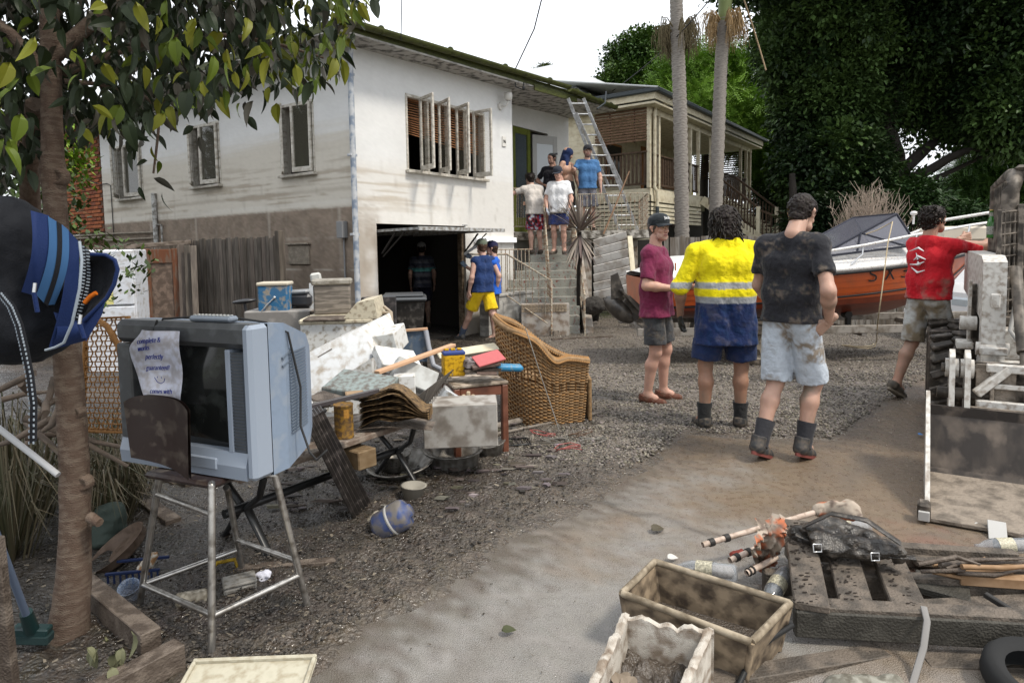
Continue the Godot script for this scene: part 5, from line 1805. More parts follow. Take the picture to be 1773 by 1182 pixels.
func backpack() -> void:
	var t := thing("backpack", "black and blue backpack hanging open at the left edge", "backpack", at(60, 610, 1.95))
	var black := mt("nylon_black", Color(0.008, 0.009, 0.012), 0.75, {"sheen": 0.3, "sc": 5.0, "bump": 0.1, "bfreq": 0.06})
	var blue := mt("nylon_blue", Color(0.009, 0.022, 0.085), 0.7, {"sheen": 0.3, "sc": 5.0, "bump": 0.1, "bfreq": 0.06})
	var pale := mt("nylon_pale", Color(0.035, 0.1, 0.22), 0.7, {"sheen": 0.3})
	var white := mt("webbing_white", Color(0.3, 0.34, 0.38), 0.8)
	var D := 1.95
	var s := soft(0.012, V(9, 9, 9))
	s.cap(at(-190, 400, D), at(0, 410, D), 0.09, 0.11)
	s.cap(at(-190, 560, D), at(20, 560, D), 0.08, 0.1)
	s.cap(at(0, 410, D + 0.02), at(30, 560, D + 0.02), 0.12)
	s.cap(at(40, 430, D + 0.08), at(80, 555, D + 0.08), 0.1)
	s.cap(at(-100, 400, D), at(-60, 580, D), 0.1)
	part("main_body", _moved(blob_mesh(s, 0.012, 0.05), t), black, t)
	var band := func(called: String, mat_: Material, tops: Array, bots: Array, lift: float) -> void:
		part(called, mb(t).grid(6, 14, func(a: float, b: float) -> Vector3:
			var p := W2(lerpf(tops[0], tops[2], a), lerpf(tops[1], tops[3], a)).lerp(W2(lerpf(bots[0], bots[2], a), lerpf(bots[1], bots[3], a)), b)
			p.x += 10.0 * sin(PI * b)
			return at(p.x, p.y, D - 0.115 - lift - 0.035 * sin(PI * b) + 0.0016 * maxf(0, p.x - 60))), mat_, t)
	band.call("blue_panel", blue, [52, 364, 84, 373], [36, 505, 60, 512], 0.0)
	band.call("pale_stripe", pale, [82, 374, 97, 383], [62, 510, 75, 524], 0.004)
	band.call("front_zip", black, [97, 383, 106, 388], [75, 524, 82, 530], 0.006)
	band.call("pale_stripe", pale, [106, 388, 118, 398], [82, 528, 94, 527], 0.004)
	band.call("blue_panel", blue, [116, 397, 136, 418], [82, 606, 110, 598], 0.0)
	band.call("lower_panel", blue, [92, 540, 142, 552], [84, 607, 146, 590], -0.012)
	band.call("zip_band", black, [138, 420, 156, 436], [118, 552, 142, 556], 0.002)
	part("piping", mb(t).tube([at(137, 418, D - 0.11), at(141, 450, D - 0.125), at(137, 500, D - 0.13), at(124, 560, D - 0.12), at(110, 593, D - 0.11), at(95, 601, D - 0.11), at(78, 606, D - 0.1)], 0.004, 6), white, t)
	for k in 22:
		for j in 2:
			var b := (k + 0.5) / 22.0
			var p := W2(lerpf(142 + j * 8, 124 + j * 9, b) + 10 * sin(PI * b), lerpf(424 + j * 6, 552, b))
			part("zip_tooth", mb(t).box(at(p.x, p.y, D - 0.126 - 0.035 * sin(PI * b) + 0.0016 * (p.x - 60)), V(0.009, 0.0035, 0.004), Basis(V(0, 0, 1), -0.2), 0), white, t)
	var fl := [W2(157, 440), W2(182, 441), W2(198, 450), W2(203, 466), W2(197, 492), W2(184, 516), W2(160, 540), W2(143, 556)]
	var m := mb(t)
	for k in fl.size() - 1:
		var a: Vector2 = fl[k]
		var b: Vector2 = fl[k + 1]
		m.quad(at(a.x, a.y, D - 0.03), at(b.x, b.y, D - 0.03), at(lerpf(b.x, 148, 0.9), lerpf(b.y, 490, 0.6), D + 0.1), at(lerpf(a.x, 148, 0.9), lerpf(a.y, 490, 0.6), D + 0.1))
	part("open_flap", m, black, t)
	part("flap_edge", mb(t).tube(fl.map(func(p: Vector2) -> Vector3: return at(p.x, p.y, D - 0.03)), 0.006, 6), blue, t)
	m = mb(t)
	m.quad(at(143, 556, D - 0.02), at(184, 512, D - 0.03), at(176, 545, D - 0.04), at(148, 592, D - 0.03))
	part("side_pocket", m, blue, t)
	part("orange_lining", mb(t).tube([at(146, 524, D - 0.02), at(156, 513, D - 0.02), at(166, 507, D - 0.02)], 0.007, 6), mt("orange_cloth", Color(0.5, 0.12, 0.01), 0.7), t)
	for q in [[60, 490, 64, 540], [139, 545, 145, 585]]:
		part("zip_pull", mb(t).tube([at(q[0], q[1], D - 0.16), at(q[0] - 2, q[1] + 16, D - 0.165)], 0.005, 6), mt("pull_metal", Color(0.5, 0.5, 0.5), 0.3, {"metal": 0.8}), t)
		part("zip_cord", mb(t).tube([at(q[0] - 2, q[1] + 16, D - 0.165), at(q[2], q[3], D - 0.16)], 0.006, 6), blue, t)
	var sp := []
	for q in [[2, 508], [20, 530], [33, 562], [42, 600], [52, 650], [58, 700], [57, 765]]:
		sp.append(at(q[0], q[1], D - 0.19))
	var strap := part("strap", mb(t).tube(sp, 0.014, 8, true, 0.25), black, t)
	for k in 40:
		var f := k / 39.0 * (sp.size() - 1)
		var j := mini(int(f), sp.size() - 2)
		var p: Vector3 = sp[j].lerp(sp[j + 1], f - j)
		for s2 in [-0.006, 0.006]:
			part("stitch", mb(t).box(p + V(s2, 0, 0.008), V(0.003, 0.007, 0.003), Basis(), 0), white, strap)

func _moved(m: MB, t: Node3D) -> ArrayMesh:
	var inv := t.transform.affine_inverse()
	m.v = inv * m.v
	return m.build()

func weave(called: String, label: String, cat: String, o: Vector3, x: Vector3, y: Vector3, nx: int, ny: int, r: float, c: Material) -> Node3D:
	var t := thing(called, label, cat, o)
	var nrm := x.cross(y).normalized()
	for k in nx:
		var pts := []
		for j in ny * 2 + 1:
			pts.append(o + x * ((k + 0.5) / nx) + y * (j / (ny * 2.0)) + nrm * r * 0.8 * (1.0 if (j / 2 + k) % 2 else -1.0))
		part("cane", mb(t).tube(pts, r, 5, false, 0.5), c, t)
	for k in ny:
		var pts := []
		for j in nx * 2 + 1:
			pts.append(o + y * ((k + 0.5) / ny) + x * (j / (nx * 2.0)) - nrm * r * 0.8 * (1.0 if (j / 2 + k) % 2 else -1.0))
		part("cane", mb(t).tube(pts, r, 5, false, 0.5), c, t)
	part("rim", mb(t).tube([o, o + y, o + x + y, o + x, o], r * 2.2, 7), c, t)
	return t

func left_corner() -> void:
	television()
	backpack()
	var wood := mt("grey_wood", Color(0.17, 0.13, 0.1), 0.8, {"sc": 1.5, "stretch": V(1, 1, 1), "mud": [Color(0.085, 0.07, 0.058), 0.48, 0.68], "bump": 0.3, "bfreq": 0.1})
	var wet := mt("wet_wood", Color(0.075, 0.058, 0.046), 0.5, {"sc": 2.0, "mud": [Color(0.16, 0.13, 0.105), 0.5, 0.66], "bump": 0.4, "bfreq": 0.08})
	var pale := mt("pale_wood", Color(0.34, 0.22, 0.13), 0.7, {"sc": 2.0, "mud": [Color(0.24, 0.17, 0.11), 0.5, 0.75]})
	var fp := at(196, 600, 8.3)
	fp.y = lie(fp.x, fp.z)
	var fr := thing("white_fridge", "tall white fridge freezer with a yellow sticker behind the television", "fridge", fp, 14)
	var fw := mt("fridge_white", Color(0.6, 0.62, 0.66), 0.35, {"sc": 1.2, "mud": [Color(0.4, 0.38, 0.36), 0.66, 0.76], "freq": 0.02})
	part("cabinet", mb().box(V(0, 0.8, -0.3), V(0.58, 1.6, 0.56), Basis(), 0.015), fw, fr)
	part("freezer_door", mb().box(V(0, 1.24, 0.015), V(0.57, 0.7, 0.05), Basis(), 0.012), fw, fr)
	part("fridge_door", mb().box(V(0, 0.44, 0.015), V(0.57, 0.86, 0.05), Basis(), 0.012), fw, fr)
	part("sticker", mb().box(V(-0.02, 1.03, 0.042), V(0.13, 0.26, 0.002), Basis(), 0), mt("sticker_yellow", Color(0.6, 0.55, 0.22), 0.7), fr)
	var cane := mt("honey_cane", Color(0.3, 0.15, 0.05), 0.6, {"sc": 6.0, "mud": [Color(0.2, 0.1, 0.035), 0.5, 0.75]})
	var o := at(142, 745, 3.1)
	var ch := weave("cane_chair", "open weave cane chair back standing between the tree and the television", "chair", o, at(215, 748, 3.0) - o, at(148, 552, 3.15) - o, 9, 22, 0.0055, cane)
	part("frame", mb(ch).tube([at(140, 560, 3.1), at(160, 548, 3.05), at(185, 565, 3.0), at(205, 600, 2.98), at(222, 680, 2.98)], 0.014, 8), cane, ch)
	for q in [[20, 930, 2.2, 0.55], [60, 860, 2.6, 0.5], [10, 820, 2.6, 0.55], [185, 880, 3.0, 0.42], [215, 850, 3.3, 0.4], [165, 800, 3.3, 0.4]]:
		var c := gr(q[0], q[1] + 40)
		var g := thing("grass_tuft", ["long dull green grass tuft left of the tree trunk", "dry grass tuft against the back of the tree", "tall grass tuft at the left edge under the backpack", "drooping grass tuft right of the tree, above the green sack", "grass tuft among boards below the cane chair", "thin grass tuft beneath the cane chair back"][[20, 60, 10, 185, 215, 165].find(q[0])], "grass", c)
		var m := mb(g)
		for k in 170:
			var a := rnd(0, TAU)
			var d := V(cos(a), 0, sin(a))
			var l: float = q[3] * rnd(0.6, 1.5)
			var p := c + d * rnd(0, 0.12)
			var w := d.cross(Vector3.UP) * 0.0035
			var e := p + V(0, l * 0.75, 0) + d * l * 0.3
			var f := p + V(0, l * rnd(0.3, 0.75), 0) + d * l * rnd(0.5, 0.9)
			m.col = Color(0.06, 0.062, 0.032).lerp(Color(0.15, 0.12, 0.08), rng.randf()) * rnd(0.6, 1.1)
			m.quad(p - w, p + w, e + w, e - w)
			m.tri(e - w, e + w, f)
		part("blades", m, leafy("grass_blade"), g).set_meta("kind", "stuff")
	for k in 14:
		var a := at(rnd(-20, 110), rnd(640, 760), rnd(2.7, 3.3))
		var b := a + V(rnd(-0.35, 0.4), rnd(-0.35, 0.2), rnd(-0.2, 0.2))
		lone("fallen_stick", mb().tube([a, a.lerp(b, 0.5) + V(0, rnd(-0.03, 0.03), 0), b], [0.016, 0.014, 0.008], 6), wood, "bare stick in the tangle behind the tree trunk, " + ["lowest at the left edge", "crossing under the backpack strap", "with the thickest end", "nearest the trunk", "second from the trunk", "farthest back", "topmost of the tangle", "pointing down to the grass", "shortest of them", "longest of them", "lying flattest", "standing steepest", "behind the cane chair", "beside the grass tuft"][k], "stick", "tangle of sticks behind the tree")
	lone("hedge", _hedge([[30, 470, 5.5, 1.1, 0.6, 0.6, 420], [-60, 420, 4.8, 1.0, 0.9, 0.8, 420], [20, 300, 6.0, 0.5, 1.0, 0.6, 300]], Color(0.03, 0.05, 0.015), Color(0.07, 0.11, 0.02)), leafy("hedge_leaf"), "dense dark hedge at the far left behind the tree", "hedge").set_meta("kind", "stuff")
	lone("bright_shrub", _hedge([[132, 280, 7.0, 0.15, 0.35, 0.2, 110], [75, 255, 7.0, 0.15, 0.3, 0.2, 80]], Color(0.1, 0.18, 0.015), Color(0.2, 0.3, 0.03)), leafy("hedge_leaf"), "bright green shrub sprig in front of the brick wall", "shrub").set_meta("kind", "stuff")
	lone("white_pole", mb().cyl(at(-20, 728, 2.3), at(100, 822, 2.25), 0.011), mt("pole_white", Color(0.42, 0.42, 0.42), 0.5), "thin white pole slanting down behind the tree trunk", "pole")
	var br := thing("yard_broom", "blue grey handled broom with dark teal head at the lower left edge", "broom", gr(58, 1100))
	part("handle", mb(br).cyl(at(-15, 905, 1.95), at(50, 1078, 2.2), 0.012, -1, 10), mt("handle_blue", Color(0.1, 0.13, 0.19), 0.4), br)
	part("socket", mb(br).cyl(at(44, 1060, 2.18), at(54, 1090, 2.22), 0.02, 0.024), mt("teal_plastic", Color(0.006, 0.025, 0.025), 0.4), br)
	part("head", mb(br).bar(at(22, 1090, 2.22), at(86, 1092, 2.24), 0.045, 0.03), mt("teal_plastic", Color.WHITE), br)
	part("bristles", mb(br).bar(at(20, 1102, 2.22), at(88, 1104, 2.24), 0.05, 0.035), mt("bristle_dark", Color(0.015, 0.03, 0.03), 0.9), br)
	plank("upright_board", "dark weathered board standing upright at the lower left corner", "board", gr(20, 1230), at(-12, 930, 1.9), 0.05, 0.03, wet, V(0, 0, 1))
	plank("garden_edging", "muddy timber garden edging receding beside the tree foot", "edging", gr(145, 1020, 0.05), gr(262, 1120, 0.05), 0.07, 0.12, wet)
	plank("garden_edging", "muddy timber garden edging across the lower left corner", "edging", gr(312, 1138, 0.05), gr(170, 1215, 0.05), 0.07, 0.12, wet)
	var ld := thing("tub_cover", "pale cream plastic tub lid lying at the bottom edge", "lid", gr(425, 1190, 0.02), 0)
	ld.basis = Basis(Vector3.RIGHT, 0.16) * Basis(Vector3.UP, 0.03)
	var cream := mt("lid_cream", Color(0.45, 0.42, 0.33), 0.5, {"sc": 4.0, "mud": [Color(0.3, 0.27, 0.21), 0.55, 0.75]})
	part("plate", mb().box(V(0, 0.012, 0), V(0.42, 0.012, 0.2), Basis(), 0.004), cream, ld)
	for q in [[0, -0.095, 0.42, 0.014], [0, 0.095, 0.42, 0.014]]:
		part("rim", mb().box(V(q[0], 0.024, q[1]), V(q[2], 0.018, q[3]), Basis(), 0.004), cream, ld)
	for x in [-0.203, 0.203]:
		part("rim", mb().box(V(x, 0.024, 0), V(0.014, 0.018, 0.176), Basis(), 0.004), cream, ld)
	strappy("broad_leaf_sprout", "drooping dusty leaves of a small sprout by the timber edging", gr(185, 1110, 0.2), 5, 0.02, 0.01, Color(0.1, 0.1, 0.05))
	var sg := get_node(NodePath("broad_leaf_sprout"))
	for k in 9:
		var lm := leaf_mesh(1.0, 0.26, 0.5, 0.3)
		var lf := part("leaf", lm, mt("sprout_leaf", Color(0.14, 0.14, 0.08), 0.6, {"tri": false}), sg)
		lf.transform = Transform3D(Basis(Vector3.UP, k * 0.8) * Basis(Vector3.RIGHT, rnd(0.6, 1.3)) * Basis().scaled(Vector3.ONE * rnd(0.055, 0.09)), V(rnd(-0.08, 0.08), rnd(-0.08, 0.05), rnd(-0.05, 0.05)))
	var box := thing("grey_case", "small muddy grey plastic case under the stool", "case", gr(415, 1025), 28)
	part("base", mb().box(V(0, 0.025, 0), V(0.13, 0.045, 0.1), Basis(), 0.008), mt("case_grey", Color(0.22, 0.21, 0.19), 0.5, {"sc": 5.0, "mud": [Color(0.13, 0.11, 0.09), 0.5, 0.7]}), box)
	part("lid", mb().box(V(0, 0.055, 0), V(0.132, 0.014, 0.102), Basis(), 0.005), mt("case_grey", Color.WHITE), box)
	var tin := thing("dented_can", "dirty cream drink can lying between the stool legs", "can", gr(332, 1050), 20)
	part("shell", mb().lathe([W2(0.0, -0.06), W2(0.026, -0.058), W2(0.031, -0.05), W2(0.031, 0.05), W2(0.026, 0.058), W2(0.024, 0.052), W2(0.0, 0.052)], Transform3D(Basis(V(0, 0, 1), PI / 2), V(0, 0.035, 0)), 18, true), mt("can_cream", Color(0.38, 0.34, 0.27), 0.45, {"sc": 8.0, "mud": [Color(0.17, 0.14, 0.11), 0.5, 0.7]}), tin)
	var cup := thing("plastic_cup", "crumpled clear plastic cup by the left stool leg", "cup", gr(232, 1040), 10)
	part("shell", mb().lathe([W2(0.026, 0.0), W2(0.033, 0.05), W2(0.034, 0.06), W2(0.04, 0.1), W2(0.042, 0.1)], Transform3D(Basis(V(1, 0, 0), 0.5), V(0, 0.0, 0)), 18, true), glass("cup_clear", 0.35, Color(0.6, 0.68, 0.8)), cup)
	part("base", mb().lathe([W2(0, 0.002), W2(0.026, 0.0)], Transform3D(Basis(V(1, 0, 0), 0.5), Vector3.ZERO), 18), mt("cup_white", Color(0.5, 0.53, 0.58), 0.4), cup)
	var s := soft(0.012, V(30, 30, 30))
	var c := gr(452, 1000, 0.025)
	s.cap(c, c + V(0.02, 0.01, 0), 0.028, 0.022)
	lone("crumpled_paper", blob_mesh(s, 0.006, 0.01), mt("paper_white", Color(0.5, 0.5, 0.56), 0.8), "crumpled white paper beside the grey case", "paper")
	var yl := gr(388, 985, 0.03)
	lone("yellow_handle", mb().tube([yl + V(-0.06, 0, 0.02), yl + V(-0.03, 0.03, 0), yl + V(0.04, 0.035, -0.02), yl + V(0.06, 0, 0.0), yl + V(0.03, -0.015, 0.03), yl + V(-0.05, -0.01, 0.03)], 0.009, 8), mt("yellow_plastic", Color(0.4, 0.26, 0.02), 0.5, {"sc": 6.0, "mud": [Color(0.1, 0.08, 0.05), 0.5, 0.65]}), "muddy yellow plastic handle near the back stool leg", "handle")
	var cr := gr(240, 1005)
	var crt := thing("blue_basket", "dark blue slotted plastic basket half buried by the stool", "basket", cr, 10)
	for k in 9:
		part("slat", mb().box(V(-0.1 + k * 0.025, 0.035, 0.06), V(0.008, 0.07, 0.006)), mt("basket_blue", Color(0.015, 0.025, 0.07), 0.5), crt)
	part("rim", mb().box(V(0, 0.07, 0.06), V(0.22, 0.012, 0.012)).box(V(0, 0.07, -0.06), V(0.22, 0.012, 0.012)), mt("basket_blue", Color.WHITE), crt)
	part("floor", mb().box(V(0, 0.005, 0), V(0.22, 0.01, 0.12)), mt("basket_blue", Color.WHITE), crt)
	var pan := thing("old_pan", "rusty round pan tipped on edge behind the stool", "pan", gr(212, 975))
	part("shell", mb().lathe([W2(0.0, 0.0), W2(0.12, 0.0), W2(0.135, 0.012), W2(0.14, 0.045), W2(0.145, 0.046)], Transform3D(Basis.from_euler(V(0.35, 0, 0.5)), V(0, 0.05, 0)), 26, true), mt("pan_rust", Color(0.14, 0.1, 0.075), 0.6, {"sc": 4.0, "mud": [Color(0.07, 0.055, 0.045), 0.5, 0.7]}), pan)
	var bag := at(250, 985, 2.75)
	s = soft(0.01, V(25, 25, 25))
	s.cap(bag, bag + V(0.04, 0.06, 0), 0.03, 0.02)
	lone("food_wrapper", blob_mesh(s, 0.007, 0.02, func(p: Vector3) -> Color: return Color(0.45, 0.4, 0.33) if nz.get_noise_3d(p.x * 30, p.y * 30, p.z * 30) > 0 else Color(0.25, 0.14, 0.07)), mt("wrapper", Color.WHITE, 0.5), "crumpled brown and white wrapper above the plastic cup", "wrapper")
	s = soft(0.02, V(9, 9, 9))
	c = gr(180, 920, 0.08)
	s.cap(c, c + V(0.03, 0.08, 0), 0.1, 0.07)
	lone("green_sack", blob_mesh(s, 0.01, 0.03), mt("sack_green", Color(0.045, 0.06, 0.05), 0.7), "dull green sack lying by the tree trunk", "sack")
	plank("painted_board", "flat weathered board with peeling paint left of the stool", "board", gr(160, 850, 0.06), gr(245, 855, 0.05), 0.16, 0.02, wood)
	plank("wet_block", "short dark wet timber block behind the left stool leg", "timber", gr(250, 870, 0.03), gr(300, 905, 0.03), 0.08, 0.045, wet)
	plank("broken_board", "narrow brown board lying under the painted board", "board", gr(150, 790, 0.12), gr(228, 838, 0.06), 0.06, 0.022, wet)
	plank("leaning_board", "grey board slanting down behind the stool legs", "board", gr(160, 768, 0.12), gr(310, 835, 0.03), 0.09, 0.025, wood)
	plank("long_plank", "long thin plank half sunk in the mud right of the stool", "plank", gr(405, 985, 0.025), gr(612, 968, 0.02), 0.05, 0.02, wet)
	plank("short_board", "small board end lying beside the block behind the stool", "board", gr(262, 815, 0.04), gr(330, 838, 0.03), 0.07, 0.03, wet)

func _hedge(list: Array, a: Color, b: Color) -> MB:
	var m := mb()
	for t: Transform3D in crown(list, 0.5, -2.0):
		m.col = a.lerp(b, rng.randf()) * rnd(0.7, 1.2)
		var p := t.origin
		for k in 5:
			var d := V(rnd(-1, 1), rnd(-0.6, 1), rnd(-1, 1)).normalized()
			var x := d.cross(Vector3.UP).normalized() * 0.018
			var q := p + V(rnd(-0.07, 0.07), rnd(-0.07, 0.07), rnd(-0.07, 0.07))
			m.quad(q, q + d * 0.035 + x, q + d * 0.08, q + d * 0.035 - x)
	return m
# a box known by its middle, turn (degrees: yaw, pitch, roll) and size, as a thing of one mesh
func crate(called: String, label: String, cat: String, c: Vector3, size: Vector3, turn: Vector3, m: Material, bev := 0.006) -> MeshInstance3D:
	var b := Basis.from_euler(V(deg_to_rad(turn.y), deg_to_rad(turn.x), deg_to_rad(turn.z)))
	return lone(called, mb().box(c, size, b, bev), m, label, cat)

func bowl(prof: Array, c: Vector3, turn: Vector3, seg := 28) -> MB:
	return mb().lathe(prof, Transform3D(Basis.from_euler(V(deg_to_rad(turn.y), deg_to_rad(turn.x), deg_to_rad(turn.z))), c), seg, true)

func heap() -> void:
	var wet := mt("wet_wood", Color.BLACK)
	var benchw := mt("bench_wood", Color(0.15, 0.11, 0.085), 0.45, {"sc": 1.6, "mud": [Color(0.27, 0.23, 0.19), 0.5, 0.64], "freq": 0.02, "bump": 0.3, "bfreq": 0.08})
	var iron := mt("cast_iron", Color(0.012, 0.012, 0.012), 0.4)
	var panel := mt("enamel_panel", Color(0.5, 0.52, 0.54), 0.4, {"sc": 1.6, "mud": [Color(0.25, 0.21, 0.16), 0.6, 0.7], "freq": 0.02, "warp": 60.0})
	var white := mt("enamel_white", Color(0.66, 0.66, 0.64), 0.4, {"sc": 2.0, "mud": [Color(0.34, 0.3, 0.24), 0.62, 0.74], "freq": 0.02})
	var cream := mt("washer_cream", Color(0.6, 0.54, 0.41), 0.45, {"sc": 2.0, "mud": [Color(0.3, 0.24, 0.17), 0.62, 0.74], "freq": 0.02})
	var silver := mt("dull_steel", Color(0.3, 0.285, 0.26), 0.4, {"metal": 0.5, "sc": 4.0, "mud": [Color(0.14, 0.12, 0.1), 0.5, 0.7]})
	var A := at(415, 832, 2.85)
	var B := at(758, 718, 3.95)
	var bd := (B - A).normalized()
	var bn := bd.cross(Vector3.UP).normalized()
	var bc := thing("garden_bench", "muddy wooden bench top on curved black iron legs, loaded with salvaged junk", "bench", V((A.x + B.x) / 2, 0, (A.z + B.z) / 2))
	for k in 3:
		part("board", mb(bc).bar(A - bn * (0.065 + k * 0.13) + V(0, rnd(-0.004, 0.004), 0), B - bn * (0.065 + k * 0.13), 0.124, 0.034), benchw, bc)
	for e in [0.1, 0.86]:
		var p := A.lerp(B, e) - bn * 0.19 - V(0, 0.03, 0)
		for s in [-1.0, 1.0]:
			part("leg", mb(bc).tube([p + bn * 0.17 * s, p + bn * 0.13 * s - V(0, 0.1, 0), p + bn * 0.02 * s - V(0, 0.18, 0), p + bn * 0.1 * s - V(0, 0.27, 0), p + bn * 0.18 * s - V(0, 0.36, 0), V(p.x, 0.02, p.z) + bn * 0.2 * s], [0.03, 0.026, 0.028, 0.024, 0.022, 0.024], 8, true, 0.6), iron, bc)
	part("stretcher", mb(bc).cyl(A.lerp(B, 0.02) - bn * 0.19 - V(0, 0.21, 0), A.lerp(B, 0.9) - bn * 0.19 - V(0, 0.21, 0), 0.022), iron, bc)
	var top := A.y + 0.017
	var on := func(x: float, y: float, d: float) -> Vector3: return at(x, y, d)
	var tn := thing("rusty_tin", "rusty yellow cylindrical tin standing on the bench", "tin", at(596, 757, 3.28))
	part("shell", mb().lathe([W2(0, 0), W2(0.049, 0.0), W2(0.051, 0.004), W2(0.048, 0.01), W2(0.048, 0.165), W2(0.051, 0.17), W2(0.05, 0.176), W2(0.046, 0.17), W2(0.0, 0.168)], Transform3D(), 26, true), mt("tin_rust", Color(0.24, 0.13, 0.022), 0.55, {"sc": 7.0, "mud": [Color(0.075, 0.045, 0.026), 0.42, 0.62], "bump": 0.1}), tn)
	part("label", mb().lathe([W2(0.0486, 0.11), W2(0.0486, 0.155)], Transform3D(), 8, false, 0.75, 1.3), mt("tin_label", Color(0.4, 0.2, 0.04), 0.6, {"sc": 30.0, "mud": [Color(0.35, 0.05, 0.03), 0.5, 0.6]}), tn)
	var bk := thing("soaked_book", "swollen sodden brown book with warped fanned pages lying on the bench", "book", at(684, 735, 3.62))
	var pgs := mt("sodden_page", Color(0.21, 0.135, 0.065), 0.7, {"sc": 7.0, "mud": [Color(0.055, 0.036, 0.022), 0.45, 0.65]})
	for k in 30:
		var f := k / 29.0
		var fan := (f - 0.5) * 1.5
		part("page", mb().grid(12, 3, func(a: float, b: float) -> Vector3:
			var x := lerpf(-0.19, 0.21, a)
			var y := 0.02 + f * 0.14 * (0.45 + 0.75 * sin(PI * minf(1, a * 1.1))) + 0.008 * sin(a * 9.0 + f * 3.0) + maxf(0, 0.3 - a) * fan * 0.25 + 0.03
			return V(x, maxf(0.004, y), lerpf(-0.07, 0.08 + 0.012 * sin(k * 2.1) + 0.02 * sin(a * 5 + k), b) + 0.05 * (a - 0.5))), pgs, bk)
	part("cover", mb().grid(12, 3, func(a: float, b: float) -> Vector3: return V(lerpf(-0.2, 0.22, a), 0.0 + 0.012 * sin(a * 4), lerpf(-0.09, 0.1, b))), wet, bk)
	plank("long_rod", "long dark pipe lying across the bench beside the tin", "pipe", at(505, 712, 3.25), at(655, 676, 3.6), 0.026, 0.026, mt("rod_dark", Color(0.05, 0.043, 0.045), 0.4))
	var lv := thing("louvre_bundle", "bundle of dark brown aluminium strips leaning off the bench", "metal strips", gr(632, 885))
	for k in 6:
		part("strip", mb(lv).bar(at(528 + k * 5, 722 - k * 3, 2.95 + k * 0.03), gr(612 + k * 5, 893 - k * 5, 0.03), 0.022, 0.05, V(0.5, 0, 1)), mt("strip_brown", Color(0.035, 0.018, 0.02), 0.3, {"sc": 3.0, "mud": [Color(0.13, 0.11, 0.1), 0.56, 0.72]}), lv)
	var pc := at(625, 668, 3.75)
	crate("painted_box", "weathered teal grey painted board box lying flat on the heap", "board", pc, V(0.37, 0.055, 0.26), V(-16, 14, -6), mt("teal_board", Color(0.24, 0.28, 0.27), 0.6, {"sc": 3.0, "mud": [Color(0.12, 0.105, 0.09), 0.48, 0.66], "freq": 0.02}))
	crate("cardboard_scrap", "small torn brown cardboard scrap on the painted board", "cardboard", at(614, 682, 3.55), V(0.1, 0.006, 0.07), V(20, 15, 0), mt("card_brown", Color(0.3, 0.21, 0.13), 0.8))
	for k in 7:
		var a := at(500 + k * 11, rnd(690, 740), 3.25 + k * 0.05)
		crate("junk_sheet", ["crumpled pale plastic sheet", "bent dirty white panel", "black grille plate", "folded muddy cloth board", "thin grey slat", "dirty clear tray", "wet brown board end"][k] + " under the painted board on the bench", "scrap", a, V(rnd(0.14, 0.24), rnd(0.01, 0.03), rnd(0.1, 0.18)), V(rnd(-40, 40), rnd(-12, 18), rnd(-14, 14)), [white, panel, iron, wet, silver, white, wet][k])
	plank("orange_batten", "raw pinkish timber batten end sticking out left of the heap", "batten", at(508, 708, 3.5), at(580, 678, 3.9), 0.05, 0.02, mt("pale_wood", Color.BLACK))
	plank("pink_batten", "long clean pinkish timber batten lying across the white panels", "batten", at(652, 645, 4.0), at(785, 597, 4.6), 0.05, 0.022, mt("batten_pink", Color(0.5, 0.31, 0.19), 0.65))
	var rk := thing("garden_rake", "wire leaf rake head fanned up beside the sodden book", "rake", at(715, 700, 3.75))
	for k in 15:
		var f := k / 14.0
		part("tine", mb(rk).tube([at(718 + f * 8, 690 + f * 20, 3.75), at(lerpf(785, 740, f), lerpf(640, 702, f), 3.72), at(lerpf(783, 738, f), lerpf(650, 712, f), 3.7)], 0.0035, 5), mt("tine_steel", Color(0.13, 0.115, 0.1), 0.5), rk)
	for f in [0.35, 0.7]:
		part("tie_bar", mb(rk).tube([at(718, 690, 3.75).lerp(at(785, 640, 3.72), f), at(726, 710, 3.75).lerp(at(740, 702, 3.72), f)], 0.006, 6), mt("tine_steel", Color.BLACK), rk)
	part("socket", mb(rk).bar(at(690, 690, 3.8), at(722, 697, 3.75), 0.09, 0.01), iron, rk)
	var pn := thing("drawer_cabinet", "muddy pale grey metal drawer cabinet tipped on its side", "cabinet", at(585, 690, 4.45))
	var p0 := at(530, 690, 4.2)
	var p1 := at(530, 612, 4.3)
	var p2 := at(627, 566, 4.6)
	var p3 := at(648, 617, 4.5)
	var bk2 := V(0.12, 0.06, -0.4)
	part("front", mb(pn).quad(p0, p1, p2, p3), panel, pn)
	part("side", mb(pn).quad(p1, p2, p2 + bk2, p1 + bk2), white, pn)
	part("side", mb(pn).quad(p2, p3, p3 + bk2, p2 + bk2), white, pn)
	part("side", mb(pn).quad(p0, p3, p3 + bk2, p0 + bk2), white, pn)
	part("handle_slot", mb(pn).bar(p1.lerp(p2, 0.2) + V(0, -0.06, 0.02), p1.lerp(p2, 0.45) + V(0, -0.05, 0.02), 0.01, 0.008), mt("tine_steel", Color.BLACK), pn)
	part("lower_lip", mb(pn).bar(at(530, 700, 4.15), at(600, 678, 4.3), 0.02, 0.1), panel, pn)
	crate("white_carton", "clean white box tilted behind the drawer cabinet", "box", at(662, 590, 4.75), V(0.3, 0.16, 0.26), V(-8, 10, 9), white)
	crate("white_shell", "white plastic appliance shell lying open on the heap", "appliance", at(688, 625, 4.45), V(0.3, 0.07, 0.26), V(25, 22, -14), white)
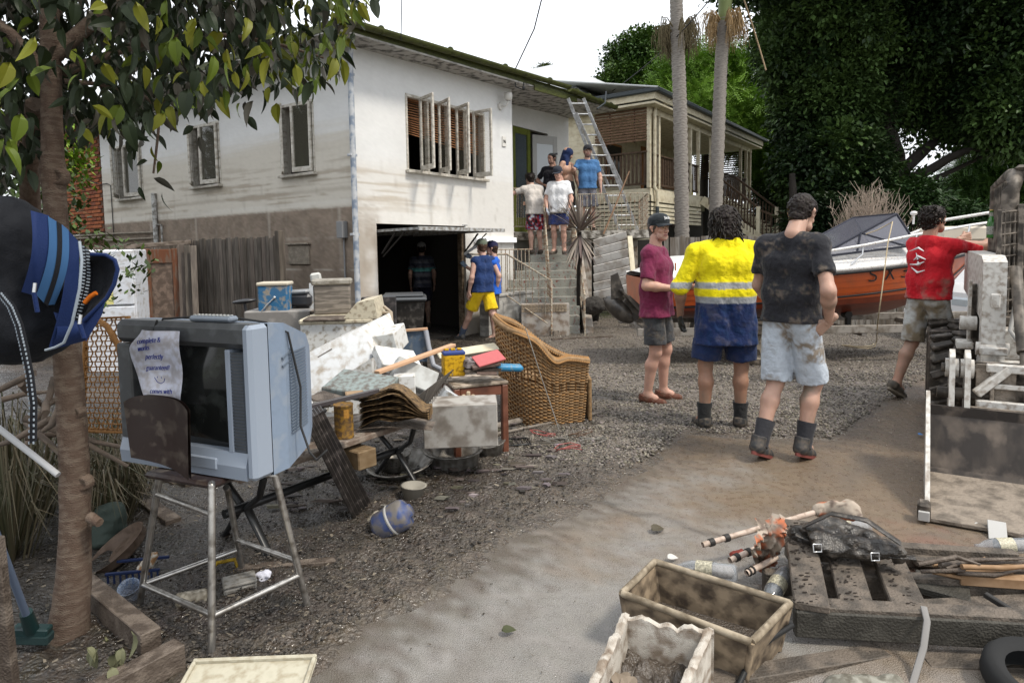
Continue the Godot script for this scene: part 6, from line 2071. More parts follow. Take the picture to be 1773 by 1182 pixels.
	crate("grey_shell", "pale grey moulded appliance cover leaning against the white shell", "appliance", at(716, 652, 4.3), V(0.3, 0.16, 0.1), V(30, -25, -30), mt("shell_grey", Color(0.46, 0.47, 0.46), 0.45, {"sc": 2.0, "mud": [Color(0.3, 0.26, 0.2), 0.6, 0.72]}))
	crate("small_white_bin", "small white bin beside the grey cover", "bin", at(700, 665, 4.15), V(0.14, 0.13, 0.1), V(10, 0, 0), white)
	var bp := thing("blue_panel_chair", "blue grey upholstered chair back with pale frame on the heap", "chair", at(720, 625, 5.0))
	part("back", mb(bp).box(at(714, 600, 5.0), V(0.24, 0.24, 0.035), Basis.from_euler(V(-0.25, -0.1, 0.0))), mt("slate_blue", Color(0.07, 0.1, 0.145), 0.6, {"sc": 3.0, "mud": [Color(0.2, 0.2, 0.19), 0.62, 0.78]}), bp)
	part("frame", mb(bp).tube([at(737, 572, 4.98), at(742, 600, 4.95), at(750, 632, 4.9), at(765, 640, 4.85)], 0.02, 7), mt("chair_frame", Color(0.28, 0.29, 0.32), 0.5), bp)
	part("top_rail", mb(bp).bar(at(690, 573, 5.0), at(740, 569, 5.0), 0.03, 0.02), mt("batten_pink", Color.BLACK), bp)
	var wm := thing("washing_machine", "cream top loading washing machine with hoses at its back", "washing machine", V(at(585, 640, 5.6).x, -0.02, -5.6), 4)
	part("cabinet", mb().box(V(0, 0.43, -0.26), V(0.62, 0.84, 0.54), Basis(), 0.015), white, wm)
	part("top_deck", mb().box(V(0, 0.86, -0.26), V(0.64, 0.05, 0.57), Basis(), 0.015), cream, wm)
	part("control_panel", mb().prism([W2(0, 0.88), W2(0.12, 1.02), W2(0.27, 1.05), W2(0.3, 0.88)], 0.56, Transform3D(Basis(V(1, 0, 0), V(0, 1, 0), V(0, 0, 1)), V(0.06, 0, -0.54))), cream, wm)
	for k in 3:
		part("hose", mb().tube([V(0.37, 0.95 - k * 0.05, -0.35 + k * 0.06), V(0.44, 0.9, -0.3 + k * 0.06), V(0.45, 0.7, -0.28 + k * 0.06), V(0.4, 0.55, -0.26 + k * 0.06)], 0.016, 7), mt("hose_beige", Color(0.36, 0.3, 0.23), 0.6), wm)
	crate("wet_tray", "dark wet tray lying on the washing machine", "tray", at(565, 551, 5.65), V(0.36, 0.02, 0.22), V(4, 3, 0), wet)
	var gc := crate("grey_cabinet", "plain grey metal cabinet under the blue cool box", "cabinet", at(492, 575, 6.5) - V(0, 0.12, 0), V(0.62, 0.72, 0.5), V(4, 0, 0), mt("cabinet_grey", Color(0.25, 0.26, 0.27), 0.5, {"sc": 1.5, "mud": [Color(0.36, 0.34, 0.32), 0.55, 0.75]}), 0.012)
	var es := thing("blue_cool_box", "square faded blue cool box with white rim and wire handle", "cool box", at(478, 543, 6.4), 6)
	part("shell", mb().box(V(0, 0.145, 0), V(0.28, 0.28, 0.24), Basis(), 0.012), mt("esky_blue", Color(0.03, 0.14, 0.29), 0.5, {"sc": 2.5, "mud": [Color(0.32, 0.28, 0.23), 0.56, 0.7]}), es)
	part("rim", mb().box(V(0, 0.3, 0), V(0.3, 0.035, 0.26), Basis(), 0.01), mt("esky_rim", Color(0.5, 0.45, 0.36), 0.6), es)
	part("handle", mb().tube([V(0.02, 0.17, 0.125), V(-0.05, 0.1, 0.14), V(-0.12, 0.02, 0.14), V(-0.14, 0.0, 0.12)], 0.007, 6).ball(V(0.02, 0.17, 0.125), V(0.015, 0.015, 0.01)), mt("stainless", Color.WHITE), es)
	var pr := thing("black_printer", "black and silver printer beside the blue cool box", "printer", at(522, 530, 6.6), -6)
	part("case", mb().box(V(0, 0.07, 0), V(0.3, 0.13, 0.28), Basis(), 0.03), mt("printer_black", Color(0.03, 0.03, 0.034), 0.35), pr)
	part("lid", mb().box(V(-0.02, 0.15, 0), V(0.28, 0.04, 0.27), Basis(V(0, 0, 1), 0.06), 0.015), mt("printer_lid", Color(0.26, 0.27, 0.28), 0.35), pr)
	plank("stacked_board", "muddy board under the printer", "board", at(505, 538, 6.45), at(548, 540, 6.4), 0.2, 0.03, mt("grey_wood", Color.BLACK))
	var gb := thing("lidded_tub", "square silt grey storage tub with a lid beside the printer", "tub", at(577, 542, 6.1), 12)
	part("shell", mb().box(V(0, 0.14, 0), V(0.33, 0.28, 0.3), Basis(), 0.015), mt("tub_silt", Color(0.12, 0.115, 0.11), 0.6, {"sc": 2.0, "mud": [Color(0.25, 0.22, 0.19), 0.5, 0.62], "stretch": V(0.5, 3, 0.5)}), gb)
	part("lid", mb().box(V(0, 0.3, 0), V(0.36, 0.05, 0.33), Basis(), 0.012), mt("tub_lid", Color(0.33, 0.31, 0.27), 0.6, {"sc": 3.0, "mud": [Color(0.2, 0.17, 0.14), 0.5, 0.7]}), gb)
	crate("white_jug", "white plastic jug propped behind the lidded tub", "jug", at(547, 483, 6.6), V(0.11, 0.13, 0.05), V(10, 0, 8), mt("jug_white", Color(0.5, 0.5, 0.47), 0.5), 0.02)
	plank("blue_frame_board", "thin blue white board standing behind the cool box", "board", at(541, 535, 6.5), at(540, 490, 6.55), 0.06, 0.02, panel, V(0, 0, 1))
	var wb := thing("wheelie_bin", "dark grey wheeled rubbish bin in front of the garage", "bin", V(at(700, 570, 7.9).x, lie(0, -7.9), -7.9), 8)
	var bg := mt("bin_grey", Color(0.025, 0.027, 0.03), 0.45, {"sc": 2.0, "mud": [Color(0.15, 0.135, 0.12), 0.6, 0.78]})
	var m := mb()
	for e in 4:
		var a := TAU * e / 4 + PI / 4
		var b := a + TAU / 4
		m.quad(V(cos(a) * 0.26, 0.1, sin(a) * 0.3), V(cos(b) * 0.26, 0.1, sin(b) * 0.3), V(cos(b) * 0.36, 0.9, sin(b) * 0.42), V(cos(a) * 0.36, 0.9, sin(a) * 0.42), V(cos(a + 0.7), 0, sin(a + 0.7)))
	part("body", m, bg, wb)
	part("lid", mb().box(V(0, 0.93, 0.02), V(0.56, 0.05, 0.64), Basis(), 0.02).box(V(0, 0.97, 0), V(0.48, 0.03, 0.5), Basis(), 0.012), mt("bin_lid", Color(0.05, 0.053, 0.056), 0.35), wb)
	for x in [-0.24, 0.24]:
		part("wheel", mb().cyl(V(x - 0.03, 0.1, -0.22), V(x + 0.03, 0.1, -0.22), 0.1, -1, 18), bg, wb)
	crate("brown_headboard", "glossy dark brown board standing by the wheeled bin", "board", at(656, 548, 7.4), V(0.4, 0.46, 0.03), V(6, -8, 0), mt("headboard", Color(0.03, 0.014, 0.016), 0.3, {"sc": 2.0, "mud": [Color(0.09, 0.075, 0.07), 0.6, 0.75]}), 0.012)
	var tc := at(820, 655, 4.55)
	var tb := thing("side_table", "small red brown wooden table beside the wicker armchair", "table", V(tc.x, 0, tc.z), 22)
	var red := mt("table_red", Color(0.17, 0.062, 0.035), 0.4, {"sc": 2.5, "mud": [Color(0.12, 0.075, 0.05), 0.5, 0.7]})
	part("top", mb().box(V(0, tc.y - 0.015, 0), V(0.4, 0.022, 0.34), Basis(), 0.005), mt("table_top", Color(0.42, 0.35, 0.28), 0.5, {"sc": 3.0, "mud": [Color(0.2, 0.1, 0.06), 0.5, 0.62]}), tb)
	for q in [[-1, -1], [1, -1], [-1, 1], [1, 1]]:
		part("leg", mb().box(V(q[0] * 0.175, (tc.y - 0.03) / 2, q[1] * 0.145), V(0.045, tc.y - 0.03, 0.045)), red, tb)
	for q in [-1, 1]:
		part("apron", mb().box(V(0, tc.y - 0.065, q * 0.15), V(0.3, 0.065, 0.02)), red, tb)
		part("apron", mb().box(V(q * 0.18, tc.y - 0.065, 0), V(0.02, 0.065, 0.24)), red, tb)
	var bt := thing("lantern_battery", "square yellow lantern battery with a blue top on the small table", "battery", at(785, 649, 4.48), 14)
	part("case", mb().box(V(0, 0.075, 0), V(0.15, 0.15, 0.13), Basis(), 0.008), mt("battery_yellow", Color(0.58, 0.33, 0.012), 0.5, {"sc": 6.0, "mud": [Color(0.16, 0.11, 0.07), 0.6, 0.72]}), bt)
	part("top", mb().box(V(0, 0.162, 0), V(0.154, 0.025, 0.134), Basis(), 0.006), mt("battery_blue", Color(0.035, 0.06, 0.2), 0.5), bt)
	for x in [-0.045, 0.0, 0.045]:
		part("terminal", mb().box(V(x, 0.182, 0), V(0.03, 0.014, 0.03)), mt("battery_yellow", Color.WHITE), bt)
	for k in 5:
		crate("folder", ["pink red plastic folder on top of the pile", "bright red folder under the pink one", "stack of sodden grey papers beside the battery", "dark warped folder beneath the papers", "muddy red booklet at the table edge"][k], "folder", at([846, 838, 822, 832, 842][k], [620, 628, 628, 637, 645][k], [4.45, 4.46, 4.5, 4.5, 4.4][k]), [V(0.2, 0.012, 0.15), V(0.2, 0.02, 0.16), V(0.2, 0.05, 0.16), V(0.26, 0.02, 0.18), V(0.14, 0.014, 0.1)][k], V([25, 18, 30, 15, 8][k], [18, 10, 6, 2, 2][k], [12, 6, -8, 0, -5][k]), [mt("folder_pink", Color(0.45, 0.11, 0.11), 0.45), mt("folder_red", Color(0.3, 0.035, 0.04), 0.5, {"sc": 5.0, "mud": [Color(0.16, 0.11, 0.09), 0.5, 0.7]}), mt("paper_grey", Color(0.25, 0.22, 0.22), 0.8, {"sc": 6.0, "mud": [Color(0.07, 0.055, 0.05), 0.48, 0.6]}), wet, mt("folder_red", Color.BLACK)][k], 0.003)
	crate("blue_tray", "bright blue plastic trough sticking out towards the armchair", "tray", at(882, 636, 4.5), V(0.19, 0.045, 0.09), V(8, 0, -4), mt("tray_blue", Color(0.02, 0.2, 0.38), 0.4, {"sc": 5.0, "mud": [Color(0.25, 0.25, 0.22), 0.6, 0.75]}), 0.015)
	crate("pale_sheet", "pale cream board lying behind the battery", "board", at(810, 607, 5.3), V(0.5, 0.015, 0.2), V(14, 6, 6), mt("cream_paint", Color.BLACK))
	crate("leaning_grey_box", "grey box below the small table", "box", at(780, 705, 4.35), V(0.22, 0.2, 0.14), V(10, 0, -35), panel)
	for k in 3:
		crate("skittle", ["left", "middle and tallest", "right"][k] + " pale wooden peg under the small table", "peg", at(803 + k * 8, 692 - (k % 2) * 3, 4.2), V(0.026, 0.07 + 0.02 * (k % 2), 0.026), Vector3.ZERO, mt("peg_wood", Color(0.4, 0.32, 0.22), 0.6))
	wicker_chair()
	var sb := crate("stone_box", "scratched stone grey square cabinet standing on an upturned pan", "cabinet", at(796, 736, 3.95) - V(0, 0, 0.1), V(0.46, 0.27, 0.26), V(3, 0, 0.5), mt("stone_front", Color(0.36, 0.34, 0.31), 0.6, {"sc": 2.2, "mud": [Color(0.19, 0.165, 0.14), 0.46, 0.64], "freq": 0.008, "warp": 40.0}))
	lone("upturned_pan", bowl([W2(0.0, 0.0), W2(0.13, 0.0), W2(0.17, 0.03), W2(0.18, 0.11), W2(0.2, 0.115), W2(0.2, 0.122), W2(0.172, 0.12), W2(0.16, 0.04), W2(0.0, 0.02)], gr(785, 808), Vector3.ZERO), silver, "wide dull metal pan under the stone grey cabinet", "pan")
	lone("large_basin", bowl([W2(0.0, 0.0), W2(0.12, 0.0), W2(0.19, 0.07), W2(0.215, 0.085), W2(0.215, 0.092), W2(0.185, 0.08), W2(0.12, 0.012), W2(0.0, 0.01)], gr(695, 822, 0.01), V(0, 6, 4)), silver, "large shallow metal basin under the bench", "basin")
	var co := thing("colander", "small perforated metal colander standing in the basin", "colander", gr(683, 812, 0.03))
	part("shell", mb().lathe([W2(0.0, 0.0), W2(0.075, 0.0), W2(0.1, 0.1), W2(0.108, 0.102), W2(0.1, 0.106), W2(0.072, 0.006)], Transform3D(), 28, true), silver, co)
	for k in 60:
		var a := TAU * (k % 20) / 20.0
		var h := 0.03 + (k / 20) * 0.02
		var r := 0.0755 + h * 0.25
		part("hole", mb().ball(V(cos(a) * r, h, sin(a) * r), V(0.004, 0.004, 0.004), Basis(), 6, 4), iron, co)
	lone("chipped_pot", bowl([W2(0.0, 0.0), W2(0.055, 0.0), W2(0.07, 0.09), W2(0.078, 0.092), W2(0.064, 0.09), W2(0.0, 0.05)], gr(715, 866), V(0, 0, -4)), mt("pot_grey", Color(0.27, 0.25, 0.21), 0.6), "small muddy pot beside the blue drum", "pot")
	lone("side_pot", bowl([W2(0.0, 0.0), W2(0.08, 0.0), W2(0.11, 0.09), W2(0.12, 0.1), W2(0.1, 0.095), W2(0.0, 0.05)], gr(850, 790), V(0, 0, 8)), silver, "dented metal pot right of the stone grey cabinet", "pot")
	var dr := thing("blue_drum", "round blue and grey plastic drum lying in the mud in front of the bench", "drum", gr(680, 900, 0.08))
	part("shell", mb().lathe([W2(0.0, -0.1), W2(0.06, -0.1), W2(0.076, -0.08), W2(0.078, 0.06), W2(0.066, 0.085), W2(0.035, 0.09), W2(0.03, 0.11), W2(0.0, 0.11)], Transform3D(Basis.from_euler(V(0.6, 0.4, -0.9)), Vector3.ZERO), 24, true), mt("drum_blue", Color(0.045, 0.07, 0.18), 0.45, {"sc": 3.0, "mud": [Color(0.15, 0.135, 0.12), 0.4, 0.5], "freq": 0.012}), dr)
	part("cord", mb().lathe([W2(0.079, -0.008), W2(0.082, 0.0), W2(0.079, 0.008)], Transform3D(Basis.from_euler(V(0.6, 0.4, -0.9)), Vector3.ZERO), 24), mt("hose_grey", Color.BLACK), dr)
	var so := soft(0.008, V(25, 25, 25))
	var c := gr(655, 898, 0.035)
	so.cap(c, c + V(0.03, 0.0, 0.0), 0.042, 0.036)
	so.cap(c + V(-0.04, -0.005, 0.01), c, 0.02)
	lone("muddy_jar", blob_mesh(so, 0.007, 0.02), mt("jar_mud", Color(0.4, 0.36, 0.29), 0.6, {"sc": 8.0, "mud": [Color(0.13, 0.11, 0.09), 0.48, 0.64]}), "small muddy white jar beside the blue drum", "jar")
	crate("hanging_parcel", "muddy yellow brown brick shaped parcel below the bench top", "parcel", at(618, 790, 3.45), V(0.19, 0.1, 0.12), V(-40, 0, 2), mt("parcel", Color(0.2, 0.14, 0.08), 0.7, {"sc": 4.0, "mud": [Color(0.12, 0.1, 0.08), 0.5, 0.65]}))
	plank("spoon", "muddy spoon lying by the pots", "spoon", gr(730, 865, 0.02), gr(752, 850, 0.02), 0.02, 0.006, silver)
	lone("thick_pipe", mb().tube([gr(858, 738, 0.05), gr(968, 712, 0.05)], 0.026, 12), mt("pipe_mud", Color(0.23, 0.2, 0.17), 0.6, {"sc": 4.0, "mud": [Color(0.14, 0.12, 0.1), 0.5, 0.66]}), "thick grey pipe lying in front of the wicker armchair", "pipe")
	lone("thin_pole", mb().tube([gr(856, 752, 0.04), gr(1040, 714, 0.03)], 0.012, 8), mt("pipe_mud", Color.BLACK), "thin pole lying parallel to the thick grey pipe", "pole")
	var og := thing("oven_rack", "square metal rack with bars lying on the ground by the pots", "rack", gr(890, 765, 0.03), 12)
	part("frame", mb().tube([V(-0.11, 0, -0.08), V(0.11, 0, -0.08), V(0.11, 0, 0.08), V(-0.11, 0, 0.08), V(-0.11, 0, -0.08)], 0.007, 6), iron, og)
	for k in 6:
		part("bar", mb().cyl(V(-0.09 + k * 0.036, 0.005, -0.08), V(-0.09 + k * 0.036, 0.005, 0.08), 0.004, -1, 6), iron, og)
	for k in 5:
		var w := gr(940 + k * 22, 752 + (k % 3) * 12, 0.025)
		var pts := []
		for j in 14:
			pts.append(w + V(0.1 * sin(j * 0.9 + k), 0.01 + 0.012 * sin(j * 1.7), 0.07 * cos(j * 0.7 + k * 2)))
		lone("loose_wire", mb().tube(pts, 0.003, 5), mt(["wire_red", "wire_grey", "wire_red", "wire_brown", "wire_grey"][k], [Color(0.3, 0.08, 0.07), Color(0.2, 0.19, 0.17), Color.BLACK, Color(0.1, 0.06, 0.04), Color.BLACK][k], 0.5), ["red wire tangle nearest the pipes", "grey wire loop beside the pipes", "red wire loop in the middle of the wire tangle", "brown wire curl right of the armchair foot", "grey wire loop at the right end of the tangle"][k], "wire")
	for k in 2:
		lone("rope_coil", mb().lathe([W2(0.055, 0.0), W2(0.075, 0.015), W2(0.075, 0.0)], Transform3D(Basis(), gr(1008 - k * 12, 724 - k * 12, 0.02)), 20, true), mt("pipe_mud", Color.BLACK), ["small muddy rope ring at the end of the pole", "second muddy rope ring against the armchair"][k], "rope")
	var by := thing("bicycle", "dark bicycle with a black saddle half hidden behind the television", "bicycle", V(at(445, 600, 7.6).x, -0.05, -7.6), 15)
	var fr := mt("bike_frame", Color(0.02, 0.02, 0.023), 0.35)
	part("saddle", mb().ball(V(-0.12, 0.93, 0), V(0.14, 0.03, 0.07), Basis(V(0, 0, 1), 0.1)), fr, by)
	part("frame", mb().tube([V(-0.12, 0.92, 0), V(-0.04, 0.3, 0), V(0.42, 0.75, 0)], 0.018, 8).tube([V(-0.1, 0.76, 0), V(0.42, 0.8, 0)], 0.016, 8).tube([V(-0.04, 0.3, 0), V(-0.45, 0.33, 0), V(-0.1, 0.76, 0)], 0.01, 6).tube([V(0.4, 0.86, 0), V(0.55, 0.33, 0)], 0.016, 8), fr, by)
	part("handlebar", mb().tube([V(0.36, 1.0, -0.28), V(0.4, 0.98, 0), V(0.36, 1.0, 0.28)], 0.014, 8), fr, by)
	for x in [-0.45, 0.55]:
		var w := part("wheel", mb().lathe([W2(0.3, -0.02), W2(0.33, 0), W2(0.3, 0.02), W2(0.295, 0)], Transform3D(Basis(Vector3.RIGHT, PI / 2), V(x, 0.33, 0)), 28, true), fr, by)
		for k in 14:
			part("spoke", mb().cyl(V(x, 0.33, 0), V(x + cos(TAU * k / 14) * 0.3, 0.33 + sin(TAU * k / 14) * 0.3, 0), 0.002, -1, 4, false), mt("stainless", Color.WHITE), w)

func wicker_chair() -> void:
	var g := gr(945, 708)
	var t := thing("wicker_armchair", "honey brown wicker armchair seen from behind and its side", "armchair", g, 0)
	var cane := mt("wicker", Color(0.27, 0.125, 0.036), 0.55, {"sc": 4.0, "mud": [Color(0.32, 0.2, 0.1), 0.5, 0.75], "freq": 0.02})
	var dark := mt("wicker_dark", Color(0.14, 0.062, 0.02), 0.6)
	var plan := [[1018, 5.2, 0.02, 0.52], [985, 5.15, 0.02, 0.55], [960, 5.12, 0.01, 0.54], [930, 5.1, 0.0, 0.7], [905, 5.12, 0.0, 0.76], [885, 5.2, 0.0, 0.79], [868, 5.38, 0.01, 0.83], [862, 5.6, 0.02, 0.84], [872, 5.85, 0.02, 0.8], [900, 6.0, 0.02, 0.72], [945, 5.98, 0.02, 0.52], [985, 5.92, 0.02, 0.42], [1015, 5.85, 0.02, 0.4]]
	var wall_at := func(s: float, v: float) -> Vector3:
		var f := s * (plan.size() - 1)
		var j := mini(int(f), plan.size() - 2)
		var e := f - j
		var q := [0.0, 0.0, 0.0, 0.0]
		for k in 4:
			q[k] = cubic_interpolate(plan[j][k], plan[j + 1][k], plan[maxi(j - 1, 0)][k], plan[mini(j + 2, plan.size() - 1)][k], e)
		var p := at(q[0], 700, q[1])
		var c := V(g.x + 0.02, 0, -5.58)
		var dir := V(p.x, 0, p.z) - c
		return c + dir * lerpf(0.9, 1.03, v) + V(0, lerpf(q[2], q[3], v), 0)
	var nS := 96
	var rows := 44
	for r in rows:
		var v0 := (r + 0.5) / rows
		var pts := []
		for k in nS + 1:
			var p: Vector3 = wall_at.call(float(k) / nS, v0)
			var c := V(g.x, p.y, -5.58)
			pts.append(p + (p - c).normalized() * 0.006 * (1.0 if (k / 2 + r) % 2 else -1.0))
		if v0 > 0.5 and v0 < 0.63 and r % 2:
			continue
		part("weaver", mb(t).tube(pts, 0.0075, 4, false), cane if r % 5 else mt("wicker_pale", Color(0.35, 0.19, 0.075), 0.6), t)
	for k in nS / 2:
		var pts := []
		for j in 7:
			pts.append(wall_at.call((k + 0.5) / (nS / 2.0), j / 6.0))
		part("stake", mb(t).tube(pts, 0.006, 5, false), dark, t)
	var rim := []
	for k in 61:
		rim.append(wall_at.call(k / 60.0, 1.0) + V(0, 0.01, 0))
	part("rolled_rim", mb(t).tube(rim, 0.026, 10), cane, t)
	var m := mb(t)
	for k in 150:
		var s := k / 150.0
		var p: Vector3 = wall_at.call(s, 1.0) + V(0, 0.012, 0)
		var q: Vector3 = wall_at.call(minf(1, s + 0.012), 1.0) + V(0, 0.03, 0)
		m.tube([p + V(0, -0.015, 0.028), p.lerp(q, 0.5) + V(0, 0.022, 0.0), q + V(0, -0.01, -0.028)], 0.008, 4, false)
	part("braid", m, mt("wicker_pale", Color.WHITE), t).set_meta("kind", "stuff")
	part("seat", mb(t).box(V(g.x + 0.03, 0.38, -5.56), V(0.5, 0.05, 0.6), Basis(), 0.02), cane, t)
	part("front_skirt", mb(t).box(V(g.x + 0.34, 0.2, -5.55), V(0.03, 0.36, 0.62), Basis(), 0.01), cane, t)
	lone("draped_cord", mb().tube([at(910, 568, 5.05), at(922, 605, 5.0), at(938, 655, 5.0), at(950, 690, 5.0), at(960, 720, 4.95), gr(968, 745, 0.03)], 0.004, 5), mt("cord_grey", Color(0.23, 0.22, 0.2), 0.7), "thin grey cord draped over the back of the wicker armchair", "cord")
func boat() -> void:
	var zc := -8.95
	var x0 := 1.74
	var len_ := 4.66
	var b := thing("motor_boat", "orange clinker hulled runabout with white deck and clear canopy on a trailer", "boat", V(3.9, 0.45, zc))
	var hull := func(u: float, v: float, s: float) -> Vector3:
		var w := 0.93 * (1.0 - pow(maxf(0.0, (u - 0.42) / 0.58), 2.4)) * (0.94 + 0.06 * minf(1, u * 4))
		var gy := 1.03 + 0.3 * u * u
		var ky := 0.45 + 0.62 * pow(maxf(0.0, (u - 0.62) / 0.38), 2.6)
		var chine := 0.62 + 0.18 * u * u
		var y: float
		var z: float
		if v < 0.3:
			var t := v / 0.3
			y = lerpf(ky, maxf(chine, ky), pow(t, 1.2))
			z = w * 0.8 * pow(t, 0.85)
		else:
			var t := (v - 0.3) / 0.7
			y = lerpf(maxf(chine, ky), gy, t)
			z = w * lerpf(0.8, 1.0, pow(t, 0.7))
		var x := x0 + len_ * u - 0.42 * (1.0 - (y - 0.45) / 0.9) * pow(u, 5.0)
		return V(x, y, zc + z * s)
	var orange := mt("hull_orange", Color(0.46, 0.075, 0.008), 0.3, {"sc": 0.9, "mud": [Color(0.33, 0.065, 0.014), 0.55, 0.8], "coat": 0.3})
	var deep := mt("hull_deep", Color(0.22, 0.034, 0.008), 0.4, {"sc": 0.9, "mud": [Color(0.1, 0.03, 0.015), 0.5, 0.75]})
	var white := mt("deck_white", Color(0.66, 0.65, 0.63), 0.4, {"sc": 2.0, "mud": [Color(0.28, 0.2, 0.14), 0.66, 0.74], "freq": 0.05})
	var black := mt("trim_black", Color(0.02, 0.02, 0.021), 0.5)
	var vs := [0.0, 0.3, 0.42, 0.54, 0.66, 0.78, 0.89, 1.0]
	for s in [-1.0, 1.0]:
		for k in 7:
			var m := mb(b)
			var va: float = vs[k]
			var vb: float = vs[k + 1]
			m.grid(28, 2, func(u: float, t: float) -> Vector3:
				var p: Vector3 = hull.call(u, lerpf(va, vb, t), s)
				return p + V(0, 0, s * 0.014 * (1.0 - t) * (1.0 - u) * (0.0 if k == 0 else 1.0)))
			part("bottom" if k == 0 else "strake", m, deep if k < 2 else orange, b)
		var g := []
		var st := []
		for k in 29:
			var u := k / 28.0
			g.append(hull.call(u, 1.0, s) + V(0, 0.02, 0))
			st.append(hull.call(u, 0.47 - 0.1 * (1 - u) + 0.1 * u, s) + V(0, 0, s * 0.008))
		part("gunwale", mb(b).tube(g, 0.035, 8), white, b)
		part("rub_strip", mb(b).tube(g.map(func(p: Vector3) -> Vector3: return p - V(0, 0.045, -0.012 * s)), 0.02, 6), black, b)
		part("boot_stripe", mb(b).tube(st, 0.013, 5), black, b)
	var m := mb(b)
	m.grid(1, 10, func(a: float, v: float) -> Vector3: return hull.call(0.0, v, lerpf(-1.0, 1.0, a)))
	part("transom", m, orange, b)
	m = mb(b)
	m.grid(24, 8, func(u: float, v: float) -> Vector3:
		var e: Vector3 = hull.call(u, 1.0, 1.0)
		var w := e.z - zc
		var a := (v - 0.5) * 2.0
		return V(e.x, e.y + 0.03 + 0.27 * smoothstep(0.0, 0.45, 1.0 - absf(a)) * (1.0 - u * 0.55) * smoothstep(0.0, 0.2, u + 0.05), zc + a * w))
	part("deck", m, white, b)
	var clear := glass("canopy_clear", 0.62, Color(0.42, 0.42, 0.46))
	var fa := at(1415, 445, 8.2)
	var pk := at(1553, 370, 8.45)
	var fb := at(1588, 424, 8.3)
	var nb := at(1480, 408, 8.3)
	var far := V(0, 0, -1.05)
	var cp := part("canopy_frame", mb(b).bar(fa, pk, 0.03, 0.03).bar(pk, fb, 0.025, 0.025).bar(fa, fb, 0.03, 0.03).bar(nb.lerp(pk, 0.15), fb.lerp(fa, 0.6), 0.02, 0.02).bar(fa + far, pk + far, 0.03, 0.03).bar(pk + far, fb + far, 0.025, 0.025).bar(pk, pk + far, 0.025, 0.025).bar(fa, fa + far, 0.03, 0.03).bar(pk.lerp(fa, 0.45), fb.lerp(fa, 0.1), 0.02, 0.02), mt("canopy_trim", Color(0.03, 0.032, 0.045), 0.5), b)
	m = mb(b)
	m.tri(fa, pk, fb)
	part("canopy_panel", m, clear, cp)
	m = mb(b)
	m.tri(fa + far, pk + far, fb + far)
	part("canopy_panel", m, clear, cp)
	part("canopy_panel", mb(b).quad(fa, pk, pk + far, fa + far), clear, cp)
	part("canopy_panel", mb(b).quad(fb, pk, pk + far, fb + far), mt("canopy_cloth", Color(0.42, 0.42, 0.45), 0.6), cp)
	part("hand_rail", mb(b).tube([at(1405, 452, 8.1), at(1414, 438, 8.1), at(1500, 424, 8.1), at(1588, 406, 8.15), at(1680, 390, 8.4), at(1720, 384, 8.7)], 0.018, 8), white, b)
	part("hand_rail", mb(b).tube([at(1560, 412, 9.5), at(1640, 380, 9.4), at(1752, 362, 9.2)], 0.022, 8), white, b)
	for q in [[[1495, 425], [1494, 440], [1474, 458]], [[1588, 406], [1584, 428], [1572, 444]], [[1680, 390], [1676, 410], [1664, 430]]]:
		part("stanchion", mb(b).tube([at(q[0][0], q[0][1], 8.12), at(q[1][0], q[1][1], 8.1), at(q[2][0], q[2][1], 8.08)], 0.011, 6), mt("stainless", Color(0.55, 0.55, 0.55), 0.3, {"metal": 0.8}), b)
	part("nav_light", mb(b).cyl(at(1582, 388, 8.6), at(1583, 372, 8.6), 0.012).ball(at(1583, 369, 8.6), V(0.045, 0.03, 0.045)), white, b)
	part("deck_locker", mb(b).box(at(1650, 405, 8.8), V(0.62, 0.2, 0.5), Basis(), 0.03), mt("locker_cream", Color(0.5, 0.45, 0.37), 0.6), b)
	part("fender", mb(b).ball(at(1402, 438, 8.7), V(0.16, 0.14, 0.14)), white, b)
	for k in 3:
		lettering("hull_letter", "SX3"[k], 0.23, b, b.transform.affine_inverse() * Transform3D(Basis(V(1, 0.045, 0), V(-0.04, 1, 0.15), V(0, -0.15, 1)), hull.call(0.6 + k * 0.052, 0.86, 1.0) + V(0, 0.0, 0.018)), black, "Droid Sans Mono")
	var ob := thing("outboard_motor", "black outboard motor tilted up at the left end of the boat", "outboard motor", at(1085, 545, 8.5))
	m = mb(ob)
	m.ball(at(1072, 536, 8.45), V(0.25, 0.12, 0.13), Basis(V(0, 0, 1), -0.7), 16, 10)
	part("cowl", m, mt("cowl_black", Color(0.03, 0.03, 0.032), 0.35, {"sc": 2.0, "mud": [Color(0.1, 0.085, 0.07), 0.5, 0.7]}), ob)
	m = mb(ob)
	m.bar(at(1080, 520, 8.45), at(1108, 546, 8.45), 0.12, 0.2)
	m.bar(at(1072, 500, 8.4), at(1106, 538, 8.4), 0.34, 0.03)
	m.prism([W2(0, 0), W2(0.12, 0.3), W2(0.22, 0.3), W2(0.2, 0.0)], 0.03, Transform3D(Basis(V(0, 0, 1), 0.4), at(1058, 520, 8.4)))
	part("leg", m, mt("cowl_black", Color.BLACK), ob)
	var t := thing("boat_trailer", "muddy boat trailer under the orange boat", "trailer", V(3.9, lie(3.9, -8.7), zc))
	var gal := mt("galvanised", Color(0.27, 0.245, 0.215), 0.6, {"sc": 1.5, "mud": [Color(0.15, 0.12, 0.095), 0.5, 0.65]})
	for z in [-8.22, -9.68]:
		part("side_beam", mb(t).box(V(4.25, 0.355, z), V(5.3, 0.1, 0.06)), gal, t)
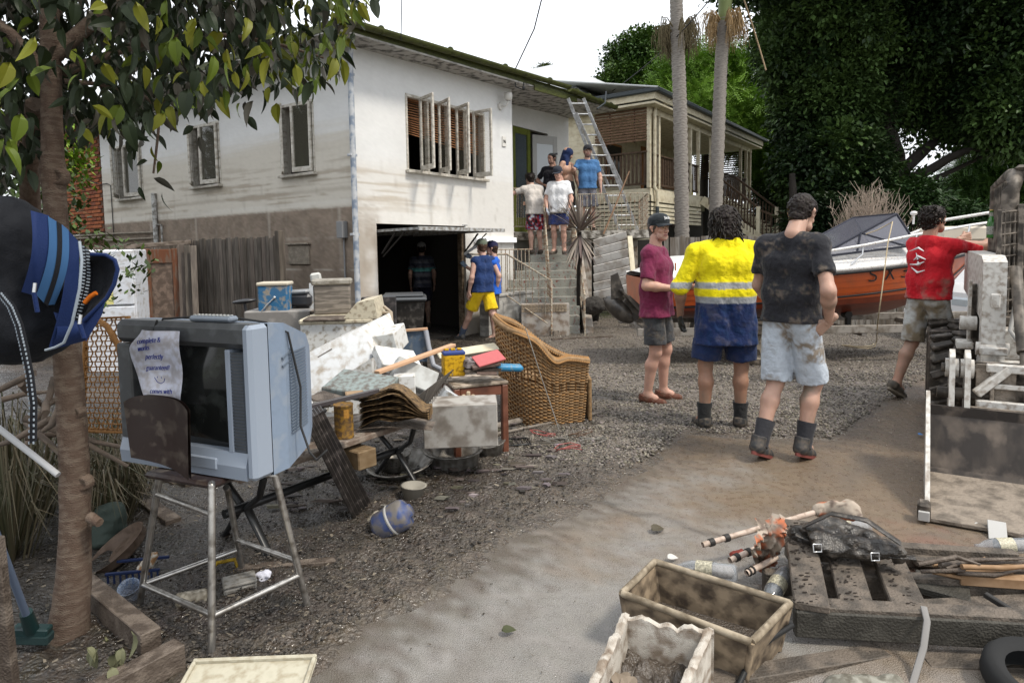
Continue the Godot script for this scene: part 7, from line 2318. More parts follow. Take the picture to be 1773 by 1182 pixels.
	for x in [1.8, 3.2, 4.5, 5.8]:
		part("cross_beam", mb(t).box(V(x, 0.3, zc), V(0.07, 0.07, 1.5)), gal, t)
		part("roller_post", mb(t).box(V(x + 0.02, 0.4, zc + 0.3), V(0.06, 0.2, 0.06)).cyl(V(x, 0.5, zc + 0.24), V(x, 0.5, zc + 0.36), 0.05), mt("dark_iron", Color.BLACK), t)
	for z in [-8.06, -9.84]:
		var wp := V(at(1312, 590, 8.06).x, 0.19, z)
		var wt := Transform3D(Basis(Vector3.RIGHT, PI / 2), wp)
		var w := part("wheel", mb(t).lathe([W2(0.17, -0.07), W2(0.235, -0.085), W2(0.265, -0.06), W2(0.272, 0), W2(0.265, 0.06), W2(0.235, 0.085), W2(0.17, 0.07)], wt, 28, true), mt("tyre_muddy", Color(0.06, 0.052, 0.046), 0.8, {"sc": 2.0, "mud": [Color(0.17, 0.14, 0.11), 0.45, 0.65]}), t)
		part("rim", mb(t).lathe([W2(0.0, 0.05), W2(0.05, 0.05), W2(0.055, 0.03), W2(0.13, 0.015), W2(0.15, 0.06), W2(0.172, 0.07)], wt, 24).lathe([W2(0.0, -0.05), W2(0.13, -0.03), W2(0.172, -0.07)], wt, 24), mt("rim_rust", Color(0.2, 0.17, 0.13), 0.7), w)
		for k in 5:
			var a := TAU * k / 5.0
			part("rim_spoke", mb(t).bar(wp + V(cos(a) * 0.04, sin(a) * 0.04, 0.05 * signf(z + 9)), wp + V(cos(a) * 0.15, sin(a) * 0.15, 0.06 * signf(z + 9)), 0.03, 0.02, V(0, 0, 1)), mt("rim_rust", Color.WHITE), w)
		part("mudguard", mb(t).lathe([W2(0.33, -0.11), W2(0.335, 0.11)], wt, 16, false, PI, TAU), mt("dark_iron", Color.BLACK), t)
	var rp := [at(1546, 384, 8.0), at(1538, 420, 7.75), at(1528, 500, 7.6), at(1520, 560, 7.45)]
	var gp := gr(1515, 600, 0.03)
	rp.append(gp + V(0.03, 0.1, 0))
	rp.append(gp)
	for k in 22:
		var a := k * 0.42
		rp.append(gp + V(-0.2 - 0.3 * sin(a * 0.5) * 0.8, 0.005 * k * 0.3, 0.16 * cos(a) * (1.0 - k * 0.02)))
	lone("boat_rope", mb().tube([at(1500, 405, 8.2), at(1520, 398, 8.1), at(1546, 384, 8.0)] + rp.slice(1), 0.007, 6), mt("rope", Color(0.42, 0.34, 0.22), 0.9), "thin tan rope hanging from the boat canopy to the ground", "rope")
	var cr := thing("parked_car", "white parked car showing its wheel under the bow of the boat", "car", at(1660, 600, 10.6) * V(1, 0, 1) + V(1.2, lie(7, -10.6), 0))
	var prof := [W2(-1.55, 0.3), W2(-1.62, 0.55), W2(-1.55, 0.85), W2(-0.9, 0.95), W2(-0.3, 1.36), W2(1.0, 1.4), W2(1.7, 0.98), W2(2.35, 0.9), W2(2.45, 0.4), W2(2.3, 0.25), W2(-1.4, 0.25)]
	m = mb()
	m.prism(prof, 1.6, Transform3D(Basis(), V(0, 0, -0.8)))
	part("body", m, mt("car_white", Color(0.7, 0.7, 0.7), 0.25, {"coat": 0.6}), cr)
	for z in [-0.81, 0.81]:
		part("side_window", mb().prism([W2(-0.75, 0.97), W2(-0.25, 1.3), W2(0.95, 1.33), W2(1.5, 0.98)], 0.012, Transform3D(Basis(), V(0, 0, z - 0.006))), mt("dark_pane", Color.BLACK), cr)
		for x in [-0.95, 1.6]:
			var wt := Transform3D(Basis(Vector3.RIGHT, PI / 2), V(x, 0.3, z * 0.97))
			var w := part("wheel", mb().lathe([W2(0.19, -0.09), W2(0.29, -0.1), W2(0.31, 0), W2(0.29, 0.1), W2(0.19, 0.09)], wt, 24, true), mt("tyre_black", Color(0.02, 0.02, 0.02), 0.8), cr)
			part("rim", mb().lathe([W2(0.0, 0.08), W2(0.15, 0.06), W2(0.2, 0.09)], wt, 20).lathe([W2(0.0, -0.08), W2(0.15, -0.06), W2(0.2, -0.09)], wt, 20), mt("stainless", Color.WHITE), w)
	part("headlight", mb().box(V(-1.55, 0.7, 0.55), V(0.1, 0.16, 0.4), Basis(), 0.03), glass("lamp_glass", 0.5), cr)
	part("bumper", mb().box(V(-1.6, 0.42, 0), V(0.12, 0.2, 1.6), Basis(), 0.04), mt("car_white", Color.WHITE), cr)

func loader() -> void:
	var o := V(2.16, 0.012, -3.31)
	var t := thing("skid_loader", "mud splashed white skid steer loader with its bucket resting on the ground", "loader", o, -32.1)
	var white := mt("loader_white", Color(0.56, 0.54, 0.5), 0.5, {"sc": 1.6, "mud": [Color(0.27, 0.23, 0.19), 0.52, 0.74], "freq": 0.03, "world": false})
	var dirty := mt("bucket_mud", Color(0.24, 0.2, 0.16), 0.55, {"sc": 1.3, "mud": [Color(0.12, 0.1, 0.08), 0.45, 0.65], "freq": 0.015, "world": false, "bump": 0.5, "bfreq": 0.05})
	var back := mt("bucket_back", Color(0.032, 0.027, 0.024), 0.5, {"sc": 1.2, "mud": [Color(0.13, 0.105, 0.085), 0.55, 0.8], "freq": 0.01, "warp": 30.0, "world": false})
	var iron := mt("loader_iron", Color(0.05, 0.046, 0.042), 0.5, {"sc": 2.0, "mud": [Color(0.2, 0.17, 0.14), 0.5, 0.65], "world": false})
	var W := 1.72
	part("bucket_floor", mb().prism([W2(0, 0.0), W2(-0.62, 0.03), W2(-0.64, 0.05), W2(0.0, 0.022)], W - 0.03, Transform3D(Basis(V(0, 0, 1), V(0, 1, 0), V(1, 0, 0)), V(0.015, 0, 0))), dirty, t)
	part("cutting_edge", mb().box(V(W / 2, 0.012, 0.015), V(W, 0.022, 0.12)), dirty, t)
	part("bucket_wall", mb().prism([W2(-0.6, 0.03), W2(-0.68, 0.07), W2(-0.83, 0.36), W2(-0.83, 0.42), W2(-0.86, 0.42), W2(-0.86, 0.35), W2(-0.7, 0.03)], W - 0.03, Transform3D(Basis(V(0, 0, 1), V(0, 1, 0), V(1, 0, 0)), V(0.015, 0, 0))), back, t)
	for x in [0.0, W - 0.022]:
		part("bucket_cheek", mb().prism([W2(0.06, 0.0), W2(-0.64, 0.0), W2(-0.86, 0.34), W2(-0.88, 0.5), W2(-0.8, 0.5), W2(-0.42, 0.3), W2(0.04, 0.04)], 0.022, Transform3D(Basis(V(0, 0, 1), V(0, 1, 0), V(1, 0, 0)), V(x, 0, 0))), white, t)
	part("edge_lug", mb().box(V(-0.005, 0.05, 0.05), V(0.06, 0.09, 0.09), Basis(), 0.012), iron, t)
	part("edge_bolt", mb().box(V(-0.005, 0.035, 0.1), V(0.05, 0.05, 0.02)).box(V(0.3, 0.02, 0.09), V(0.075, 0.012, 0.12), Basis(Vector3.RIGHT, 0.5)), mt("bolt_steel", Color(0.4, 0.39, 0.37), 0.5), t)
	for x in [0.12, 0.2, 1.49, 1.57]:
		part("hitch_lug", mb().prism([W2(-0.82, 0.3), W2(-1.05, 0.3), W2(-1.05, 0.72), W2(-0.98, 0.76), W2(-0.9, 0.72)], 0.03, Transform3D(Basis(V(0, 0, 1), V(0, 1, 0), V(1, 0, 0)), V(x, 0, 0))).cyl(V(x - 0.02, 0.64, -0.98), V(x + 0.05, 0.64, -0.98), 0.06), white, t)
	part("hitch_pin", mb().cyl(V(0.06, 0.48, -0.98), V(0.34, 0.48, -0.98), 0.035).cyl(V(0.08, 0.64, -0.98), V(0.33, 0.64, -0.98), 0.03), iron, t)
	part("hitch_plate", mb().box(V(0.86, 0.42, -0.9), V(1.2, 0.09, 0.04)).box(V(0.86, 0.66, -0.95), V(1.1, 0.05, 0.05)).bar(V(0.26, 0.5, -0.9), V(0.42, 0.66, -0.95), 0.05, 0.05), white, t)
	for k in 7:
		part("guard_bar", mb().bar(V(0.34 + k * 0.17, 0.44, -0.92), V(0.34 + k * 0.17, 0.66, -0.96), 0.045, 0.02, V(1, 0, 0)), dirty, t)
	part("guard_bar", mb().box(V(0.86, 0.55, -0.935), V(1.06, 0.03, 0.024)), white, t)
	part("face_plate", mb().box(V(0.86, 0.37, -0.885), V(1.3, 0.11, 0.03)).box(V(0.36, 0.55, -0.96), V(0.2, 0.26, 0.02)), dirty, t)
	part("guard_back", mb().box(V(0.86, 0.54, -1.06), V(1.3, 0.28, 0.03)), iron, t)
	for x in [0.37, 1.35]:
		part("lift_arm", mb().prism([W2(-1.2, 0.3), W2(-1.38, 0.3), W2(-1.48, 0.75), W2(-1.49, 0.9), W2(-1.6, 0.92), W2(-3.4, 1.0), W2(-3.4, 1.36), W2(-1.55, 1.34), W2(-1.38, 1.3), W2(-1.34, 0.75)], 0.13, Transform3D(Basis(V(0, 0, 1), V(0, 1, 0), V(1, 0, 0)), V(x - 0.065, 0, 0))), white, t)
		part("arm_gusset", mb().box(V(x, 0.72, -1.28), V(0.15, 0.05, 0.06)).box(V(x, 1.05, -1.285), V(0.05, 0.09, 0.03)).cyl(V(x - 0.09, 0.72, -1.37), V(x + 0.09, 0.72, -1.37), 0.045), white, t)
		part("tilt_cylinder", mb().cyl(V(x + 0.13, 0.75, -1.05), V(x + 0.12, 1.25, -1.5), 0.035).cyl(V(x + 0.13, 0.6, -1.0), V(x + 0.13, 0.75, -1.05), 0.02), iron, t)
	part("arm_crosstube", mb().cyl(V(0.38, 0.6, -1.32), V(1.36, 0.6, -1.32), 0.06), white, t)
	part("cross_plate", mb().box(V(0.86, 0.74, -1.5), V(0.94, 0.2, 0.04)), white, t)
	part("guard_plate", mb().box(V(0.26, 0.93, -1.75), V(0.02, 0.46, 0.08)).box(V(0.235, 0.7, -1.72), V(0.1, 0.05, 0.2)), white, t)
	part("guard_post", mb().box(V(0.3, 0.9, -1.84), V(0.05, 0.46, 0.08)), iron, t)
	part("pivot_boss", mb().cyl(V(0.2, 0.86, -1.66), V(0.3, 0.86, -1.66), 0.05), white, t)
	for k in 2:
		part("hose", mb().tube([V(0.5 + k * 0.03, 1.1, -1.45), V(0.46 + k * 0.03, 0.85, -1.35), V(0.5 + k * 0.03, 0.78, -1.25), V(0.7, 0.72, -1.3), V(1.0, 0.7, -1.4)], 0.014, 8), mt("hose_grey", Color(0.35, 0.34, 0.32), 0.5), t)
	part("chassis", mb().box(V(0.86, 0.55, -2.5), V(0.98, 0.6, 2.0), Basis(), 0.03), white, t)
	part("engine_cover", mb().box(V(0.92, 0.98, -3.3), V(0.84, 0.6, 0.8), Basis(), 0.08), white, t)
	part("cab_floor", mb().box(V(0.86, 0.88, -2.1), V(0.92, 0.06, 1.0)), iron, t)
	part("seat", mb().box(V(0.86, 1.02, -2.55), V(0.5, 0.14, 0.5), Basis(), 0.05).box(V(0.86, 1.35, -2.78), V(0.48, 0.6, 0.14), Basis(), 0.05), mt("seat_vinyl", Color(0.03, 0.03, 0.03), 0.6), t)
	for x in [0.5, 1.22]:
		part("cab_post", mb().tube([V(x, 0.7, -2.05), V(x, 1.8, -2.1), V(x + 0.04 * signf(0.86 - x), 1.92, -2.2), V(x + 0.05 * signf(0.86 - x), 1.96, -2.6), V(x, 1.9, -3.0), V(x, 1.0, -3.05)], 0.055, 10), iron, t)
		var side := part("cab_screen", mb().box(V(x, 1.3, -2.55), V(0.02, 0.04, 0.9)), iron, t)
		for k in 12:
			part("screen_bar", mb().cyl(V(x - 0.02 * signf(0.86 - x), 0.85 + k * 0.085, -2.08), V(x - 0.02 * signf(0.86 - x), 0.85 + k * 0.085, -3.0), 0.009, -1, 5), iron, side)
		for k in 9:
			part("screen_bar", mb().cyl(V(x - 0.03 * signf(0.86 - x), 0.8, -2.1 - k * 0.11), V(x - 0.03 * signf(0.86 - x), 1.88, -2.1 - k * 0.11), 0.009, -1, 5), iron, side)
		part("control_lever", mb().tube([V(lerpf(x, 0.86, 0.35), 0.9, -2.2), V(lerpf(x, 0.86, 0.3), 1.2, -2.12), V(lerpf(x, 0.86, 0.2), 1.28, -2.1)], 0.015, 6), iron, t)
	part("cab_roof", mb().box(V(0.86, 1.98, -2.6), V(0.66, 0.04, 0.9), Basis(), 0.02), iron, t)
	var fsn := part("front_screen", mb().bar(V(0.42, 0.72, -1.72), V(0.42, 1.66, -1.86), 0.03, 0.03).bar(V(0.56, 0.72, -1.95), V(0.56, 1.7, -2.05), 0.04, 0.09), iron, t)
	for k in 12:
		part("screen_bar", mb().cyl(V(0.42, 0.76 + k * 0.08, -1.73 - k * 0.012), V(0.56, 0.78 + k * 0.08, -1.96 - k * 0.008), 0.008, -1, 5), iron, fsn)
	for k in 4:
		part("screen_bar", mb().cyl(V(0.42 + k * 0.035, 0.74, -1.72 - k * 0.06), V(0.42 + k * 0.035, 1.66, -1.86 - k * 0.05), 0.008, -1, 5), iron, fsn)
	var rub := mt("loader_tyre", Color(0.035, 0.032, 0.03), 0.5, {"sc": 3.0, "mud": [Color(0.16, 0.135, 0.11), 0.56, 0.72], "world": false})
	for q in [[0.17, -2.02], [1.55, -2.02], [0.17, -2.95], [1.55, -2.95]]:
		var c := V(q[0], 0.37, q[1])
		var wt := Transform3D(Basis(V(0, 0, 1), PI / 2), c)
		var w := part("wheel", mb().lathe([W2(0.2, -0.13), W2(0.3, -0.145), W2(0.345, -0.12), W2(0.352, 0), W2(0.345, 0.12), W2(0.3, 0.145), W2(0.2, 0.13)], wt, 32, true), rub, t)
		part("rim", mb().lathe([W2(0.0, 0.06), W2(0.16, 0.05), W2(0.21, 0.13)], wt, 20).lathe([W2(0.0, -0.06), W2(0.16, -0.05), W2(0.21, -0.13)], wt, 20), white, w)
		for k in 20:
			for s in 2:
				var a := TAU * (k + 0.5 * s) / 20.0
				var rd := V(0, cos(a), sin(a))
				var tn := V(0, -sin(a), cos(a))
				var sx := -1.0 if s == 0 else 1.0
				var lb := Basis((V(1, 0, 0) + tn * 0.45 * sx).normalized(), rd, V(1, 0, 0).cross(rd))
				part("lug", mb().box(c + rd * 0.365 + V(sx * 0.068, 0, 0), V(0.148, 0.045, 0.055), Basis(lb.x, rd, lb.x.cross(rd)), 0.008), rub, w)
	var bt := thing("beer_bottle", "green glass beer bottle held up beside the loader arm", "bottle", at(1716, 412, 5.5))
	part("glass_body", mb().lathe([W2(0.0, 0.0), W2(0.03, 0.0), W2(0.031, 0.01), W2(0.031, 0.12), W2(0.026, 0.15), W2(0.014, 0.18), W2(0.0125, 0.225), W2(0.0145, 0.23)], Transform3D(), 18, true), mt("bottle_green", Color(0.03, 0.14, 0.02), 0.12, {"spec": 0.6}), bt)
	part("label", mb().lathe([W2(0.0318, 0.03), W2(0.0318, 0.1)], Transform3D(), 18).lathe([W2(0.0152, 0.185), W2(0.0142, 0.215)], Transform3D(), 14), mt("bottle_label", Color(0.45, 0.45, 0.4), 0.6, {"sc": 30.0, "mud": [Color(0.05, 0.1, 0.1), 0.5, 0.55]}), bt)
	part("cap", mb().cyl(V(0, 0.23, 0), V(0, 0.24, 0), 0.015), mt("bottle_gold", Color(0.5, 0.35, 0.1), 0.4), bt)
func right_corner() -> void:
	var pw := mt("pallet_wood", Color(0.14, 0.115, 0.092), 0.55, {"sc": 1.8, "mud": [Color(0.07, 0.06, 0.05), 0.45, 0.62], "bump": 0.4, "bfreq": 0.08})
	var pg := mt("pallet_green", Color(0.035, 0.043, 0.037), 0.55, {"sc": 2.0, "mud": [Color(0.065, 0.06, 0.05), 0.5, 0.7], "bump": 0.4, "bfreq": 0.08})
	var wet := mt("wet_wood", Color.BLACK)
	var p := thing("timber_pallet", "dark muddy timber pallet at the lower right with the black bag on it", "pallet", V(1.45, 0, -2.55))
	var tops := [[1376, 1050, 1437, 1056, 1359, 905, 1404, 905], [1456, 1056, 1516, 1062, 1425, 915, 1470, 920], [1545, 1052, 1607, 1058, 1500, 930, 1545, 935]]
	for q in tops:
		var a0 := at(q[0], q[1], 2.24)
		var a1 := at(q[2], q[3], 2.22)
		var b0 := at(q[4], q[5], 2.86)
		var b1 := at(q[6], q[7], 2.84)
		part("slat", mb(p).bar(a0.lerp(a1, 0.5), b0.lerp(b1, 0.5), a0.distance_to(a1), 0.03), pw, p)
	var f0 := at(1375, 1085, 2.26)
	var f1 := at(1860, 1112, 2.12)
	part("stringer", mb(p).bar(f0 + V(0, 0.02, 0), f1 + V(0, 0.02, 0), 0.04, 0.1), pg, p)
	part("stringer", mb(p).bar(f0 + V(0.02, -0.01, -0.34), f1 + V(0.3, -0.01, -0.34), 0.05, 0.1), pw, p)
	part("stringer", mb(p).bar(at(1362, 925, 2.84) + V(0, -0.06, 0), at(1760, 950, 2.75) + V(0, -0.06, 0), 0.05, 0.1), pw, p)
	part("top_rail", mb(p).bar(f0 + V(0.02, 0.075, -0.02), f1 + V(0, 0.075, -0.02), 0.07, 0.022), pw, p)
	part("bottom_board", mb(p).bar(at(1390, 1128, 2.25), at(1480, 1136, 2.22), 0.1, 0.03), pw, p)
	part("bottom_board", mb(p).bar(at(1366, 1000, 2.5) - V(0, 0.14, 0), at(1376, 930, 2.85) - V(0, 0.15, 0), 0.1, 0.03), pw, p)
	var bits := []
	for k in 260:
		var q: Array = tops[rng.randi() % 3]
		var s := rng.randf()
		var t := rng.randf()
		var a := at(lerpf(q[0], q[2], s), lerpf(q[1], q[3], s), 2.23).lerp(at(lerpf(q[4], q[6], s), lerpf(q[5], q[7], s), 2.85), t) + V(0, 0.017, 0)
		bits.append(Transform3D(Basis.from_euler(V(0, rnd(0, 6), 0)).scaled(V(rnd(0.004, 0.018), 0.004, 0.004)), a - p.position))
	many("debris", BoxMesh.new(), mt("bits_dark", Color(0.035, 0.028, 0.023), 0.8), bits, [], p)
	var pale := mt("pale_wood", Color.BLACK)
	plank("muddy_plank", "long flat muddy plank behind the pallet", "plank", at(1575, 962, 2.78), at(1830, 985, 2.7), 0.13, 0.03, pw)
	plank("muddy_plank", "broad wet board right of the pallet slats", "plank", at(1585, 1005, 2.55), at(1680, 1030, 2.45), 0.16, 0.03, pg)
	plank("muddy_plank", "broken board with raw orange edges at the right", "plank", at(1660, 1000, 2.5), at(1840, 1012, 2.42), 0.05, 0.04, pale)
	plank("muddy_plank", "grey plank lying on the front stringer of the pallet", "plank", at(1600, 1052, 2.36), at(1830, 1040, 2.4), 0.09, 0.02, pw)
	plank("muddy_plank", "plank end under the pallet at the bottom right", "plank", at(1600, 1145, 2.15), at(1830, 1150, 2.1), 0.1, 0.03, pw)
	plank("muddy_plank", "heavy beam lying in front of the pallet", "beam", at(1200, 1192, 1.98), at(1530, 1138, 2.2), 0.075, 0.06, pw)
	for k in 16:
		var a := at(rnd(1580, 1680), rnd(985, 1010), rnd(2.45, 2.6)) + V(0, 0.02, 0)
		lone("splinter", mb().tube([a, a + V(rnd(0.1, 0.2), rnd(-0.01, 0.02), rnd(-0.03, 0.03)), a + V(rnd(0.22, 0.42), rnd(-0.01, 0.03), rnd(-0.06, 0.06))], [rnd(0.005, 0.013), 0.011, 0.003], 5), pale if k % 3 == 0 else wet, "jagged splinter of broken timber behind the pallet", "splinter", "splinters behind the pallet")
	plank("rusty_bracket", "rusty bolted bar lying on the broken boards", "bar", at(1705, 1042, 2.3) + V(0, 0.03, 0), at(1765, 1075, 2.2) + V(0, 0.02, 0), 0.02, 0.02, mt("dark_iron", Color.BLACK))
	var bg := thing("black_bag", "crumpled wet black leather bag with straps and buckles on the pallet", "bag", at(1470, 950, 2.6))
	var lea := mt("wet_leather", Color(0.014, 0.015, 0.018), 0.3, {"sc": 4.0, "mud": [Color(0.13, 0.11, 0.09), 0.56, 0.7], "bump": 0.4, "bfreq": 0.05})
	var s := soft(0.03, V(9, 14, 9))
	s.cap(at(1385, 925, 2.7), at(1440, 935, 2.65), 0.05, 0.06)
	s.cap(at(1430, 915, 2.75), at(1500, 935, 2.65), 0.055, 0.05)
	s.cap(at(1420, 940, 2.58), at(1545, 955, 2.5), 0.045, 0.04)
	s.cap(at(1500, 935, 2.6), at(1560, 965, 2.5), 0.035, 0.025)
	part("body", _moved(blob_mesh(s, 0.009, 0.025), bg), lea, bg)
	for q in [[1390, 912, 1440, 892, 1500, 905, 1560, 945], [1378, 925, 1440, 950, 1500, 962, 1585, 970]]:
		part("strap", mb(bg).tube([at(q[0], q[1], 2.66), at(q[2], q[3], 2.6) + V(0, 0.008, 0), at(q[4], q[5], 2.52) + V(0, 0.012, 0), at(q[6], q[7], 2.46) + V(0, 0.01, 0)], 0.022, 8, true, 0.25), lea, bg)
	for q in [[1415, 948], [1515, 963]]:
		var c := at(q[0], q[1], 2.46)
		part("buckle", mb(bg).tube([c + V(-0.016, 0.014, 0), c + V(0.016, 0.014, 0), c + V(0.016, -0.014, 0.006), c + V(-0.016, -0.014, 0.006), c + V(-0.016, 0.014, 0)], 0.003, 6), mt("stainless", Color.WHITE), bg)
	var sackc := func(q: Vector3) -> Color:
		var n := nz.get_noise_3d(q.x * 9, q.y * 9, q.z * 9)
		return Color(0.36, 0.3, 0.24).lerp(Color(0.42, 0.13, 0.06), smoothstep(0.0, 0.22, n)).lerp(Color(0.13, 0.1, 0.08), smoothstep(0.06, -0.3, nz.get_noise_3d(q.x * 14, q.y * 14, q.z * 14 + 5)))
	var cloth := mt("sack_cloth", Color.WHITE, 0.85, {"sc": 6.0, "bump": 0.15, "bfreq": 0.1})
	var drape := func(u: float, v: float) -> Vector3:
		var q := at(lerpf(1308 - 8 * v, 1357, u), lerpf(896, 990 - 20 * u, v) + 8 * sin(u * 5), 2.68 - 0.1 * sin(PI * minf(v * 1.2, 1)))
		return q + V(0.012 * sin(v * 9 + u * 4), 0, 0.03 * sin(u * 8 + v * 3) + nz.get_noise_2d(u * 6, v * 6) * 0.05)
	lone("stained_sack", mb().grid(26, 30, drape, sackc), cloth, "cream and orange stained sack draped over the pipes beside the pallet", "sack")
	s = soft(0.02, V(10, 8, 10))
	s.cap(at(1420, 880, 3.0), at(1470, 882, 2.95), 0.035, 0.04)
	s.cap(at(1470, 882, 2.95), at(1505, 905, 2.85), 0.032, 0.012)
	lone("stained_sack", blob_mesh(s, 0.009, 0.03, sackc), cloth, "orange stained cloth twisted over the ends of the pipes behind the bag", "cloth")
	var pv := mt("pvc_pipe", Color(0.5, 0.4, 0.33), 0.5, {"sc": 5.0, "mud": [Color(0.25, 0.18, 0.14), 0.55, 0.75]})
	for q in [[1217, 943, 2.78, 1425, 883, 3.0, "longest pale pipe with dark clips, sticking out left of the sack"], [1264, 970, 2.66, 1420, 900, 2.95, "middle pale pipe under the stained sack"], [1293, 992, 2.55, 1345, 965, 2.65, "short pale pipe end in front of the sack"]]:
		var e := at(q[0], q[1], q[2])
		var f := at(q[3], q[4], q[5])
		e.y = maxf(e.y, 0.02)
		var t := thing("plastic_pipe", q[6], "pipe", e)
		part("tube", mb(t).tube([e, f], 0.0125, 12, false).tube([e, f], 0.0105, 12, false), pv, t)
		for cl in [0.05, 0.17]:
			part("clip", mb(t).cyl(e.lerp(f, cl), e.lerp(f, cl + 0.035), 0.0175), mt("dark_iron", Color.BLACK), t)
	s = soft(0.015, V(20, 20, 20))
	var c := gr(1268, 960, 0.02)
	s.cap(c, c + V(0.05, 0.0, -0.02), 0.018)
	lone("red_rag", blob_mesh(s, 0.007, 0.02), mt("rag_red", Color(0.25, 0.05, 0.035), 0.7), "small wet red rag at the end of the middle pipe", "rag")
	var clear := glass("pet_clear", 0.3, Color(0.62, 0.64, 0.66))
	for q in [[1345, 1015, 2.5, 0.13, -0.9, "scuffed clear bottle wedged between the tub and the pallet", Color(0.2, 0.22, 0.26)], [1222, 987, 2.5, 0.02, 0.45, "clear bottle with blue label lying behind the tub", Color(0.05, 0.18, 0.5)], [1742, 945, 2.85, 0.035, 0.18, "clear bottle with colourful label by the loader bucket", Color(0.1, 0.25, 0.6)], [1462, 912, 3.1, 0.035, 0.3, "small clear bottle behind the black bag", Color(0.1, 0.2, 0.5)]]:
		var o := at(q[0], q[1], q[2])
		var t := thing("plastic_bottle", q[5], "bottle", o)
		t.basis = Basis.from_euler(V(0, -q[4], PI / 2 + 0.1))
		part("shell", mb().lathe([W2(0.0, -0.12), W2(0.028, -0.12), W2(0.034, -0.11), W2(0.035, -0.03), W2(0.033, -0.02), W2(0.035, 0.0), W2(0.035, 0.05), W2(0.026, 0.085), W2(0.013, 0.105), W2(0.013, 0.125), W2(0, 0.125)], Transform3D(), 18, true), clear, t)
		part("silt", mb().lathe([W2(0.0, -0.112), W2(0.024, -0.1), W2(0.026, 0.0), W2(0.012, 0.04), W2(0.0, 0.05)], Transform3D(), 14, true), mt("bottle_silt", Color(0.36, 0.33, 0.3), 0.5, {"sc": 12.0, "mud": [Color(0.2, 0.17, 0.15), 0.5, 0.7]}), t)
		part("label", mb().lathe([W2(0.0362, -0.03), W2(0.0362, 0.035)], Transform3D(), 18), mt("label_" + str(q[0]), q[6], 0.4, {"sc": 25.0, "mud": [Color(0.6, 0.55, 0.4), 0.5, 0.6]}), t)
	var cp := mt("crate_plastic", Color(0.3, 0.23, 0.155), 0.5, {"sc": 2.6, "mud": [Color(0.06, 0.045, 0.033), 0.42, 0.58], "freq": 0.014})
	var tb := thing("beige_crate", "muddy beige plastic crate standing open at the bottom of the view", "crate", V(0.66, 0, -2.22))
	var rimp := [at(1077, 1027, 2.24), at(1134, 972, 2.47), at(1368, 1044, 2.2), at(1302, 1112, 1.98)]
	var mid: Vector3 = (rimp[0] + rimp[1] + rimp[2] + rimp[3]) / 4
	var low := func(k: int) -> Vector3: return V(lerpf(rimp[k].x, mid.x, 0.12), 0.01, lerpf(rimp[k].z, mid.z, 0.12))
	for k in 4:
		var a: Vector3 = rimp[k]
		var b: Vector3 = rimp[(k + 1) % 4]
		var n: Vector3 = ((a + b) / 2 - mid) * V(1, 0, 1)
		n = n.normalized() * 0.006
		for sg in [-1.0, 1.0]:
			part("side", mb(tb).quad(a + n * sg, b + n * sg, low.call((k + 1) % 4) + n * sg, low.call(k) + n * sg, n * sg), cp, tb)
		part("rim", mb(tb).tube([a, b], 0.013, 8), mt("crate_rim", Color(0.36, 0.3, 0.22), 0.5, {"sc": 3.0, "mud": [Color(0.14, 0.11, 0.08), 0.5, 0.7]}), tb)
		part("corner", mb(tb).tube([a, low.call(k)], 0.012, 8), cp, tb)
	part("floor", mb(tb).quad(low.call(0) + V(0, 0.05, 0), low.call(1) + V(0, 0.05, 0), low.call(2) + V(0, 0.05, 0), low.call(3) + V(0, 0.05, 0), Vector3.UP), mt("silt_floor", Color(0.075, 0.06, 0.047), 0.35, {"sc": 3.0, "bump": 0.8}), tb)
	plank("wet_stick", "wet flat stick inside the beige crate", "stick", mid - V(0.05, 0.12, 0.02), mid + V(0.12, -0.14, 0.08), 0.045, 0.012, wet)
	crate("wrapper", "white and orange wrapper inside the beige crate", "wrapper", mid + V(0.11, -0.14, 0.1), V(0.11, 0.012, 0.04), V(-25, 0, 8), mt("wrapper_white", Color(0.5, 0.46, 0.4), 0.5, {"sc": 14.0, "mud": [Color(0.5, 0.2, 0.05), 0.56, 0.62]}))
	var fb := thing("foam_box", "broken white foam box with crumbling edges, half full of mud", "box", V(0.4, 0, -1.8))
	var foam := mt("foam_white", Color(0.52, 0.48, 0.42), 0.8, {"sc": 3.0, "mud": [Color(0.2, 0.155, 0.115), 0.48, 0.62], "bump": 0.3, "bfreq": 0.15})
	var ed := noise(9.0, 61, 3)
	var wall_ := func(a: Vector3, b: Vector3, h0: float, h1: float, th: Vector3, seed_: float) -> void:
		for sg in 2:
			part("wall", mb(fb).grid(26, 8, func(u: float, v: float) -> Vector3:
				var q := a.lerp(b, u)
				return V(q.x, v * (lerpf(h0, h1, u) + snappedf(ed.get_noise_2d(u * 0.5 + seed_, 0) * 0.025, 0.005)), q.z) + th * sg), foam, fb)
		part("broken_edge", mb(fb).grid(26, 2, func(u: float, v: float) -> Vector3:
			var q := a.lerp(b, u)
			return V(q.x, lerpf(h0, h1, u) + snappedf(ed.get_noise_2d(u * 0.5 + seed_, 0) * 0.025, 0.005) + sin(PI * v) * 0.006, q.z) + th * v), foam, fb)
	var k0 := at(1076, 1062, 2.02)
	var k1 := at(1236, 1092, 1.93)
	var k2 := at(1014, 1185, 1.68)
	var k3 := at(1160, 1230, 1.58)
	wall_.call(k0, k1, k0.y, k1.y, V(-0.006, 0, 0.024), 0.0)
	wall_.call(k2, k0, k2.y - 0.02, k0.y, V(0.026, 0, 0.006), 3.0)
	wall_.call(k3, k1, k3.y - 0.06, k1.y, V(-0.026, 0, -0.006), 7.0)
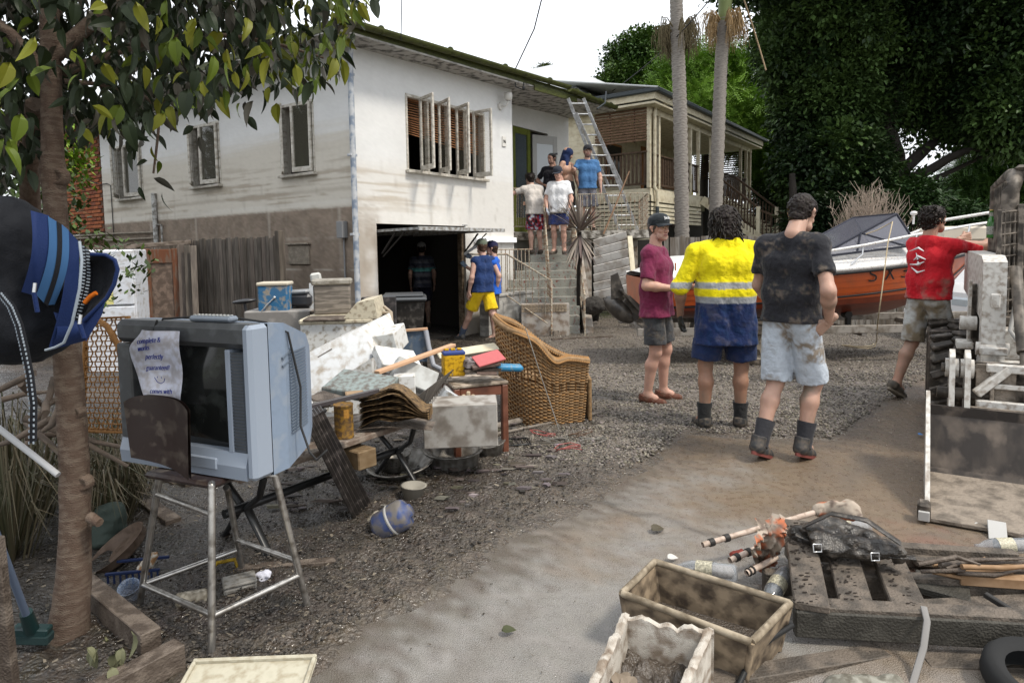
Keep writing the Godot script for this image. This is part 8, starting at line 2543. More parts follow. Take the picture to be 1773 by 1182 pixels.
	part("mud_fill", mb(fb).grid(20, 20, func(u: float, v: float) -> Vector3:
		var q := k2.lerp(k3, u).lerp(k0.lerp(k1, u), v)
		return V(q.x, 0.14 + nz.get_noise_2d(u * 5, v * 5) * 0.05, q.z)), mt("silt_floor", Color.BLACK), fb)
	for k in 8:
		var q := k2.lerp(k3, rnd(0.2, 0.8)).lerp(k0, rnd(0.3, 0.8))
		lone("dead_leaf", mb().join(leaf_mesh(rnd(0.05, 0.09), 0.025, 0.3), Transform3D(Basis.from_euler(V(rnd(-0.4, 0.2), rnd(0, 6), 0)), V(q.x, 0.175, q.z))), mt("leaf_dead", Color(0.2, 0.16, 0.12), 0.7), "dead leaf on the mud inside the foam box", "leaf", "dead leaves in the foam box")
	lone("webbing_strap", mb().tube([at(1600, 1050, 2.2), at(1606, 1075, 2.14), at(1600, 1120, 2.1), at(1588, 1160, 2.05), at(1576, 1200, 2.0)], 0.011, 8, true, 0.25), mt("strap_grey", Color(0.2, 0.19, 0.18), 0.7), "grey webbing strap hanging down the front of the pallet", "strap")
	lone("black_hose", mb().tube([at(1372, 1082, 2.2), at(1335, 1105, 2.12), at(1300, 1140, 2.03), at(1275, 1195, 1.95)], 0.01, 8), mt("rubber_black", Color(0.02, 0.02, 0.02), 0.5), "black rubber hose curving in front of the beige crate", "hose")
	s = soft(0.015, V(12, 12, 12))
	c = gr(1500, 1200)
	s.cap(c + V(-0.08, 0.0, 0), c + V(0.08, 0, 0), 0.055)
	lone("muddy_stone", blob_mesh(s, 0.012, 0.02), mt("stone_pale", Color(0.26, 0.25, 0.21), 0.7, {"sc": 5.0, "mud": [Color(0.12, 0.1, 0.08), 0.5, 0.7]}), "rounded muddy stone under the beam at the bottom", "stone")
	lone("rubber_tyre", bowl([W2(0.09, 0.02), W2(0.13, 0.0), W2(0.15, 0.03), W2(0.15, 0.07), W2(0.13, 0.1), W2(0.09, 0.08)], gr(1790, 1200), V(0, 15, 0)), mt("tyre_black", Color.BLACK), "small black tyre at the bottom right corner", "tyre")

func oddments() -> void:
	var wire := mt("cable_black", Color.BLACK)
	lone("power_line", mb().tube([at(945, -30, 11.0), at(925, 50, 11.6), at(893, 118, 12.6), at(893, 135, 12.9)], 0.012, 5), wire, "twisted black service line dropping from the sky to the gutter", "power line")
	lone("gutter_wire", mb().tube([at(696, -40, 9.4), at(694, 70, 9.9)], 0.007, 5), wire, "thin straight wire rising from the gutter near the tree", "wire")
	var pts := []
	for k in 13:
		var f := k / 12.0
		pts.append(at(lerpf(1250, 1060, f), lerpf(-25, 158, f) + 14 * sin(PI * f), lerpf(12.0, 19.0, f)))
	lone("house_line", mb().tube(pts, 0.012, 5), wire, "long thin power line running down to the timber house roof", "power line")
	lone("line_fitting", mb().tube([at(890, 130, 12.8), at(893, 150, 12.8), at(905, 155, 12.75), at(907, 143, 12.75)], 0.014, 6).ball(at(907, 152, 12.7), V(0.03, 0.05, 0.03)), wire, "black cable fitting hanging below the green gutter", "fitting")
	lone("roof_bracket", mb().tube([at(1034, 188, 15.0), at(1048, 178, 15.2), at(1050, 158, 15.3)], 0.02, 6), mt("slate_gutter", Color.BLACK), "grey elbow pipe at the end of the green gutter", "pipe")
	var g := gr(1003, 570)
	var c := thing("spiky_plant", "dusty bronze spiky cordyline on a thin dark stem before the stairs", "plant", g)
	var hd := at(1004, 402, 12.1)
	part("stem", mb(c).tube([g, g.lerp(hd, 0.5) + V(-0.02, 0, 0), hd], [0.05, 0.04, 0.035], 8), mt("dark_bark", Color.BLACK), c)
	for k in 120:
		var up := k < 75
		var d := V(rnd(-1, 1), rnd(-0.1, 1.7) if up else rnd(-1.6, -0.35), rnd(-1, 1)).normalized()
		var x := d.cross(V(0.1, 1, 0)).normalized()
		var l := rnd(0.5, 0.85) if up else rnd(0.45, 0.7)
		var m := mb(c)
		m.grid(4, 1, func(a: float, b: float) -> Vector3: return hd + V(0, -0.05 if not up else 0.02, 0) + d * l * a + V(0, -0.12 * a * a * l, 0) + x * (b - 0.5) * 0.05 * sin(PI * (0.15 + 0.83 * a)))
		part("leaf", m, mt(["spike_a", "spike_b", "spike_c"][k % 3], [Color(0.11, 0.08, 0.072), Color(0.2, 0.165, 0.14), Color(0.29, 0.245, 0.2)][k % 3], 0.7), c)
	var s := soft(0.05, V(8, 8, 8))
	var q := at(1023, 530, 12.2)
	s.cap(q, q + V(0.1, 0.02, 0), 0.17)
	lone("dead_shrub", blob_mesh(s, 0.025, 0.05), mt("shrub_dead", Color(0.05, 0.045, 0.04), 0.9, {"sc": 4.0, "bump": 1.0}), "dark withered shrub in a black tub beside the stairs", "shrub")
	lone("black_tub", bowl([W2(0, 0), W2(0.17, 0), W2(0.22, 0.3), W2(0.24, 0.3), W2(0.24, 0.34), W2(0.2, 0.33)], gr(1022, 560), Vector3.ZERO), mt("rubber_black", Color.BLACK), "black plant tub beside the foot of the stairs", "tub")
	plank("brick_kerb", "red brown kerb edging at the foot of the stairs", "kerb", gr(955, 578, 0.06), gr(1035, 560, 0.06), 0.1, 0.1, mt("kerb_red", Color(0.13, 0.075, 0.06), 0.7, {"sc": 2.0, "mud": [Color(0.2, 0.17, 0.14), 0.5, 0.7]}))
	plank("sunken_timber", "dark timber edging sunk in the gravel before the stairs", "edging", gr(955, 588, 0.02), gr(1060, 583, 0.02), 0.08, 0.05, mt("wet_wood", Color.BLACK))
	s = soft(0.02, V(8, 8, 8))
	q = at(818, 500, 12.1)
	s.cap(q, q + V(0.05, 0.25, 0), 0.12, 0.1)
	lone("black_jacket", blob_mesh(s, 0.02, 0.03), mt("nylon_black", Color.BLACK), "black jacket hung behind the thin rail beside the garage", "jacket")
	for w in [[1128, 918, 0.09, "dark curled leaf lying alone on the concrete", Color(0.07, 0.06, 0.04)], [868, 1092, 0.06, "green brown leaf on the concrete near the bottom", Color(0.05, 0.055, 0.025)], [1155, 966, 0.06, "small white bent scrap left of the pipes", Color(0.5, 0.48, 0.45)], [1690, 912, 0.07, "flat grey metal tag in front of the bucket", Color(0.35, 0.34, 0.32)], [1590, 752, 0.05, "tiny blue scrap on the brown concrete", Color(0.08, 0.2, 0.45)]]:
		lone("scrap", mb().join(leaf_mesh(w[2], w[2] * 0.3, 0.4), Transform3D(Basis.from_euler(V(-0.25, 1.2 + w[2] * 9, 0.3)), gr(w[0], w[1], 0.025))), mt("scrap_%d" % w[0], w[4], 0.6), w[3], "scrap")
var head_mb: MB
var hand_mbs := {}
var shoe_mbs := {}

func soft(amp := 0.0, nscale := Vector3.ONE) -> Soft:
	var s := Soft.new()
	s.amp = amp
	s.nscale = nscale
	s.nz = nz
	return s

func make_head() -> MB:
	var s := soft()
	s.cap(V(0, 0.035, -0.03), V(0, 0.035, 0.012), 0.078, 0.077)
	s.cap(V(0, -0.015, 0.02), V(0, -0.07, 0.04), 0.063, 0.044)
	s.cap(V(-0.025, -0.075, 0.045), V(0.025, -0.075, 0.045), 0.036)
	s.cap(V(-0.01, -0.095, 0.07), V(0.01, -0.095, 0.07), 0.019)
	s.cap(V(0, 0.012, 0.082), V(0, -0.028, 0.103), 0.009, 0.011)
	s.cap(V(-0.012, -0.033, 0.09), V(0.012, -0.033, 0.09), 0.009)
	s.cap(V(-0.038, 0.028, 0.072), V(0.038, 0.028, 0.072), 0.014)
	s.cap(V(-0.04, -0.025, 0.062), V(0.04, -0.025, 0.062), 0.018)
	s.cap(V(-0.02, -0.057, 0.08), V(0.02, -0.057, 0.08), 0.009)
	s.cap(V(-0.018, -0.067, 0.079), V(0.018, -0.067, 0.079), 0.008)
	for e in [-1.0, 1.0]:
		s.cap(V(e * 0.076, 0.014, -0.012), V(e * 0.08, 0.004, -0.022), 0.012)
		s.cap(V(e * 0.08, 0.004, -0.022), V(e * 0.076, -0.03, -0.008), 0.011, 0.008)
		s.cap(V(e * 0.03, 0.006, 0.07), V(e * 0.033, 0.006, 0.07), 0.013)
	s.cap(V(0, -0.05, -0.02), V(0, -0.18, -0.045), 0.055, 0.06)
	var m := mb()
	s.mesh(m, 0.006, 0.014)
	return m

func make_hand(curl: float) -> MB:
	var s := soft()
	for x in [-0.027, -0.009, 0.009, 0.026]:
		s.cap(V(x * 0.75, 0.01, 0), V(x, -0.08, 0), 0.015, 0.0125)
	var xs := [-0.03, -0.0105, 0.0095, 0.029]
	var ls := [0.052, 0.068, 0.072, 0.066]
	for k in 4:
		var p := V(xs[k], -0.085, 0)
		var a := curl * 0.6
		for j in 3:
			var l: float = ls[k] * [0.45, 0.32, 0.25][j]
			var q := p + V(xs[k] * 0.12 * (1.0 - curl * 0.6), -cos(a), sin(a)) * l
			s.cap(p, q, 0.0095 - j * 0.0008, 0.009 - j * 0.001)
			p = q
			a += curl
	s.cap(V(0.02, -0.015, 0.004), V(0.046, -0.05, 0.014 + curl * 0.008), 0.016, 0.012)
	s.cap(V(0.046, -0.05, 0.014 + curl * 0.008), V(0.05 - curl * 0.015, -0.082, 0.02 + curl * 0.02), 0.0115, 0.009)
	s.cap(V(0, 0.05, 0), V(0, -0.01, 0), 0.026, 0.02)
	var m := mb()
	s.mesh(m, 0.0045, 0.006)
	return m

func make_shoe(boot: bool) -> Array:
	var s := soft(0.003, V(16, 16, 16))
	s.cap(V(0, 0.05, -0.035), V(0, 0.042, 0.05), 0.045, 0.044)
	s.cap(V(0, 0.04, 0.05), V(0.004, 0.03, 0.15), 0.044, 0.035)
	s.cap(V(0, 0.06, -0.03), V(0, 0.125 if boot else 0.085, -0.025), 0.046, 0.052, 1)
	s.planes.append([V(0, -1, 0), -0.016])
	var m := mb()
	s.mesh(m, 0.008, 0.02)
	for k in 4:
		var z := 0.035 + k * 0.018
		m.tube([V(-0.03, 0.082 - k * 0.005, z), V(0.0, 0.093 - k * 0.007, z), V(0.03, 0.082 - k * 0.005, z)], 0.004, 5)
	var out := []
	for k in 24:
		var a := TAU * k / 24
		var z := sin(a)
		var wd := 0.045 if z > 0 else 0.038
		out.append(W2(cos(a) * wd, -(0.055 + z * 0.135)))
	var so := mb()
	so.prism(out, 0.022, Transform3D(Basis(V(1, 0, 0), V(0, 0, -1), V(0, 1, 0)), Vector3.ZERO))
	return [m, so]

func joints(o: Dictionary) -> Dictionary:
	var j := {
		"pel": V(0, 0.96, 0), "wai": V(0, 1.1, 0), "che": V(0, 1.29, 0), "nek": V(0, 1.47, -0.015), "hea": V(0, 1.655, 0.02),
		"hipL": V(0.095, 0.92, 0), "knL": V(0.105, 0.5, 0.02), "anL": V(0.11, 0.09, -0.02), "toL": V(0.15, 0.02, 0.15),
		"hipR": V(-0.095, 0.92, 0), "knR": V(-0.105, 0.5, 0.02), "anR": V(-0.11, 0.09, -0.02), "toR": V(-0.15, 0.02, 0.15),
		"shL": V(0.185, 1.42, -0.015), "elL": V(0.25, 1.14, -0.03), "wrL": V(0.25, 0.9, 0.06),
		"shR": V(-0.185, 1.42, -0.015), "elR": V(-0.25, 1.14, -0.03), "wrR": V(-0.25, 0.9, 0.06),
	}
	for k in o.get("j", {}):
		var a: Array = o.j[k]
		j[k] = V(a[0], a[1], a[2])
	return j

func skin_of(key: String, c: Color) -> StandardMaterial3D:
	return mt("skin", Color.WHITE, 0.5, {"sss": 0.05, "spec": 0.4})

func person(label: String, pos: Vector3, yaw: float, o: Dictionary) -> Node3D:
	var t := thing("person", label, "person", pos, yaw)
	var j := joints(o)
	var sc: float = o.get("h", 1.0)
	var fat: float = o.get("fat", 1.0)
	var cell: float = o.get("cell", 0.013)
	var S := Transform3D(Basis().scaled(Vector3.ONE * sc), Vector3.ZERO)
	var skin: Color = o.get("skin", Color(0.46, 0.27, 0.2))
	var grime: float = o.get("grime", 0.4)
	var b := soft()
	b.cap(j.hipL * 0.8 + j.pel * 0.2, j.hipR * 0.8 + j.pel * 0.2, 0.093 * fat)
	b.cap(j.wai + V(0.06, 0, 0), j.wai - V(0.06, 0, 0), 0.096 * fat)
	b.cap(j.che + V(0.085, 0, 0), j.che - V(0.085, 0, 0), 0.108 * fat)
	b.cap(j.wai, j.che, 0.1 * fat)
	b.cap(j.shL.lerp(j.nek, 0.3) - V(0, 0.012, 0), j.shR.lerp(j.nek, 0.3) - V(0, 0.012, 0), 0.055)
	b.cap(j.nek + V(0, -0.05, 0), j.nek.lerp(j.hea, 0.55) + V(0, 0, -0.015), 0.07, 0.052)
	for s in ["L", "R"]:
		var kn: Vector3 = j["kn" + s]
		var an: Vector3 = j["an" + s]
		var fw: Vector3 = (j["to" + s] - an) * V(1, 0, 1)
		var back := -fw.normalized() * 0.018
		b.cap(j["hip" + s], kn, 0.083 * fat, 0.054)
		b.cap(kn, kn.lerp(an, 0.3) + back, 0.051, 0.055)
		b.cap(kn.lerp(an, 0.3) + back, an, 0.055, 0.036)
		b.cap(an, an + (j["to" + s] - an) * 0.4, 0.038)
		var el: Vector3 = j["el" + s]
		var wr: Vector3 = j["wr" + s]
		b.cap(j["sh" + s], el, 0.052 * sqrt(fat), 0.041)
		b.cap(el, el.lerp(wr, 0.3), 0.041, 0.042)
		b.cap(el.lerp(wr, 0.3), wr, 0.042, 0.026)
	var m := mb()
	m.xf = S
	var gn := nz
	var seed_ := pos.x * 7.0
	b.mesh(m, cell, 0.03, func(p: Vector3) -> Color:
		var g := clampf(gn.get_noise_3d(p.x * 6 + seed_, p.y * 3, p.z * 6) * 2.2 + (0.75 - p.y) * 0.9, 0, 1) * grime
		return skin.lerp(Color(0.17, 0.135, 0.1), g) * (1.0 + gn.get_noise_3d(p.x * 20, p.y * 20, p.z * 20 + seed_) * 0.1))
	if head_mb == null:
		head_mb = make_head()
	var hb_ := Basis.from_euler(V(deg_to_rad(o.get("nod", 0.0)), deg_to_rad(o.get("look", 0.0)), deg_to_rad(o.get("tilt", 0.0))))
	var ht := Transform3D(hb_, j.hea)
	var hc := PackedColorArray()
	var beard: float = o.get("beard", 0.12)
	var hairc: Color = o.get("hairc", Color(0.018, 0.013, 0.011))
	for p in head_mb.v:
		var c := skin * (1.0 + 0.12 * clampf(p.z * 8, 0, 1) * clampf(0.02 - p.y, -0.05, 0.05) * 5)
		var ex := absf(absf(p.x) - 0.031)
		if p.z > 0.066 and W2(ex, (p.y - 0.007) * 1.5).length() < 0.012:
			c = Color(0.03, 0.02, 0.016) if ex < 0.006 else Color(0.5, 0.42, 0.38)
		elif p.z > 0.055 and absf(p.y - 0.028) < 0.006 and absf(p.x) > 0.012 and absf(p.x) < 0.052:
			c = c.lerp(hairc, 0.75)
		elif p.z > 0.07 and absf(p.y + 0.06) < 0.009 and absf(p.x) < 0.026:
			c = Color(0.33, 0.13, 0.11) * (0.6 if absf(p.y + 0.0615) < 0.0028 else 1.0)
		elif p.y < -0.04 and p.z > -0.005:
			c = c.lerp(hairc, beard * smoothstep(-0.04, -0.06, p.y))
		hc.append(c)
	m.join(head_mb, ht, hc)
	for s in ["L", "R"]:
		var hk: Array = o.get("hand" + s, [0.35])
		if hk.is_empty():
			continue
		var key := "%.2f" % hk[0]
		if not hand_mbs.has(key):
			hand_mbs[key] = make_hand(hk[0])
		var wr: Vector3 = j["wr" + s]
		var dir: Vector3 = (wr - j["el" + s]).normalized() if hk.size() < 2 else V(hk[1][0], hk[1][1], hk[1][2]).normalized()
		var pn := V(-1 if s == "L" else 1, 0, 0) if hk.size() < 3 else V(hk[2][0], hk[2][1], hk[2][2])
		pn = (pn - dir * pn.dot(dir)).normalized()
		var hx := (-dir).cross(pn)
		var mir := 1.0 if s == "R" else -1.0
		var hc2 := PackedColorArray()
		hc2.resize(hand_mbs[key].v.size())
		hc2.fill(o.get("glove", skin.lerp(Color(0.17, 0.135, 0.1), grime * 0.25)))
		m.join(hand_mbs[key], Transform3D(Basis(hx * mir, -dir, pn), wr + dir * 0.01), hc2)
	part("body", m, skin_of("skin", skin), t)
	if o.has("shirt"):
		var f := soft(o.get("folds", 0.017), V(8, 4, 8))
		var hem: float = o.get("hem", 0.84)
		var hips: Vector3 = j.pel
		f.cap(j.che + V(0.078, 0.01, 0), j.che - V(0.078, -0.01, 0), 0.119 * fat)
		f.cap(j.wai + V(0.078, 0, 0), j.wai - V(0.075, 0, 0), 0.12 * fat)
		f.cap(V(hips.x + 0.078, hem - 0.03, hips.z), V(hips.x - 0.078, hem - 0.03, hips.z), 0.131 * fat)
		for sx in [-0.077, 0.077]:
			f.cap(j.wai + V(sx * 0.9, 0, 0), V(hips.x + sx, hem - 0.03, hips.z), 0.12 * fat, 0.131 * fat)
			f.cap(j.wai + V(sx * 0.9, 0, 0), j.che + V(sx, 0, 0), 0.118 * fat)
		f.cap(j.shL.lerp(j.nek, 0.12) - V(0, 0.004, 0), j.shR.lerp(j.nek, 0.12) - V(0, 0.004, 0), 0.064)
		for s in ["L", "R"]:
			f.cap(j["sh" + s] - V(0, 0.006, 0), j.nek + V(0, -0.018, 0), 0.062, 0.076)
		f.cap(j.nek + V(0.035, -0.03, 0), j.nek + V(-0.035, -0.03, 0), 0.062)
		var sl: float = o.get("sleeve", 0.72)
		if sl > 0.2:
			for s in ["L", "R"]:
				var sh: Vector3 = j["sh" + s]
				var el: Vector3 = j["el" + s]
				var wr: Vector3 = j["wr" + s]
				if sl <= 1.0:
					f.cap(sh - V(0, 0.008, 0), sh.lerp(el, sl), 0.063, 0.066 * sqrt(fat), 1)
				else:
					f.cap(sh, el, 0.07, 0.062)
					f.cap(el, el.lerp(wr, sl - 1.0), 0.064, 0.06, 1)
		f.planes.append([V(0, -1, 0), -hem])
		var nn := V(0, 0.95, 0.3).normalized()
		f.planes.append([nn, nn.dot(j.nek + V(0, 0.03, 0))])
		m = mb()
		m.xf = S
		var sf = o.shirt
		if sf is Color:
			var c0: Color = sf
			var dirt: float = o.get("dirt", 0.5)
			sf = func(p: Vector3) -> Color:
				var g := clampf(gn.get_noise_3d(p.x * 5 + seed_, p.y * 5, p.z * 5) * 2.0 - 0.5 + (1.0 - p.y) * 1.6, 0, 1) * dirt * clampf(0.5 + gn.get_noise_3d(p.x * 28, p.y * 28, p.z * 28) * 2.5, 0, 1)
				return c0.lerp(Color(0.14, 0.11, 0.085), g) * (1.0 + gn.get_noise_3d(p.x * 12, p.y * 12, p.z * 12) * 0.12)
		f.mesh(m, cell * 0.95, o.get("smooth", 0.045), sf)
		var sm := part("shirt", m, mt("cloth", Color.WHITE, 0.85, {"sheen": 0.2, "sc": 2.2, "bump": 0.7, "bfreq": 0.016, "world": false}), t)
		if o.has("collar"):
			var cm := mb()
			cm.xf = S
			cm.col = o.collar
			cm.tube([0, 1, 2, 3, 4, 5, 6, 7, 8, 9, 10, 11, 12].map(func(k: int) -> Vector3: return j.nek + V(0.072 * cos(TAU * k / 12.0), 0.005 + 0.012 * cos(TAU * k / 12.0 * 2), 0.07 * sin(TAU * k / 12.0))), 0.014, 6, false)
			part("collar", cm, mt("cloth", Color.WHITE), sm)
	if o.has("shorts"):
		var f := soft(0.012, V(6, 4, 6))
		var len_: float = o.get("leg", 0.85)
		var wd: float = o.get("wide", 0.1)
		f.cap(j.hipL * 0.85 + j.pel * 0.15, j.hipR * 0.85 + j.pel * 0.15, 0.107 * fat)
		f.cap(j.pel + V(0.06, 0.04, 0), j.pel + V(-0.06, 0.04, 0), 0.105 * fat)
		if o.has("shirt"):
			f.planes.append([Vector3.UP, o.get("hem", 0.84) + 0.05])
		for s in ["L", "R"]:
			var hp_: Vector3 = j["hip" + s]
			var kn: Vector3 = j["kn" + s]
			if len_ <= 1.0:
				f.cap(hp_ - V(0, 0.03, 0), hp_.lerp(kn, len_), 0.1 * fat, wd, 1)
			else:
				f.cap(hp_ - V(0, 0.03, 0), kn, 0.1 * fat, wd)
				f.cap(kn, kn.lerp(j["an" + s], len_ - 1.0), wd, wd * 0.97, 1)
		m = mb()
		m.xf = S
		var sf = o.shorts
		if sf is Color:
			var c0: Color = sf
			var dirt2: float = o.get("shorts_dirt", 0.5)
			sf = func(p: Vector3) -> Color:
				var g := clampf(gn.get_noise_3d(p.x * 6 + seed_, p.y * 6, p.z * 6 + 3) * 2.4 + 0.15, 0, 1) * dirt2 * clampf(0.55 + gn.get_noise_3d(p.x * 26, p.y * 26, p.z * 26) * 2.5, 0, 1)
				return c0.lerp(Color(0.17, 0.135, 0.1), g) * (1.0 + gn.get_noise_3d(p.x * 14, p.y * 14, p.z * 14) * 0.14)
		f.mesh(m, cell * 0.95, 0.03, sf)
		part("shorts", m, mt("cloth", Color.WHITE), t)
	var boot: bool = o.get("boot", false)
	var bk := "boot" if boot else "shoe"
	if not shoe_mbs.has(bk):
		shoe_mbs[bk] = make_shoe(boot)
	for s in ["L", "R"]:
		var an: Vector3 = j["an" + s]
		var to: Vector3 = j["to" + s]
		var fz := (to - an + V(0, 0.06, 0)).normalized()
		var up := Vector3.UP
		var fx := up.cross(fz).normalized()
		up = fz.cross(fx)
		var ft := Transform3D(Basis(fx, up, fz), an - up * 0.085)
		m = mb()
		m.xf = S
		var cc := PackedColorArray()
		var q: MB = shoe_mbs[bk][0]
		for p in q.v:
			cc.append(o.get("shoes", Color(0.06, 0.05, 0.042)).lerp(Color(0.16, 0.13, 0.1), clampf(0.35 + gn.get_noise_3d(p.x * 25 + seed_, p.y * 25, p.z * 25) * 1.6, 0, 1) * o.get("shoe_mud", 0.6)))
		m.join(q, ft, cc)
		var sh := part("shoe", m, mt("shoe_leather", Color.WHITE, 0.6), t)
		m = mb()
		m.xf = S
		var q2: MB = shoe_mbs[bk][1]
		cc = PackedColorArray()
		cc.resize(q2.v.size())
		cc.fill(o.get("sole", Color(0.1, 0.085, 0.07)))
		m.join(q2, ft, cc)
		part("sole", m, mt("shoe_leather", Color.WHITE), sh)
		if o.has("sock"):
			m = mb()
			m.xf = S
			m.col = o.sock
			var kn: Vector3 = j["kn" + s]
			m.tube([an - up * 0.02, an.lerp(kn, 0.14), an.lerp(kn, o.get("sockh", 0.26))], [0.052, 0.052, 0.062], 16)
			part("sock", m, mt("cloth", Color.WHITE), t)
	var hair: String = o.get("hair", "short")
	if hair != "none":
		var curly := hair == "curly" or hair == "long"
		var f := soft(0.016 if hair == "curly" else (0.02 if hair == "long" else 0.012), Vector3.ONE * (24.0 if hair == "curly" else 34.0))
		var r := 0.086 if hair == "short" else 0.096
		f.cap(V(0, 0.037, -0.032), V(0, 0.042, 0.008), r, r - 0.004)
		if hair == "long":
			f.cap(V(0, 0.0, -0.05), V(0, -0.1, -0.06), 0.095, 0.078)
			f.cap(V(-0.05, 0.0, -0.01), V(-0.065, -0.1, -0.02), 0.06, 0.05)
			f.cap(V(0.05, 0.0, -0.01), V(0.065, -0.1, -0.02), 0.06, 0.05)
		else:
			f.cap(V(0, 0.0, -0.04), V(0, -0.05, -0.05), r - 0.008, 0.058)
		f.planes.append([V(0, -0.35, 0.93).normalized(), 0.03 if hair != "long" else 0.04])
		f.planes.append([V(0, -0.94, 0.33).normalized(), 0.055 if hair == "short" else (0.07 if hair == "curly" else 0.17)])
		m = mb()
		m.xf = S * ht
		f.mesh(m, 0.007 if cell < 0.016 else 0.012, 0.02, func(p: Vector3) -> Color: return hairc * (1.0 + gn.get_noise_3d(p.x * 60, p.y * 60, p.z * 60) * 0.5))
		if hair == "long" or hair == "curly":
			var cr := RandomNumberGenerator.new()
			cr.seed = 5
			m.col = hairc * 1.3
			for k in 260 if hair == "long" else 200:
				var a := cr.randf_range(0, TAU)
				var h := cr.randf_range(-0.06 if hair == "curly" else -0.13, 0.13)
				var rr := sqrt(maxf(0.001, 1 - pow((h - 0.03) / 0.125, 2))) * 0.1 if h > 0 else 0.1
				var p := V(cos(a) * rr, h, sin(a) * rr - 0.02)
				if p.z > 0.02 and p.y < 0.075:
					continue
				var l := cr.randf_range(0.02, 0.045) * (1.5 if hair == "long" else 1.0)
				var d := V(cos(a) * 0.5, -0.9 if hair == "long" else cr.randf_range(-0.6, 0.6), sin(a) * 0.5)
				m.tube([p, p + d * l * 0.5 + V(cr.randf_range(-0.012, 0.012), 0.006, cr.randf_range(-0.012, 0.012)), p + d * l], [0.006, 0.006, 0.003], 5, false)
		part("hair", m, mt("hair", Color.WHITE, 0.55), t)
	if o.has("cap"):
		m = mb()
		m.xf = S * ht * Transform3D(Basis(Vector3.UP, PI if o.get("backwards", false) else 0.0) * Basis(Vector3.RIGHT, -0.1), V(0, 0.045, -0.008))
		m.col = o.cap
		m.lathe([W2(0.1, -0.022), W2(0.103, 0.01), W2(0.098, 0.045), W2(0.078, 0.075), W2(0.045, 0.093), W2(0.008, 0.099), W2(0.0, 0.101)], Transform3D(Basis().scaled(V(0.9, 1, 1.1)), Vector3.ZERO), 20, true)
		m.ball(V(0, 0.102, 0), V(0.009, 0.005, 0.009))
		var cp := part("cap", m, mt("cloth", Color.WHITE), t)
		var bm := mb()
		bm.xf = m.xf
		bm.col = o.get("brim", o.cap)
		for dy in [0.0, 0.004]:
			bm.grid(10, 5, func(a: float, b: float) -> Vector3:
				var an := (a - 0.5) * 2.3
				var rr := lerpf(0.1, 0.175, b)
				return V(sin(an) * lerpf(0.092, 0.092, b), -0.012 - absf(sin(an)) * 0.022 * b - b * 0.012 + dy, cos(an) * rr * 1.03))
		part("brim", bm, mt("cloth", Color.WHITE), cp)
		if o.has("cap_text"):
			lettering("lettering", o.cap_text, 0.032, cp, m.xf * Transform3D(Basis(Vector3.RIGHT, -0.35), V(0, 0.042, 0.108)), mt("white_print", Color(0.7, 0.7, 0.7), 0.7), "Droid Serif")
	return t

